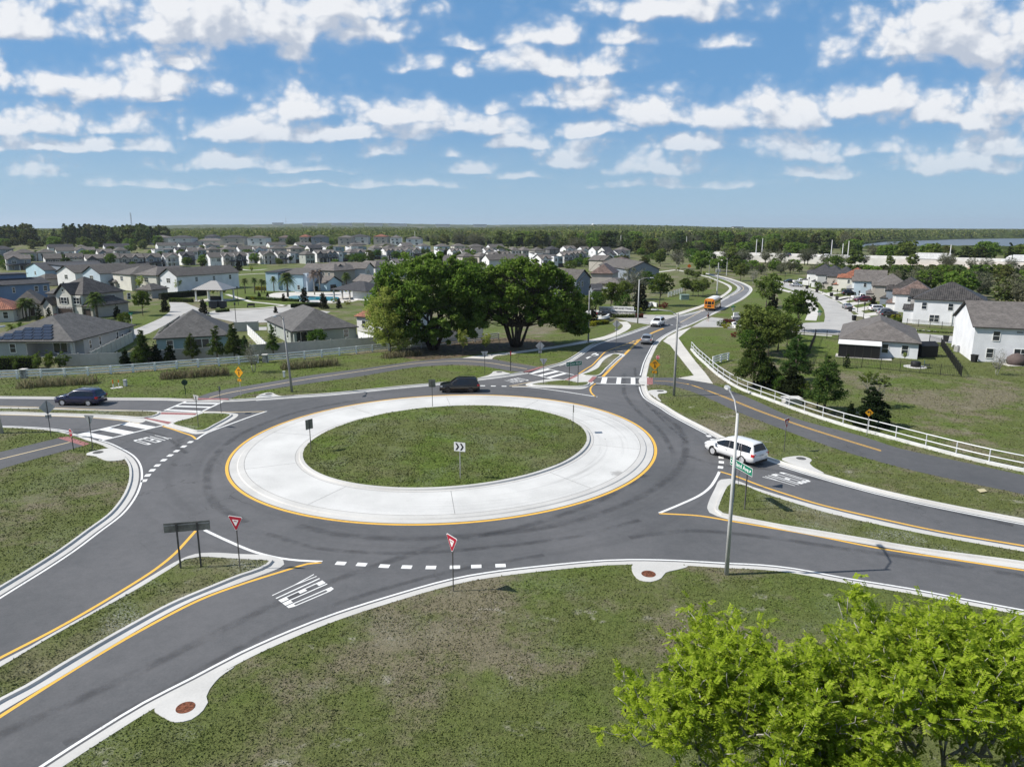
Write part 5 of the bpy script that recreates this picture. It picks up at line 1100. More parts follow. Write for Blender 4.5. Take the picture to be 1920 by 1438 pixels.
PROF = {  # fraction from the rear, top, shoulder, half width factor
 'suv': [(0,.92,.86,.80),(.012,1.05,.98,.90),(.03,1.12,1.04,.95),(.055,1.40,1.06,.97),(.09,1.66,1.06,.985),(.14,1.72,1.06,1),(.30,1.76,1.05,1),(.46,1.76,1.04,1),(.57,1.70,1.03,1),(.66,1.42,1.02,1),(.735,1.11,1.03,.99),(.80,1.07,.99,.985),(.90,1.02,.94,.96),(.96,.97,.88,.92),(.99,.90,.80,.86),(1,.78,.70,.80)],
 'van': [(0,.90,.84,.82),(.01,1.02,.95,.92),(.025,1.12,1.02,.96),(.05,1.42,1.02,.98),(.08,1.66,1.02,.99),(.13,1.73,1.01,1),(.30,1.76,.98,1),(.48,1.75,.96,1),(.60,1.66,.96,1),(.70,1.42,.99,1),(.79,1.16,1.02,.99),(.86,1.08,.98,.975),(.93,1.00,.90,.95),(.97,.92,.82,.90),(.99,.82,.72,.84),(1,.70,.62,.78)],
 'hatch': [(0,.88,.82,.80),(.012,.98,.92,.90),(.03,1.06,.98,.95),(.07,1.28,1.0,.97),(.13,1.50,1.0,.985),(.22,1.58,1.0,1),(.38,1.60,.99,1),(.50,1.58,.98,1),(.58,1.50,.97,1),(.68,1.22,.96,1),(.745,1.02,.95,.99),(.83,.98,.90,.98),(.91,.92,.84,.95),(.96,.86,.78,.90),(.99,.78,.70,.84),(1,.68,.6,.78)],
 'sedan': [(0,.80,.74,.80),(.015,.92,.86,.90),(.04,.98,.92,.94),(.12,1.02,.95,.97),(.18,1.08,.96,.98),(.26,1.32,.96,.99),(.34,1.42,.95,1),(.46,1.44,.94,1),(.55,1.40,.93,1),(.63,1.18,.92,1),(.71,.98,.92,.99),(.80,.93,.86,.98),(.90,.85,.78,.94),(.96,.79,.71,.90),(.99,.72,.64,.84),(1,.62,.56,.78)],
 'pickup': [(0,1.02,.96,.86),(.01,1.12,1.04,.96),(.02,1.14,1.06,.99),(.20,1.14,1.06,1),(.355,1.14,1.06,1),(.365,1.2,1.08,1),(.385,1.70,1.10,1),(.42,1.84,1.10,1),(.52,1.88,1.10,1),(.60,1.84,1.10,1),(.66,1.56,1.10,1),(.715,1.22,1.12,.99),(.80,1.18,1.10,.985),(.93,1.12,1.02,.96),(.985,.96,.88,.90),(1,.70,.64,.84)]}
GL = {'suv': (.055,.70), 'van': (.05,.76), 'hatch': (.07,.71), 'sedan': (.18,.69), 'pickup': (.375,.70)}
CAR_MESH = {}
def car_meshes(kind, L, W, wb, paint, dark_rim=False):
    key = (kind, L, W, wb, paint, dark_rim)
    if key in CAR_MESH: return CAR_MESH[key]
    P = PROF[kind]; g0, g1 = GL[kind]; out = []
    def sec(t):
        for a, b in zip(P, P[1:]):
            if a[0] <= t <= b[0]:
                f = (t-a[0])/(b[0]-a[0]); return [p + (q-p)*f for p, q in zip(a, b)]
        return list(P[-1])
    def half(t, off=0):
        _, zt, zb, wf = sec(t); w = W/2*wf; up = max(0, zt - zb - .06); k = min(1, up/.5); lo = .24 + .10*max(0, (abs(t-.5)-.42)/.08)
        wr = w*(1 - .26*k) ; return [(w*.80, lo), (w*.97, lo + .10), (w*1.0, (lo + zb)*.52), (w*.985, zb*.92), (w*.945, zb), (wr*1.0 + .012*k, zt - .10*k - .015), (wr*.86, zt - .02*k), (wr*.4, zt + .012)]
    ts = sorted(set([p[0] for p in P] + [.2, .25, .35, .4, .5, .53, .62, .70]))
    rs = []
    for t in ts:
        h = half(t); x = -L/2 + L*t
        if t in (0, 1): pass
        rs.append([Vector((x, y, z)) for y, z in h] + [Vector((x, -y, z)) for y, z in reversed(h)])
    mb = MB(); mb.rings(rs); out.append(('body', mb, CP[paint], True, []))
    # glass: bands lying on the body a centimetre proud
    def band(t0, t1, lo=.06, hi=.90, n=4):
        rows = []
        for i in range(n+1):
            t = t0 + (t1-t0)*i/n; h = half(t); a, b = Vector((h[4][0], h[4][1])), Vector((h[5][0], h[5][1])); d = (b-a)
            if d.length < .05: d = Vector((0, .05))
            nn = Vector((d.y, -d.x)).normalized()*.014; p, q = a + d*lo + nn, a + d*hi + nn; rows.append((-L/2 + L*t, p, q))
        return rows
    span = {'suv': [(.10,.275),(.281,.448),(.455,.645)], 'van': [(.085,.303),(.309,.490),(.496,.738)], 'hatch': [(.16,.30),(.315,.46),(.475,.66)], 'sedan': [(.27,.44),(.455,.62)], 'pickup': [(.40,.50),(.515,.655)]}[kind]
    for s in (1, -1):
        for t0, t1 in span:
            mb = MB(); r = band(t0, t1)
            for (xa, pa, qa), (xb, pb, qb) in zip(r, r[1:]):
                f = [(xa, s*pa.x, pa.y), (xb, s*pb.x, pb.y), (xb, s*qb.x, qb.y), (xa, s*qa.x, qa.y)]; mb.face(f if s < 0 else f[::-1])
            out.append(('side_window', mb, CGLASS, False, []))
    for nm, t0, t1 in (('windscreen', sec_t(P, g1, 0), sec_t(P, g1, 1)), ('rear_window', sec_t(P, g0, 2), sec_t(P, g0, 3))):
        pass
    def slab(ta, tb, fa, fb):                                  # windscreen or rear window between two stations
        mb = MB(); n = 5
        for i in range(n):
            t, u = ta + (tb-ta)*i/n, ta + (tb-ta)*(i+1)/n; q = []
            for tt in (t, u):
                h = half(tt); x = -L/2 + L*tt; q.append((Vector((x, h[6][0]*.95, h[6][1] + .012)), Vector((x, -h[6][0]*.95, h[6][1] + .012)), Vector((x, 0, h[7][1] + .014))))
            for k in ((0, 2), (2, 1)):
                mb.face([q[0][k[0]], q[0][k[1]], q[1][k[1]], q[1][k[0]]])
        nrm = Vector((fa, 0, 1))
        for i, f in enumerate(mb.f):
            a, b, c = (Vector(mb.v[j]) for j in f[:3])
            if (b-a).cross(c-a).dot(nrm) < 0: mb.f[i] = f[::-1]
        for i, v in enumerate(mb.v): mb.v[i] = (v[0] + fa*.012, v[1], v[2] + .004)
        return mb
    ws = {'suv': (.59,.73), 'van': (.62,.785), 'hatch': (.59,.74), 'sedan': (.56,.705), 'pickup': (.61,.71)}[kind]; rw = {'suv': (.032,.085), 'van': (.027,.078), 'hatch': (.035,.125), 'sedan': (.185,.33), 'pickup': (.367,.388)}[kind]
    out.append(('windscreen', slab(*ws, 1, 0), CGLASS, True, [])); out.append(('rear_window', slab(*rw, -1, 0), CGLASS, True, []))
    r = .36 if kind in ('suv', 'pickup', 'van') else .33
    for sx in (1, -1):
        for s in (1, -1):
            cx = sx*wb/2 + .03*L*.4; M = Matrix.Translation((cx, s*(W/2 - .11), r)) @ Matrix.Rotation(R(90)*-s, 4, 'X')
            t = MB(); t.lathe([(r*.62, -.09), (r*.95, -.11), (r, -.07), (r, .07), (r*.95, .11), (r*.68, .115), (r*.66, .09)], n=22, M=M)
            q = MB(); q.lathe([(.06, .10), (.07, .112), (.02, .115)], n=10, M=M); q.lathe([(r*.62, .07), (r*.67, .117), (r*.70, .10)], n=22, M=M)
            for a in range(5):
                A = M @ Matrix.Rotation(a*2*math.pi/5 + .3, 4, 'Z'); q.box(.03, r*.66, -.045, .045, .085, .108, A)
            dk = MB(); dk.lathe([(.01, .06), (r*.64, .06), (r*.64, .065), (.01, .066)], n=16, M=M)
            arch = MB(); arch.lathe([(.01, .08), (r*1.16, .08), (r*1.16, .098), (.01, .099)], n=22, M=Matrix.Translation((cx, s*(W/2 - .11), r + .02)) @ Matrix.Rotation(R(90)*-s, 4, 'X'))
            out.append(('wheel', t, TYRE, True, [('rim', q, RIM_D if dark_rim else RIM, False), ('wheel_arch', arch, BLACK_P, False), ('brake_disc', dk, BLACK_P, False)]))
    zb = sec(.03)[2]
    for s in (1, -1):
        mb = MB(); hi = .30 if kind in ('suv', 'hatch') else .26
        mb.box(-L/2 + .02, -L/2 + .30, s*W*.33 if s > 0 else -W*.492, W*.492 if s > 0 else -W*.33, zb - .22, zb - .02); out.append(('tail_light', mb, RED_L, False, []))
        mb = MB(); mb.box(L/2 - .34, L/2 - .10, min(s*W*.28, s*W*.475), max(s*W*.28, s*W*.475), sec(.97)[2] - .10, sec(.97)[2] + .03); out.append(('headlight', mb, WHITE_L, False, []))
        mb = MB(); xm = -L/2 + L*(ws[1] - .035); mb.box(xm - .10, xm + .10, min(s*(W/2-.02), s*(W/2 + .17)), max(s*(W/2-.02), s*(W/2 + .17)), sec(.6)[2], sec(.6)[2] + .16); out.append(('mirror', mb, CP[paint], False, []))
    mb = MB(); mb.box(-L/2 - .015, -L/2 + .05, -.26, .26, .78, .93); out.append(('number_plate', mb, PLATE, False, []))
    mb = MB(); mb.box(-L/2 - .02, -L/2 + .2, -W*.40, W*.40, .27, .46); mb.box(L/2 - .2, L/2 + .02, -W*.36, W*.36, .26, .50); mb.box(-wb/2 + .5, wb/2 - .4, -W/2 - .006, W/2 + .006, .25, .36); out.append(('lower_trim', mb, BLACK_P, False, []))
    mb = MB(); mb.box(L/2 - .06, L/2 + .015, -W*.24, W*.24, .55, .72); out.append(('grille', mb, BLACK_P, False, []))
    if kind in ('suv',):
        for s in (1, -1):
            mb = MB(); y = s*W*.345; z0 = sec(.3)[1] + .005; mb.tube([(-L/2 + L*.14, y, z0 - .05), (-L/2 + L*.17, y, z0 + .05), (-L/2 + L*.45, y, z0 + .06), (-L/2 + L*.54, y, z0 + .0)], .022, 6); out.append(('roof_rail', mb, BLACK_P if paint != 'blue' else CHROME, False, []))
    for s in (1, -1):
        for t in (span[-1][0] - .008, (span[-1][0] + span[-1][1])/2 + .06):
            mb = MB(); x = -L/2 + L*(t + .02); mb.box(x, x + .18, min(s*W*.493, s*W*.505), max(s*W*.493, s*W*.505), sec(.45)[2] - .17, sec(.45)[2] - .13); out.append(('door_handle', mb, BLACK_P if paint == 'white' else CP[paint], False, []))
    res = []
    for nm, mb, mt, sm, subs in out:
        o = mb.build(nm, mt, smooth=sm); sub = []
        for n2, m2, t2, s2 in subs: o2 = m2.build(n2, t2, smooth=s2); sub.append((n2, o2.data)); bpy.data.objects.remove(o2)
        res.append((nm, o.data, sub)); bpy.data.objects.remove(o)
    CAR_MESH[key] = res; return res
def sec_t(*a): return 0
def car(label, kind, pos, head, L=4.8, W=1.9, wb=2.85, paint='white', dark_rim=False, cat=None, group=None):
    cat = cat or {'suv': 'car', 'van': 'minivan', 'hatch': 'car', 'sedan': 'car', 'pickup': 'pickup truck'}[kind]
    t = thing(cat.replace(' ', '_') if cat != 'car' else 'car', label, cat, pos, math.atan2(head.y, head.x), group)
    for nm, me, sub in car_meshes(kind, L, W, wb, paint, dark_rim):
        o = link(nm, me, t)
        for n2, m2 in sub: link(n2, m2, o)
    return t
def by_wheels(f, r, W, z=ZR):
    a, b = at(*f, z), at(*r, z); h = (a-b).normalized(); n = Vector((-h.y, h.x, 0)); c = (a+b)/2
    if n.dot(c - Vector((0, 0, 0))) < 0: n = -n
    return c + n*(W/2 - .12), h
p, h = by_wheels((120.5, 760.5), (167, 761), 1.95); car('dark blue SUV with bright alloy wheels driving left along the west road', 'suv', p, h, 5.0, 1.97, 2.92, 'blue')
p, h = by_wheels((838, 737), (886, 736.4), 1.9); car('black SUV with dark wheels rounding the far side of the circle', 'suv', p, h, 4.75, 1.9, 2.72, 'black', True)
p, h = by_wheels((1337.5, 852.5), (1393.5, 870.5), 2.0); car('white minivan entering the roundabout beside the near lamp post', 'van', p, h, 5.2, 2.0, 3.02, 'white').scale = (1., 1.02, 1.07)
car('white SUV driving towards the roundabout past the estate entrance', 'suv', at(1233, 611, ZR), (at(1180, 634, ZR) - at(1243, 607, ZR)).normalized(), 4.7, 1.9, 2.8, 'white')
car('silver hatchback seen from behind, driving away up the north road', 'hatch', at(1213.5, 643, ZR), (at(1222, 632, ZR) - at(1206, 655, ZR)).normalized(), 4.5, 1.85, 2.7, 'silver')
car('dark saloon waiting at the estate entrance by the stone sign', 'sedan', at(1139, 594, .02), Vector((.93, -.36, 0)), 4.7, 1.85, 2.75, 'dark')
gp = 'cars parked along the right hand street'
for lab, kind, u, v, hd, pt in [('blue car parked at the far end of the right hand street', 'sedan', 1480, 530, (-1, -.1), 'dark'), ('white pickup truck parked at the far end of the right hand street', 'pickup', 1500, 531, (1, .05), 'white'), ('silver saloon standing in the far bend of the right hand street', 'sedan', 1493, 537.5, (.75, -.6), 'silver'),
      ('black SUV in the driveway below the blue grey house', 'suv', 1592, 553.5, (1, -.05), 'black'), ('white pickup truck in the driveway beside the maroon car', 'pickup', 1614, 561.5, (1, 0), 'white'), ('maroon car parked between the white pickup and the conifer', 'suv', 1617, 566, (-1, .0), 'maroon'),
      ('silver saloon parked at the kerb beside a black bin', 'sedan', 1588, 578.5, (.2, .98), 'silver'), ('white SUV parked across the driveway of the stone house', 'suv', 1647, 583.5, (1, -.05), 'white'), ('dark SUV in the driveway nearest to the brown hip roof', 'suv', 1668, 595, (1, -.05), 'dark'), ('silver SUV half hidden behind the dark SUV in the driveway', 'suv', 1663, 590.5, (1, -.03), 'silver')]:
    car(lab, kind, at(u, v, .03), Vector((*hd, 0)), 5.6 if kind == 'pickup' else 4.7, 1.9, 3.5 if kind == 'pickup' else 2.8, pt, group=gp).scale = (.88,)*3
# school bus
def bus():
    p = at(1330, 583, ZR); h = (at(1360, 566, ZR) - at(1330, 582.5, ZR)).normalized(); c = p + h*4.6
    t = thing('school_bus', 'orange school bus with a white roof, seen from behind on the north road', 'school bus', c, math.atan2(h.y, h.x))
    L, W = 10.2, 2.4; O = CP['orange']; mb = MB()
    sec = [(-1.2, .5), (1.2, .5), (1.2, 2.35), (1.05, 2.75), (.55, 2.95), (-.55, 2.95), (-1.05, 2.75), (-1.2, 2.35)]
    mb.rings([[Vector((x, y*k, z if z < 2 else 2 + (z-2)*k)) for y, z in sec] for x, k in ((-5.1, .97), (-5.0, 1), (3.2, 1), (3.3, .96))]); mb.rings([[Vector((3.3, y, z)) for y, z in ((-1.1, .5), (1.1, .5), (1.1, 1.5), (.9, 1.7), (-.9, 1.7), (-1.1, 1.5))], [Vector((4.9, y*.85, z*.95)) for y, z in ((-1.1, .5), (1.1, .5), (1.1, 1.4), (.9, 1.55), (-.9, 1.55), (-1.1, 1.4))]])
    mb.build('body', O, t); mb = MB(); mb.rings([[Vector((x, y, z)) for y, z in ((-1.06, 2.76), (1.06, 2.76), (.56, 2.975), (-.56, 2.975))] for x in (-4.9, 3.1)]); mb.build('roof_panel', flat('bus_white_roof', (.72,.72,.70), .5), t)
    for s in (1, -1):
        for i in range(9): x = -4.5 + i*.85; mb = MB(); mb.box(x, x + .72, min(s*1.19, s*1.215), max(s*1.19, s*1.215), 1.72, 2.3); mb.build('side_window', CGLASS, t)
        for z in (.95, 1.3): mb = MB(); mb.box(-5, 3.2, min(s*1.19, s*1.22), max(s*1.19, s*1.22), z, z + .06); mb.build('rub_rail', BLACK_P, t)
        mb = MB(); mb.box(3.2, 3.4, min(s*1.2, s*1.55), max(s*1.2, s*1.55), 2.0, 2.4); mb.build('mirror', BLACK_P, t)
        for x in (-3.2, 3.9):
            M = Matrix.Translation((x, s*1.05, .5)) @ Matrix.Rotation(R(90)*-s, 4, 'X'); mb = MB(); mb.lathe([(.25, -.15), (.5, -.15), (.5, .15), (.3, .16), (.28, .1)], n=18, M=M); w = mb.build('wheel', TYRE, t, True); mb = MB(); mb.lathe([(.01, .11), (.29, .11), (.29, .12), (.01, .13)], n=12, M=M); mb.build('rim', RIM, w)
        for y0, y1, z0, z1 in ((.55, 1.0, 1.6, 2.25),): mb = MB(); mb.box(-5.125, -5.08, min(s*y0, s*y1), max(s*y0, s*y1), z0, z1); mb.build('rear_window', CGLASS, t)
        mb = MB(); mb.box(-5.13, -5.08, min(s*.75, s*1.0), max(s*.75, s*1.0), 2.36, 2.58); mb.build('warning_light', RED_L, t); mb = MB(); mb.box(-5.13, -5.08, min(s*.6, s*1.0), max(s*.6, s*1.0), 1.15, 1.32); mb.build('tail_light', RED_L, t)
    mb = MB(); mb.box(-5.125, -5.08, -.42, .42, 1.55, 2.25); mb.build('rear_window', CGLASS, t); mb = MB(); mb.box(-5.125, -5.08, -.45, .45, .95, 1.35); mb.build('rear_door_window', CGLASS, t); mb = MB(); mb.box(-5.2, -5.0, -1.18, 1.18, .42, .68); mb.build('bumper', BLACK_P, t)
    mb = MB(); mb.box(3.31, 3.34, -1.0, 1.0, 1.75, 2.6); mb.build('windscreen', CGLASS, t)
bus()
# ------------------------------------------------------------------ signs and posts
STEEL = flat('galvanised_steel', (.38,.38,.38), .5, .2, var=.2); STEEL_D = flat('weathered_steel', (.13,.125,.12), .6, .5, var=.25); SIGN_B = flat('sign_back_aluminium', (.50,.50,.49), .5, .15, var=.15); SIGN_BD = flat('dull_sign_back', (.22,.215,.19), .55, .15, var=.3)
S_RED = flat('sign_red', (.36,.015,.035), .45, var=.06); S_WHITE = flat('sign_white', (.72,.72,.71), .45, var=.04); S_GREEN = flat('sign_green', (.0,.16,.09), .45, var=.06); S_YEL = flat('sign_amber', (.70,.33,.012), .45, var=.06); S_BLACK = flat('sign_black', (.012,.012,.014), .5); GREEN_POST = flat('dark_green_post', (.012,.045,.026), .5)
def face_dir(n):                                                # local -Y of the plate looks along n
    return math.atan2(n[1], n[0]) + R(90)
def tri(w): h = w*.87; c = .06*w; return [(-c, -h*.5), (c, -h*.5), (w/2, h*.5 - c), (w/2 - c, h*.5), (-w/2 + c, h*.5), (-w/2, h*.5 - c)]
def ngon(n, r, a0=0): return [(r*math.cos(a0 + 2*math.pi*i/n), r*math.sin(a0 + 2*math.pi*i/n)) for i in range(n)]
def rect(w, h): return [(-w/2, -h/2), (w/2, -h/2), (w/2, h/2), (-w/2, h/2)]
def sc_(p, k): return [(x*k, z*k) for x, z in p]
def text_mesh(s, size, mat, parent, M, name='lettering'):
    cu = bpy.data.curves.new(name, 'FONT'); cu.body = s; cu.size = size; cu.align_x = 'CENTER'; cu.align_y = 'CENTER'; cu.extrude = .003; cu.offset = .012*size
    o = bpy.data.objects.new(name, cu); COL.objects.link(o); me = bpy.data.meshes.new_from_object(o.evaluated_get(bpy.context.evaluated_depsgraph_get())); bpy.data.objects.remove(o)
    q = link(name, me, parent); q.matrix_local = M @ Matrix.Rotation(R(90), 4, 'X'); me.materials.clear(); me.materials.append(mat); return q
def plate(t, outline, mat, z, y=-.035, th=.012, name='sign_plate', x=0, parent=None):
    mb = MB(); mb.plate(outline, th, Matrix.Translation((x, y, z))); return mb.build(name, mat, parent or t)
def post(t, h, r=.03, mat=None, x=0, lean=0, y=.0):
    mb = MB(); mb.box(x - r, x + r, y - r*.6, y + r*.6, -.05, h); mb.build('post', mat or STEEL, t)
def sign(label, base, top, kind, n, z=0., pm=None, size=None, cat='sign', name='road_sign'):
    b = at(*base, z); h = atY(base[0], top, b.y).z - z
    t = thing(name, label, cat, b, face_dir(n))
    if kind == 'yield':
        w = size or .92; post(t, h - .1, mat=pm or STEEL_D); q = plate(t, tri(w), S_WHITE, h - w*.43); plate(t, sc_(tri(w), .92), S_RED, h - w*.43, -.043, .008, 'red_border', parent=None); plate(t, sc_(tri(w), .44), S_WHITE, h - w*.40, -.049, .008, 'white_centre'); text_mesh('YIELD', .085*w/.92, S_RED, t, Matrix.Translation((0, -.056, h - w*.30)))
        plate(t, tri(w), SIGN_B, h - w*.43, -.026, .006, 'sign_back')
    elif kind == 'tri_back': w = size or .92; post(t, h - .1, mat=pm or STEEL_D); plate(t, tri(w), S_RED, h - w*.43, -.04, .006, 'sign_face'); plate(t, tri(w), SIGN_B, h - w*.43, -.032, .009, 'sign_back')
    elif kind == 'diamond_back':
        w = size or .92; post(t, h - .05, mat=pm or STEEL_D); plate(t, ngon(4, w*.707), S_YEL, h - w*.707, -.04, .006, 'sign_face'); plate(t, ngon(4, w*.707), SIGN_B, h - w*.707, -.032, .009, 'sign_back'); plate(t, rect(.5, .32), SIGN_B, h - w*1.42 - .2, -.03, .01, 'plaque')
    elif kind == 'rect_back': w = size or .75; post(t, h - .05, mat=pm or STEEL_D); plate(t, rect(w, w*1.15), SIGN_BD, h - w*.6, -.032, .012, 'sign_back')
    elif kind == 'chevron':
        w = size or .8; post(t, h - .05); plate(t, rect(w, w*.78), S_WHITE, h - w*.39)
        for x in (-.19*w, .22*w):
            s = w*.3; plate(t, [(x - .19*w, s), (x - .03*w, s), (x + .16*w, 0), (x - .03*w, -s), (x - .19*w, -s), (x + .0*w, 0)], S_BLACK, h - w*.39, -.044, .006, 'chevron')
    elif kind in ('stop', 'stop_green'):
        r = size or .24; post(t, h - .05, .04, GREEN_POST)
        if kind == 'stop':
            plate(t, ngon(8, r, R(22.5)), S_WHITE, h - r, -.045); plate(t, ngon(8, r*.92, R(22.5)), S_RED, h - r, -.054, .008, 'red_face'); text_mesh('STOP', r*.62, S_WHITE, t, Matrix.Translation((0, -.061, h - r)))
            plate(t, ngon(8, r, R(22.5)), GREEN_POST, h - r, -.036, .006, 'sign_back')
        else: plate(t, ngon(8, r, R(22.5)), GREEN_POST, h - r, -.04, .012, 'sign_back')
    elif kind == 'ped':
        w = size or .92; zc = h - w*.707; post(t, h - .05); plate(t, ngon(4, w*.707), S_BLACK, zc); plate(t, ngon(4, w*.68), S_YEL, zc, -.043, .006, 'amber_face'); plate(t, rect(.62, .34), S_BLACK, zc - w*.707 - .22, name='plaque'); plate(t, rect(.58, .30), S_YEL, zc - w*.707 - .22, -.043, .006, 'plaque_face')
        mb = MB(); M = Matrix.Translation((0, -.052, zc))                                     # bicycle over a walking figure
        for x in (-.16, .16):
            p = [(x + .09*math.cos(a), 0, .22 + .09*math.sin(a)) for a in np.linspace(0, 2*math.pi, 15)]; mb.tube([M @ Vector(q) for q in p], .012, 4)
        for a, c in (((-.16, .22), (-.06, .36)), ((-.06, .36), (.10, .36)), ((.10, .36), (.16, .22)), ((-.06, .36), (.02, .22)), ((.02, .22), (.10, .36)), ((-.16, .22), (.02, .22))): mb.tube([M @ Vector((a[0], 0, a[1])), M @ Vector((c[0], 0, c[1]))], .012, 4)
        mb.build('bicycle_symbol', S_BLACK, t); mb = MB()
        mb.plate(sc_(ngon(8, .05), 1), .006, M @ Matrix.Translation((.0, 0, .06)))
        for a, c, r in (((0, .0), (.01, -.16), .035), ((.01, -.16), (-.09, -.36), .022), ((.01, -.16), (.10, -.35), .022), ((0, -.02), (-.10, -.12), .018), ((0, -.02), (.10, -.10), .018)): mb.tube([M @ Vector((a[0], 0, a[1])), M @ Vector((c[0], 0, c[1]))], r, 5)
        mb.build('walker_symbol', S_BLACK, t)
        plate(t, [(-.16, -.10), (-.05, -.10), (-.08, -.06), (.12, .06), (.08, .10), (-.12, -.02), (-.16, .02)], S_BLACK, zc - w*.707 - .22, -.049, .006, 'arrow')
    elif kind == 'bend':
        w = size or .6; zc = h - w*.707; post(t, h - .05); plate(t, ngon(4, w*.707), S_BLACK, zc); plate(t, ngon(4, w*.67), S_YEL, zc, -.043, .006, 'amber_face'); plate(t, [(.10, -.2), (.16, -.2), (.16, .10), (-.05, .10), (-.05, .18), (-.2, .06), (-.05, -.06), (-.05, .03), (.10, .03)], S_BLACK, zc, -.049, .006, 'arrow')
    elif kind == 'marker': post(t, h - .5, .045, S_BLACK); mb = MB(); mb.box(-.09, .09, -.06, .06, h - .55, h); mb.build('marker_head', S_RED, t)
    elif kind == 'blades':
        post(t, h, .035); 
        for a in (0, R(90)):
            mb = MB(); M = Matrix.Rotation(a, 4, 'Z') @ Matrix.Translation((0, 0, h - .15 + (a > 0)*.26)); mb.plate(rect(1.0, .24), .012, M); mb.build('street_blade', S_GREEN, t)
        plate(t, ngon(8, .36, R(22.5)), SIGN_B, h - .72, -.04, .012, 'stop_sign_back')
    return t
sign('red and white yield sign standing in the near grass at the lower centre', (850,1108), 1004.5, 'yield', (-.78,-.62), size=1.0)
sign('red and white yield sign at the tip of the lower left island', (450,1064), 967.5, 'yield', (-.30,-.95), size=.95)
sign('red and white yield sign in the dry grass behind the white minivan', (1470,847), 784.5, 'yield', (.70,-.72), size=.95)
sign('yield sign seen almost edge on, in front of the white minivan', (1384,911), 833, 'yield', (.93,-.36), size=.95)
sign('grey back of a yield sign right of the small trail stop sign', (174,841), 778.5, 'tri_back', (.10,.99)); sign('grey back of a yield sign on the west triangular island', (372,800), 741, 'tri_back', (.55,.83)); sign('grey back of a yield sign on the trail bend left of the red marker', (909,702), 659, 'tri_back', (-.1,1)); sign('grey back of a yield sign on the tip of the north island', (1019,720), 672.5, 'tri_back', (0,1))
sign('grey diamond sign back with a plaque by the west road', (96,819), 750.5, 'diamond_back', (-.4,.9), size=.95); sign('grey diamond sign back by the walk on the north side', (1012.5,686), 640, 'diamond_back', (-.2,1)); sign('grey diamond sign back standing on the hatched tip of the north island', (1154.5,661), 600, 'diamond_back', (.1,1), size=.9)
sign('square grey chevron sign back at the rear edge of the round lawn', (811,763), 711, 'rect_back', (0,1)); sign('dark chevron sign back at the left edge of the round lawn', (583.5,850), 786, 'rect_back', (-.8,.6)); sign('chevron sign seen edge on at the right edge of the round lawn', (1074,812), 759, 'rect_back', (1,.04), size=.6); sign('edge on sign on a thin post on the west island', (415,774), 724, 'rect_back', (1,.08), size=.55)
sign('white sign with two black chevrons standing on the round lawn', (863,897), 829.0, 'chevron', (-.30,-.95), z=.15, size=.92)
sign('amber bicycle and pedestrian sign at the north crossing', (1226,722), 673, 'ped', (-.15,-1), size=1.0); sign('amber bicycle and pedestrian sign beside the trail on the left', (452,743), 686.5, 'ped', (-.45,-.9), size=1.0)
sign('small red stop sign on a dark post beyond the amber crossing sign', (1232,706), 666, 'stop', (-.5,-.9), size=.27); sign('small red stop sign on a green post by the left trail end', (138,845), 803.5, 'stop', (-.62,-.78), size=.38); sign('green painted back of a trail stop sign in the left lawn', (348,740), 711.5, 'stop_green', (-.2,1), size=.36); sign('red marker on a black post where the trail meets the walk', (957.5,696), 659, 'marker', (0,-1), cat='marker post', name='marker_post')
sign('small amber bend sign on the railing side of the right trail', (1625,816), 766, 'bend', (-.2,-1), size=.55)
sign('green street name blades above a stop sign at the right hand street corner', (1535.5,602), 583, 'blades', (.2,1)); sign('green street name blades by the north road junction', (1373.5,595), 574, 'blades', (.1,1)); sign('green street name blades and stop sign back on the left lawn', (248,614), 588, 'blades', (.6,.8))
def arrow_ne(t, x, y, z, s, mat):
    plate(t, [(x - s, -s*.75), (x - s*.75, -s), (x + s*.15, -s*.1), (x + s*.55, -s*.5), (x + s, s), (x - s*.5, s*.55), (x - s*.1, s*.15)], mat, z, y, .006, 'arrow')
def street_sign(label, pa, pb, W, Hh, txt, tl, ts, na=None):
    """two posts at pa and pb; W,Hh plate size; the plate spans past both posts"""
    a, b = at(*pa), at(*pb); v = b - a; t = thing('street_name_sign', label, 'street sign', a, math.atan2(v.y, v.x)); d = v.length
    h = atY(*tl, at(*pa).y).z
    for x in (0, d): mb = MB(); mb.box(x - .04, x + .04, -.03, .03, -.05, h - .02); mb.build('post', STEEL_D, t)
    x0 = d/2; z = h - Hh/2; plate(t, rect(W, Hh), S_WHITE, z, -.045, .014, x=x0); mb = MB(); mb.plate(rect(W - .06, Hh - .06), .008, Matrix.Translation((x0, -.054, z))); mb.build('green_face', S_GREEN, t)
    text_mesh(txt, ts, S_WHITE, t, Matrix.Translation((x0 - W*.08, -.061, z))); arrow_ne(t, x0 + W*.40, -.062, z, Hh*.22, S_WHITE); return t
street_sign('green street name sign for Oakland Ave with an arrow, beside the near lamp post', (1375,941), (1396,955), 2.75, .58, 'Oakland Ave', (1364,861), .44)
street_sign('green street name sign for J W Jones Blvd on the north island', (1067,722), (1083.5,720), 2.3, .55, 'J W Jones Blvd', (1067,678.5), .36)
t = thing('guide_sign', 'wide grey back of a two post guide sign on the lower left island', 'sign', at(339,1065), 0); v = at(377,1061.5) - at(339,1065); t.rotation_euler = (0, 0, math.atan2(v.y, v.x)); h = atY(336, 981, at(339,1065).y).z
for x in (0, v.length): mb = MB(); mb.box(x - .045, x + .045, -.03, .03, -.05, h - .03); mb.build('post', STEEL_D, t)
mb = MB(); mb.plate(rect(2.45, .56), .014, Matrix.Translation((v.length/2, .05, h - .26))); mb.build('sign_back', SIGN_BD, t); mb = MB(); mb.box(v.length/2 - 1.2, v.length/2 + 1.2, .02, .04, h - .14, h - .10); mb.build('brace', STEEL, t)
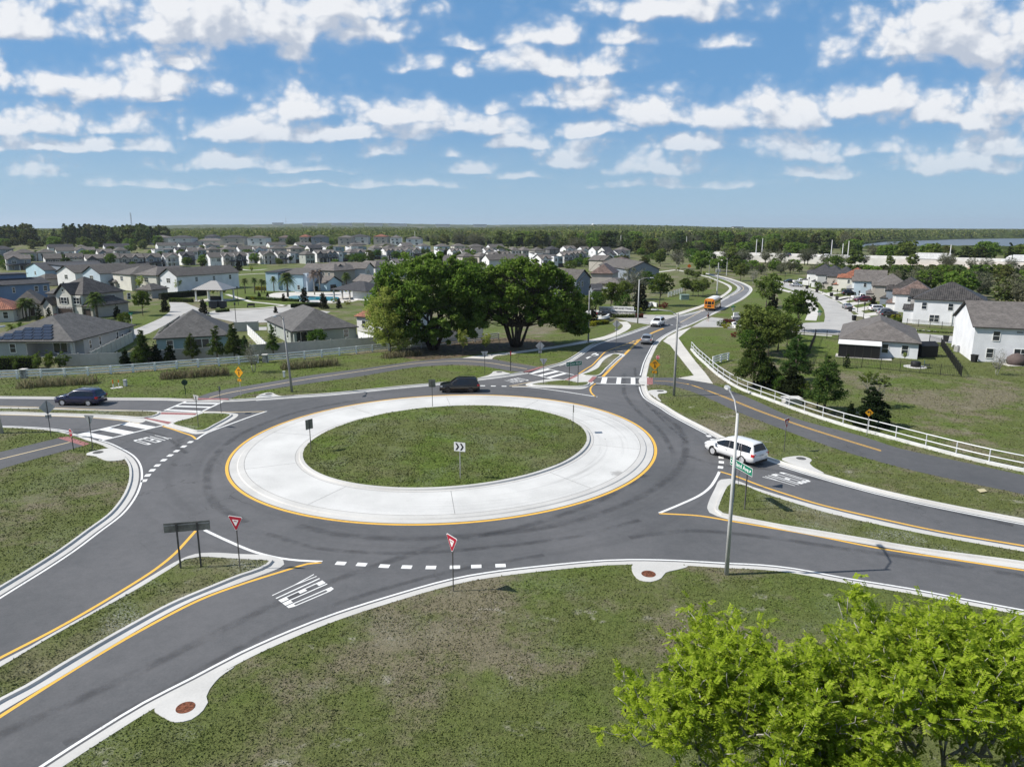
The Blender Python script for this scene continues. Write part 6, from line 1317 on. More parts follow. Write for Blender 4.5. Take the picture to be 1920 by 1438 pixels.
# ------------------------------------------------------------------ lamp posts
POLE = flat('spun_concrete', (.52,.52,.51), .7, var=.1, scale=1.2); POLE_D = flat('grey_pole', (.30,.30,.295), .6, var=.12)
def lamp(label, base, h, arm=None, r=.15, mat=None, lean=0., alu=True):
    t = thing('street_lamp', label, 'street lamp', at(*base)); mb = MB(); top = Vector((lean*h, 0, h))
    mb.tube([(0, 0, -.1), top*.5, top], r, 10, r*.55); mb.build('pole', mat or POLE, t, True)
    if arm:
        a = Vector(arm); mb = MB(); mb.tube([top + Vector((0, 0, -.25)), top + a*.35 + Vector((0, 0, a.z*.3)), top + a], .045, 7); mb.build('arm', STEEL, t, True)
        q = a.normalized(); yaw = math.atan2(a.y, a.x); M = Matrix.Translation(top + a) @ Matrix.Rotation(yaw, 4, 'Z'); mb = MB(); mb.rings([[M @ Vector((x, y*w, z)) for y, z in ((-.17, -.05), (.17, -.05), (.12, .07), (-.12, .07))] for x, w in ((-.1, .5), (.1, 1), (.55, 1), (.68, .6))]); hd = mb.build('lamp_head', SIGN_B, t)
        mb = MB(); mb.box(.12, .5, -.11, .11, -.065, -.05, M); mb.build('lens', S_WHITE, hd)
    return t
lamp('tall pale lamp post standing in the near grass, right of the centre', (1362,1077), 9.35, (.25, 2.6, .75), .128)
lamp('grey leaning lamp post beside the trail on the left', (547.5,735), 8.9, (-.1, -2.2, .4), .15, POLE_D, -.055)
lamp('tall grey lamp post between the trail and the north road', (1263.5,742), 9.6, (-2.3, .4, .35), .16, POLE_D)
lamp('lamp post with a silver head beside the north walk', (1103,642), 8.8, (2.4, .2, .35), .15, POLE_D); lamp('lamp post at the estate entrance', (1195.5,606.5), 8.9, (2.2, -.2, .35), .15, POLE)
lamp('foot of a white lamp post cut off by the left edge', (3.5,812), 9.3, (.2, 2.4, .5), .18, POLE, -.07)
LP = flat('black_lamp_post', (.02,.02,.022), .5)
def small_lamp(base, top, label):
    b = at(*base); h = atY(base[0], top, b.y).z; t = thing('lantern_post', label, 'street lamp', b, 0, 'black lantern posts along the streets'); mb = MB(); mb.tube([(0, 0, -.05), (0, 0, .5), (0, 0, h - .6)], .09, 7, .05); mb.build('pole', LP, t); mb = MB(); mb.lathe([(.05, h - .6), (.20, h - .45), (.16, h - .12), (.22, h - .1), (.02, h)], n=8); mb.build('lantern', LP, t)
for i, (b, tp) in enumerate([((1515.6,541),520), ((1542.5,550),530), ((1568.5,562),542), ((1592.5,571),541), ((1607.5,586),545), ((1618.5,600),567), ((1471,533),511)]): small_lamp(b, tp, f'black lantern post on the right hand street, {ORD[i+1]} of seven' if i < 6 else 'black lantern post at the far end of the right hand street')
small_lamp((443,608), 567, 'black lantern post beside the left car park'); small_lamp((447,572), 537, 'black lantern post on the lawn behind the gazebo')
def pole(label, base, top, r=.25, mat=None, Y=None, extra=False):
    b = at(*base) if Y is None else Vector((atY(*base, Y).x, Y, 0)); h = atY(base[0], top, b.y).z; t = thing('utility_pole', label, 'utility pole', b, 0, 'tall poles beyond the houses'); mb = MB(); mb.tube([(0, 0, -.1), (0, 0, h*.5), (0, 0, h)], r, 8, r*.7); mb.build('pole', mat or POLE, t)
    if extra:
        for s in (-.5, .5): mb = MB(); mb.lathe([(.25, 0), (.28, .9), (.2, 1)], (s, 0, h*.70), 10); mb.build('transformer', POLE_D, t)
        mb = MB(); mb.box(-1, 1, -.06, .06, h*.86, h*.86 + .15); mb.build('crossarm', POLE_D, t)
pole('concrete utility pole with transformers beside the north road walk', (1344,552), 493, .2, POLE, None, True); pole('grey pole at the head of the north road bend', (1362,517), 491, .16); pole('thin grey pole left of the far road bend', (1329.5,513), 474, .14, POLE_D)
for i, (u, vt, Y) in enumerate([(1286,443,620), (1417,449,420), (1428,447,420), (1558,450,400), (1579,457,400), (1589.5,452,400), (1781,459,370), (779,434,700), (1163,441,640), (955,440,720)]): pole(f'tall white transmission pole, {ORD[i+1]} listed from the road outward' if 0 else ['tall white pole above the far wood north of the road', 'left of two tall white poles over the highway wall', 'right of two tall white poles over the highway wall', 'tallest left pole of three above the highway', 'middle short pole of three above the highway', 'right pole of three above the highway', 'lone tall white pole right of the lorry', 'white mast among the hill houses', 'thin pole above the middle wood', 'small white pole over the far left tree belt'][i], (u, 480), vt, .27, S_WHITE, Y)
# ------------------------------------------------------------------ fences, walls, railing
FENCE_W = flat('white_vinyl', (.84,.84,.83), .5, var=.06); FENCE_B = flat('beige_vinyl', (.47,.455,.415), .55, var=.06); FENCE_K = flat('black_metal', (.012,.012,.013), .5)
def rail_fence(label, pts, hgt_, step=2.45, name='rail_fence'):
    pl = spline(px(pts), step/4); t = thing(name, label, 'fence', Vector((*pl[0], 0))); acc = 0; ps = [pl[0]]; last = pl[0]
    for p in pl[1:]:
        acc += (p - last).length; last = p
        if acc >= step: ps.append(p); acc = 0
    o = pl[0]
    for p in ps: mb = MB(); q = p - o; mb.box(q.x - .11, q.x + .11, q.y - .11, q.y + .11, -.05, hgt_ + .08); mb.box(q.x - .12, q.x + .12, q.y - .12, q.y + .12, hgt_ + .08, hgt_ + .13); mb.build('post', FENCE_W, t)
    for z in (.25, .60, .95): mb = MB(); sweep(mb, [p - o for p in ps], [(-.025, z*hgt_), (.025, z*hgt_), (.025, z*hgt_ + .20), (-.025, z*hgt_ + .20), (-.025, z*hgt_)]); mb.build('rail', FENCE_W, t)
rail_fence('white three rail fence running along the left lawn to the stone pier', [(-60,714),(0,711.5),(67,708.5),(144,705.5),(219,700.5),(291,695),(362,689),(430,684.5),(493,679.5)], 1.02)
rail_fence('white three rail fence from the second stone pier into the big trees', [(502,679),(533,676.5),(595,670.5),(653,664.5),(706,659),(760,654.5),(820,650),(880,643),(940,636)], 1.02)
rail_fence('short white rail fence meeting the grey railing on the right', [(1337,683),(1355,678),(1375,673)], 1.0, 2.0); rail_fence('short white rail fence beyond the estate entrance shrubs', [(1253,557),(1266,553),(1281,548)], 1.2, 3)
for (u, v), l in (((46,709), 'grey stone pier in the white fence at the far left'), ((497.5,680), 'grey stone pier in the white fence behind the leaning lamp post')):
    t = thing('stone_pier', l, 'pier', at(u, v)); mb = MB(); mb.box(-.32, .32, -.32, .32, -.1, 1.12); mb.build('shaft', STONE, t); mb = MB(); mb.box(-.40, .40, -.40, .40, 1.12, 1.22); mb.build('cap', WALK, t)
def panel_fence(label, a, b, h, mat, step=2.4, kind='vinyl'):
    A, B = at(*a), at(*b); v = B - A; L = v.length; t = thing('panel_fence' if kind == 'vinyl' else 'metal_fence', label, 'fence', A, math.atan2(v.y, v.x)); n = max(1, round(L/step))
    for i in range(n + 1): x = L*i/n; mb = MB(); w = .07 if kind == 'vinyl' else .04; mb.box(x - w, x + w, -w, w, -.05, h + .06); mb.box(x - w*1.3, x + w*1.3, -w*1.3, w*1.3, h + .06, h + .12); mb.build('post', mat, t)
    for i in range(n):
        x0, x1 = L*i/n + .08, L*(i+1)/n - .08; mb = MB()
        if kind == 'vinyl': mb.box(x0, x1, -.02, .02, .05, h - .05); mb.box(x0, x1, -.035, .035, h - .12, h); mb.box(x0, x1, -.035, .035, .03, .15)
        else:
            for z in (.12, h - .25, h - .03): mb.box(x0, x1, -.015, .015, z, z + .035)
            k = max(2, int((x1-x0)/.2))
            for j in range(k): x = x0 + (x1-x0)*(j+.5)/k; mb.box(x - .01, x + .01, -.01, .01, .08, h)
        mb.build('panel', mat, t)
for l, a, b, m_ in [('beige panel fence behind the white rails, right of the bamboo hedge', (112,688), (222,684), FENCE_B), ('beige panel fence running back beside the solar panel house', (172,683), (250,641), FENCE_B), ('beige panel fence behind the pines in front of the blue grey house', (222,684), (462,668), FENCE_B), ('white panel fence running back between the two grey roofed houses', (500,664), (465,628), FENCE_W), ('grey panel fence in front of the corner porch house', (470,668), (706,652), FENCE_B), ('beige panel fence at the back corner behind the solar house', (232,626), (250,641), FENCE_B), ('beige panel fence between the car park and the porch house', (440,622), (485,620), FENCE_B), ('white fence beside the white lodge under the pale green tree', (672,640), (706,652), FENCE_W), ('white fence glimpsed behind the trunks of the big trees', (770,648), (905,632), FENCE_W)]: panel_fence(l, a, b, 1.75, m_)
for l, a, b in [('black metal fence along the field side of the screened porch yard', (1514,680), (1802,707)), ('black metal fence on the left side of the porch yard', (1529,634), (1509,684)), ('black metal fence on the right side of the porch yard', (1764,650), (1802,707)), ('black metal fence along the street side of the porch yard', (1487,627), (1572,638)), ('black metal fence in front of the tile roofed white house', (1700,611), (1812,622)), ('short black fence behind the porch house shed', (1742,644), (1764,650))]: panel_fence(l, a, b, 1.35, FENCE_K, 2.3, 'metal')
# silver railing on its white kerb wall
t = thing('railing', 'silver two rail railing on a white wall curving along the right trail', 'railing', (0, 0, 0))
pl = spline(px([(1296,656),(1306,668),(1320,681),(1350,707),(1390,731),(1440,750),(1515,777),(1590,801),(1665,821),(1735,840),(1837,866),(1920,884),(2050,910)]), .6); mb = MB(); sweep(mb, pl, [(.15, -.1), (.15, .24), (-.15, .24), (-.15, -.1)]); mb.build('base_wall', flat('white_wall', (.62,.62,.60), .8), t)
ALU = flat('silver_rail', (.66,.67,.68), .4, .15, var=.05)
for z in (.70, 1.28): mb = MB(); mb.tube([Vector((p.x, p.y, z)) for p in pl], .05, 6); mb.build('rail', ALU, t, True)
acc = 9
for a, b in zip(pl, pl[1:]):
    acc += (b-a).length
    if acc > 2.35: acc = 0; mb = MB(); mb.tube([(a.x, a.y, .2), (a.x, a.y, 1.28)], .045, 6); mb.build('post', ALU, t)
# estate entrance
SW = flat('pale_ledgestone', (.50,.49,.47), .9, var=.35, scale=3, bump=.5); RENDER = flat('white_render', (.70,.70,.68), .8, var=.05)
def wall_sign(label, base, w, h, letters, yaw=0, pier=True):
    t = thing('entrance_wall', label, 'entrance wall', at(*base), yaw); mb = MB(); mb.box(-w/2, w/2, 0, .6, -.1, h*.55); mb.build('stone_base', SW, t); mb = MB(); mb.box(-w/2 - .15, w/2 + .15, -.1, .7, h*.55, h*.55 + .14); mb.build('coping', RENDER, t); mb = MB(); mb.box(-w/2 + .2, w/2 - .3, .1, .5, h*.55 + .14, h); mb.build('sign_panel', RENDER, t)
    if pier: mb = MB(); mb.box(-w/2 - 2.6, -w/2, 0, .8, -.1, h*.82); mb.build('stone_pier', SW, t); mb = MB(); mb.box(-w/2 - 2.75, -w/2 + .1, -.1, .9, h*.82, h*.82 + .16); mb.build('pier_coping', RENDER, t)
    if letters: text_mesh(letters, h*.255, S_BLACK, t, Matrix.Translation((-.05, .085, h*.79)))
    return t
wall_sign('white and stone estate entrance wall lettered OAKLAND TRAILS', (1167,593.5), 5.4, 2.15, 'OAKLAND TRAILS', R(-20)); wall_sign('stone and white entrance wall on the right side of the junction', (1388,605.5), 3.2, 2.1, '', R(2), False)
def arc_wall(label, pts, h, mat, w=.3, cap=True):
    pl = spline(px(pts), .4); t = thing('garden_wall', label, 'garden wall', Vector((*pl[0], 0))); o = pl[0]; q = [p - o for p in pl]; mb = MB(); sweep(mb, q, [(w/2, -.1), (w/2, h), (-w/2, h), (-w/2, -.1)]); mb.build('wall', mat, t); mb = MB(); sweep(mb, q, [(w*.7, h), (w*.7, h + .1), (-w*.7, h + .1), (-w*.7, h), (w*.7, h)]); mb.build('coping', RENDER, t)
arc_wall('curved white garden wall left of the estate entrance', [(1121,601),(1128,603.5),(1136,602),(1141,598)], 1.0, RENDER); arc_wall('dark planter wall with white coping behind the entrance shrubs', [(1078,616),(1086,609),(1104,606),(1128,604.5),(1142,601)], .7, flat('dark_block', (.08,.08,.08), .9)); arc_wall('low white curved wall right of the far junction', [(1383,615),(1374,613),(1373,609.5),(1378,607)], .35, RENDER)
arc_wall('white planter wall above the estate entrance', [(1214,577),(1222,573),(1232,576)], .8, RENDER)
for i, l in enumerate([('black bin at the far end of the right hand street', 1512.5, 541.5), ('black bin beside the second lantern post', 1531.5, 548), ('black bin on the verge before the dark SUV', 1558.5, 556), ('black bin next to the third lantern post', 1569, 563), ('black bin beside the silver saloon', 1594, 584), ('black bin just behind the brown hip roof', 1601, 601), ('black bin on the cross street right of the porch house', 1773, 641), ('black bin leaning beside the white gable house', 1826, 678.5), ('black bin by the left side of the solar house fence', 217.5, 645)]):
    t = thing('wheelie_bin', l[0], 'bin', at(l[1], l[2], .02), random.random(), 'black wheelie bins'); mb = MB(); mb.rings([[Vector((sx*.26, sy*.3, 0)) for sx, sy in ((-1,-1),(1,-1),(1,1),(-1,1))], [Vector((sx*.33, sy*.38, 1.0)) for sx, sy in ((-1,-1),(1,-1),(1,1),(-1,1))]]); mb.build('bin_body', BLACK_P, t); mb = MB(); mb.box(-.35, .35, -.4, .42, 1.0, 1.07); mb.build('lid', BLACK_P, t)
# odds and ends: utility markers, cabinets, yard things
t = thing('marker_tube', 'tall orange and white marker tube in the left lawn', 'marker post', at(213,728)); mb = MB(); mb.tube([(0,0,0),(0,0,.55)], .06, 8); mb.build('white_base', S_WHITE, t); mb = MB(); mb.tube([(0,0,.55),(0,0,1.05)], .062, 8); mb.build('orange_top', flat('orange_plastic', (.75,.16,.02), .5), t)
t = thing('marker_tube', 'shorter orange and white marker tube in the left lawn', 'marker post', at(223,723.5)); mb = MB(); mb.tube([(0,0,0),(0,0,.4)], .05, 8); mb.build('white_base', S_WHITE, t); mb = MB(); mb.tube([(0,0,.4),(0,0,.75)], .052, 8); mb.build('orange_top', flat('orange_plastic', (.75,.16,.02), .5), t)
t = thing('utility_box', 'pale utility pedestal beside the marker tubes', 'utility box', at(235.5,724)); mb = MB(); mb.box(-.16, .16, -.16, .16, 0, .75); mb.build('box', POLE, t); mb = MB(); mb.box(-.19, .19, -.19, .19, .75, .82); mb.build('cap', POLE, t)
pad([(206,727.5),(228,724),(232,726.5),(210,729)], CONC, .012)
t = thing('utility_cabinet', 'pale green utility cabinet on the lawn beyond the entrance', 'utility box', at(1283,562)); mb = MB(); mb.box(-1.1, 1.1, -.9, .9, 0, 1.3); mb.build('cabinet', flat('pale_green_cabinet', (.25,.34,.30), .5), t); mb = MB(); mb.box(-1.2, 1.2, -1, 1, 1.3, 1.4); mb.build('lid', flat('pale_green_cabinet', (.25,.34,.30), .5), t)
t = thing('utility_box', 'small white post box in the grass by the leaning lamp post', 'utility box', at(533,707)); mb = MB(); mb.box(-.13, .13, -.1, .1, 0, .7); mb.build('box', S_WHITE, t); mb = MB(); mb.box(-.16, .16, -.13, .13, .7, .78); mb.build('cap', S_WHITE, t)
t = thing('inlet_box', 'white concrete inlet box behind the railing', 'drain box', at(1484,756)); mb = MB(); mb.box(-.9, .9, -.6, .6, 0, .55); mb.build('box', CONC, t); mb = MB(); mb.box(-1.0, 1.0, -.7, .7, .55, .68); mb.build('lid', CONC, t)
t = thing('grill', 'covered round fire pit on a white paved circle', 'fire pit', at(1716,688)); mb = MB(); mb.lathe([(.5, 0), (.62, .1), (.6, .75), (.45, .82), (.01, .84)], n=16); mb.build('cover', BLACK_P, t, True); mb = MB(); mb.lathe([(1.5, -.01), (1.5, .05), (.01, .05)], n=24); mb.build('paved_circle', CONC, t)
t = thing('garden_chair', 'dark slatted garden chair beside the fire pit', 'chair', at(1737,690), R(60)); mb = MB(); mb.box(-.35, .35, -.35, .3, .35, .42); mb.build('seat', LP, t); mb = MB(); mb.box(-.35, .35, .28, .36, .42, 1.0); mb.build('backrest', flat('teal_wood', (.05,.09,.10), .6), t)
for x in (-.32, .32):
    for y in (-.3, .3): mb = MB(); mb.box(x - .04, x + .04, y - .04, y + .04, 0, .6 if y < 0 else .36); mb.build('leg', LP, t)
t = thing('shed', 'black garden shed behind the right corner of the porch house', 'shed', at(1734,668), R(5)); mb = MB(); mb.box(-1.3, 1.3, -1, 1, 0, 1.8); mb.build('wall', FENCE_K, t); mb = MB(); mb.rings([[Vector((x, -1.15, 1.75)), Vector((x, 1.15, 1.75)), Vector((x, 0, 2.3))] for x in (-1.4, 1.4)]); mb.build('roof', FENCE_K, t)
t = thing('air_conditioner', 'grey air conditioning unit at the white gable wall', 'air conditioner', at(1797,660), R(10)); mb = MB(); mb.box(-.55, .55, -.4, .4, .05, .9); mb.build('casing', POLE_D, t); mb = MB(); mb.lathe([(.3, .9), (.3, .95), (.01, .96)], n=14); mb.build('fan_grille', FENCE_K, t)
t = thing('patio_set', 'covered patio table in front of the white gable house', 'patio table', at(1905,684)); mb = MB(); mb.lathe([(1.1, .05), (1.3, .5), (1.2, 1.0), (.6, 1.5), (.05, 1.7)], n=14); mb.build('cover', flat('brown_cover', (.10,.075,.07), .8), t, True); mb = MB(); mb.box(-1.8, 1.8, -1.2, 1.2, -.05, .06); mb.build('patio_slab', WALK, t)
mb = MB(); px_poly(mb, [(1831,917),(1845,915.5),(1851,921),(1838,923)], .10); o = fixup(mb).build('cardboard_sheet', flat('cardboard', (.45,.40,.24), .8)); tag(o, 'flat piece of yellowish cardboard lying in the grass at the right', 'cardboard'); 
# lounge chairs and a bench by the pool
for i, (u, v) in enumerate([(643,551.5), (650,551), (657,550.5), (664,550), (671,549.5), (556,549.5), (527,548)]):
    t = thing('sun_lounger', 'white lounger, ' + ['leftmost', 'second', 'third', 'fourth', 'fifth'][i] + ' in the row under the pool house' if i < 5 else ['white lounger alone at the back of the pool deck', 'white lounger at the far left of the pool deck'][i-5], 'lounger', at(u, v), R(80), 'white loungers by the pool'); mb = MB(); mb.box(-.35, .35, -1, .3, .3, .38); mb.build('seat', S_WHITE, t); mb = MB(); M = Matrix.Translation((0, .3, .34)) @ Matrix.Rotation(R(40), 4, 'X'); mb.box(-.35, .35, 0, .8, 0, .06, M); mb.build('backrest', S_WHITE, t)
t = thing('park_bench', 'dark park bench on the lawn behind the car park', 'bench', at(470.5,576.5)); mb = MB(); mb.box(-.9, .9, -.25, .25, .42, .48); mb.build('seat', LP, t); mb = MB(); mb.box(-.9, .9, .22, .28, .48, .95); mb.build('backrest', LP, t); [MB().box(x - .04, x + .04, -.25, .25, 0, .42).build('leg', LP, t) for x in (-.8, .8)]
for i, (u, v) in enumerate([(400.5,579), (417.5,578.5)]): t = thing('mailbox_bank', ['left', 'right'][i] + ' of two dark mailbox cabinets before the gazebo', 'mailbox', at(u, v), 0, 'mailbox cabinets'); mb = MB(); mb.box(-1.0, 1.0, -.3, .3, .3, 1.7); mb.build('cabinet', flat('dark_cabinet', (.03,.035,.045), .5), t); mb = MB(); mb.box(-1.1, 1.1, -.4, .4, 1.7, 1.8); mb.build('lid', LP, t); mb = MB(); mb.box(-.6, .6, -.2, .2, 0, .3); mb.build('pedestal', LP, t)
t = thing('road_work_sign', 'orange diamond road work sign beyond the far bend', 'sign', at(1292,507)); mb = MB(); mb.plate(ngon(4, 1.0), .03, Matrix.Translation((0, 0, 1.9))); mb.build('sign_plate', flat('orange_plastic', (.75,.16,.02), .5), t); post(t, 1.6, .05)
# ------------------------------------------------------------------ a person walking at the junction
def person():
    t = thing('person', 'person in a dark top with a red bag walking across the far junction', 'person', at(1327.5,603,.02), R(20))
    def skin(name, verts, edges, radii, mat, lv=2):
        me = bpy.data.meshes.new(name); me.from_pydata(verts, edges, []); o = link(name, me, t); sk = o.modifiers.new('skin', 'SKIN'); md = o.modifiers.new('smooth', 'SUBSURF'); md.levels = md.render_levels = lv
        for d, r in zip(me.skin_vertices[0].data, radii): d.radius = (r, r*.85)
        me.skin_vertices[0].data[0].use_root = True; me.materials.append(mat); return o
    SKIN = flat('skin_tone', (.42,.25,.17), .6, var=.05)
    V = [(0,0,.95),(0,0,1.15),(0,.0,1.38),(0,0,1.50),(0,.01,1.62),(0,.01,1.74), (.17,0,1.40),(.24,.02,1.14),(.25,-.12,.92), (-.17,0,1.40),(-.24,-.02,1.14),(-.25,-.10,.92), (.10,0,.90),(.11,-.12,.50),(.11,.02,.09),(.11,-.14,.05), (-.10,0,.90),(-.11,.10,.50),(-.11,.28,.14),(-.11,.16,.06)]
    E = [(0,1),(1,2),(2,3),(3,4),(4,5),(2,6),(6,7),(7,8),(2,9),(9,10),(10,11),(0,12),(12,13),(13,14),(14,15),(0,16),(16,17),(17,18),(18,19)]
    skin('body', V, E, [.15,.14,.16,.06,.10,.085,.065,.05,.035,.065,.05,.035,.10,.07,.045,.04,.10,.07,.045,.04], SKIN)
    skin('shirt', [(0,0,.98),(0,0,1.15),(0,0,1.40),(.17,0,1.41),(.23,.02,1.22),(-.17,0,1.41),(-.23,-.02,1.22)], [(0,1),(1,2),(2,3),(3,4),(2,5),(5,6)], [.17,.16,.175,.085,.075,.085,.075], flat('dark_shirt', (.03,.03,.035), .9))
    skin('shorts', [(0,0,.97),(.10,0,.88),(.11,-.08,.58),(-.10,0,.88),(-.11,.07,.58)], [(0,1),(1,2),(0,3),(3,4)], [.165,.115,.10,.115,.10], flat('pale_shorts', (.35,.33,.30), .9))
    mb = MB(); mb.lathe([(.02, 0), (.10, .04), (.115, .10), (.08, .17), (.01, .19)], (0, .02, 1.66), 12); mb.build('hair', flat('dark_hair', (.02,.014,.01), .7), t, True)
    mb = MB(); mb.rings([[Vector((x*k, .14 + y, z)) for x, y in ((-.14,0),(.14,0),(.12,.14),(-.12,.14))] for z, k in ((1.05, .9), (1.2, 1), (1.42, .85))]); mb.build('backpack', S_RED, t)
person()
# ------------------------------------------------------------------ tree kinds
def hb(*b): return [tuple(x) for x in b]
proto('ficus_one', hb((-2,0,10,6.2,5.5,4.0),(4.2,.5,9,4.8,5,4.2),(-6,0,6.6,3.6,4,3.6),(1,0,12.2,4.2,4,2.3),(0,-2.5,4.6,6.4,3.5,2.6),(-3,-2,7.5,4.5,4,3.2),(5.5,-1,4.8,3.2,3,2.6),(0,-3,3.0,5.4,2.4,1.9),(-6.5,-1,4.0,2.8,2.6,2.4)), 560, 92, 'ficus', .44, BARK_D, 2.2, .34, 5, .25, .55, .35, .65, 6, 1, .5)
proto('ficus_two', hb((0,0,10.2,6.0,5.5,3.6),(5.6,0,8,4.2,4.5,4.0),(-5.2,0,8.6,4.2,4.5,3.8),(8.3,1,5.2,2.8,3,3.2),(2,0,12,4.5,4,2),(-3,-2,7.0,3.8,3.5,2.6),(-6.8,0,5.2,2.8,3,3),(4,-2,6.2,4,3,2.4),(9.6,1,3.4,2.2,2.4,2.4)), 540, 92, 'ficus', .44, BARK_D, 3.4, .24, 6, .25, .55, .35, .65, 13, 2, .62)
proto('cypress', hb((-1.2,0,5.6,2.2,2.2,3.6),(1.3,0,3.8,2.3,2.2,3.0),(-.3,0,8.2,1.4,1.4,1.8),(.6,0,1.9,2.6,2.2,1.4)), 150, 60, 'fresh', .26, BARK, 1.2, .16, 8, .36, .35, .1, .5, 1, 3)
proto('oak', hb((0,0,4.6,2.3,2.3,1.7),(-1.0,.3,3.9,1.6,1.6,1.2),(1.0,-.2,4.0,1.6,1.6,1.2),(.1,0,5.6,1.3,1.3,1.0)), 95, 42, 'oak', .32, BARK, 1.9, .13, 5, .34, .5, .4, .6, 1, 4)
proto('round_oak', hb((0,0,3.4,2.4,2.3,1.8),(-.9,.4,4.3,1.5,1.5,1.2),(1.1,0,3.0,1.5,1.5,1.3)), 90, 42, 'olive', .30, BARK, 1.6, .12, 5, .34, .5, .4, .6, 1, 5)
proto('young_tree', hb((0,0,3.9,1.25,1.25,1.5),(.2,0,2.9,1.2,1.2,.9)), 55, 26, 'fresh', .26, BARK, 1.6, .07, 4, .4, .3, .3, .6, 1, 6)
proto('olive_tree', hb((1.6,0,5.0,2.2,1.6,.9),(-1.6,0,5.6,1.7,1.4,.8),(3.1,0,4.0,1.2,1.1,.6),(0,0,6.0,1.3,1.1,.6)), 60, 26, 'olive', .30, BARK_L, 1.2, .11, 8, .40, .3, .6, .55, 2, 7, .12)
def pine_proto(key, h, seed, dens=1., leaf='pine', w=1.):
    rng = np.random.default_rng(seed); bl = []
    n = 17
    for i in range(n):
        t = (i + .5)/n; z = h*(.22 + .76*t); rad = w*h*.26*(1.05 - t)**.75*(.75 + .5*rng.random()); a = rng.random()*6.28
        for k in range(3 if t < .8 else 2): q = a + k*2.2 + rng.random()*.6; bl.append((math.cos(q)*rad*.62, math.sin(q)*rad*.62, z, .30*rad + .35, .30*rad + .35, .34 + .10*rad))
    bl.append((0, 0, h*.97, .3, .3, .5)); proto(key, bl, int(330*dens), 36, leaf, .32, BARK, h*.9, .17, 0, .8, .1, .25, .28, 1, seed)
pine_proto('pine_one', 9, 21, 1.3); pine_proto('pine_two', 9, 22, 1.0, w=1.1); pine_proto('pine_thin', 8, 23, .45, w=.8)
def cone_proto(key, h, rb, leaf, seed, size=.24, n=200, nl=44, flat_=.8):
    rng = np.random.default_rng(seed); bl = []
    for i in range(12): t = (i + .4)/12; r = rb*(1 - t)**flat_ + .12; bl.append((rng.normal()*.12*rb, rng.normal()*.12*rb, h*(.06 + .92*t), r, r, h*.06 + .1))
    proto(key, bl, n, nl, leaf, size, BARK_D, h*.5, .12, 0, .55, .6, .5, .5, 1, seed)
cone_proto('cedar', 6, 1.9, 'cedar', 31, .25, 280); cone_proto('magnolia', 6, 1.7, 'magnolia', 32, .26, 240, 40, .6); cone_proto('topiary', 4, .9, 'cedar', 33, .17, 120, 40, .45)
proto('bush', hb((0,0,.75,1.0,1.0,.8),(.5,.2,.6,.7,.7,.6),(-.5,0,.6,.7,.7,.6)), 40, 34, 'hedge', .18, BARK_D, .3, .05, 2, .4, .5, .5, .6, 1, 8)
proto('gold_bush', hb((0,0,.55,1.0,.8,.6)), 26, 30, 'gold', .17, BARK_D, .2, .05, 2, .4, .5, .5, .6, 1, 9); proto('wine_bush', hb((0,0,.8,.9,.8,.85)), 26, 30, 'wine', .18, BARK_D, .2, .05, 2, .4, .5, .5, .6, 1, 10)
proto('dense_bush', hb((0,0,1.6,1.7,1.6,1.5),(.6,.2,2.3,1.0,1.0,.8)), 60, 46, 'oak', .24, BARK, .5, .08, 3, .4, .6, .4, .6, 1, 12)
proto('bamboo', hb((0,0,1.3,1.3,.5,1.2),(.8,0,1.9,.7,.4,.9),(-.9,0,1.5,.6,.4,.9)), 60, 30, 'hedge', .22, BARK, .6, .03, 9, .5, .1, .2, .35, 3, 13, .3)
proto('bare_tree', hb((0,0,5.5,2.6,2.4,2.6),(0,0,4,2.8,2.6,1.6)), 100, 20, 'bare', .30, BARK_L, 1.8, .11, 14, .35, .3, .2, .16, 2, 14, .15)
proto('grey_tree', hb((0,0,7,4,4,3.4),(2,0,5,3,3,2.5),(-2,0,5.5,3,3,2.5)), 110, 30, 'bare', .5, BARK_L, 2.2, .2, 12, .3, .4, .2, .3, 2, 15, .2)
proto('forest_oak', hb((0,0,9,4.6,4.6,3.8),(2.4,1,7,3,3,2.6),(-2.4,0,7.4,3,3,2.8),(0,0,12,2.6,2.6,1.8),(0,0,3.4,4,4,2.4)), 110, 20, 'forest', 1.0, BARK_D, 3, .3, 3, .30, .6, .5, .7, 1, 16)
proto('forest_oak_two', hb((0,0,8,4.2,4.2,4.6),(1.8,0,11,2.4,2.4,2.2),(-2,0,6,3,3,2.8)), 100, 20, 'olive', 1.0, BARK, 3, .26, 3, .30, .6, .5, .7, 1, 17)
proto('forest_green', hb((0,0,8.4,4.8,4.8,4.2),(2.5,0,5.6,3,3,3),(-2.5,0,6,3,3,3)), 110, 20, 'ficus', 1.0, BARK_D, 3, .3, 3, .30, .6, .5, .7, 1, 18)
proto('forest_pine', [(math.cos(i*2.4)*1.3*(1.2 - i/14), math.sin(i*2.4)*1.3*(1.2 - i/14), 7 + i*1.05, 2.2*(1.25 - i/13), 2.2*(1.25 - i/13), 1.1) for i in range(13)] + [(0,0,3,3,3,2.4)], 100, 18, 'forestpine', .95, BARK_D, 15, .25, 0, .6, .3, .4, .5, 1, 19)
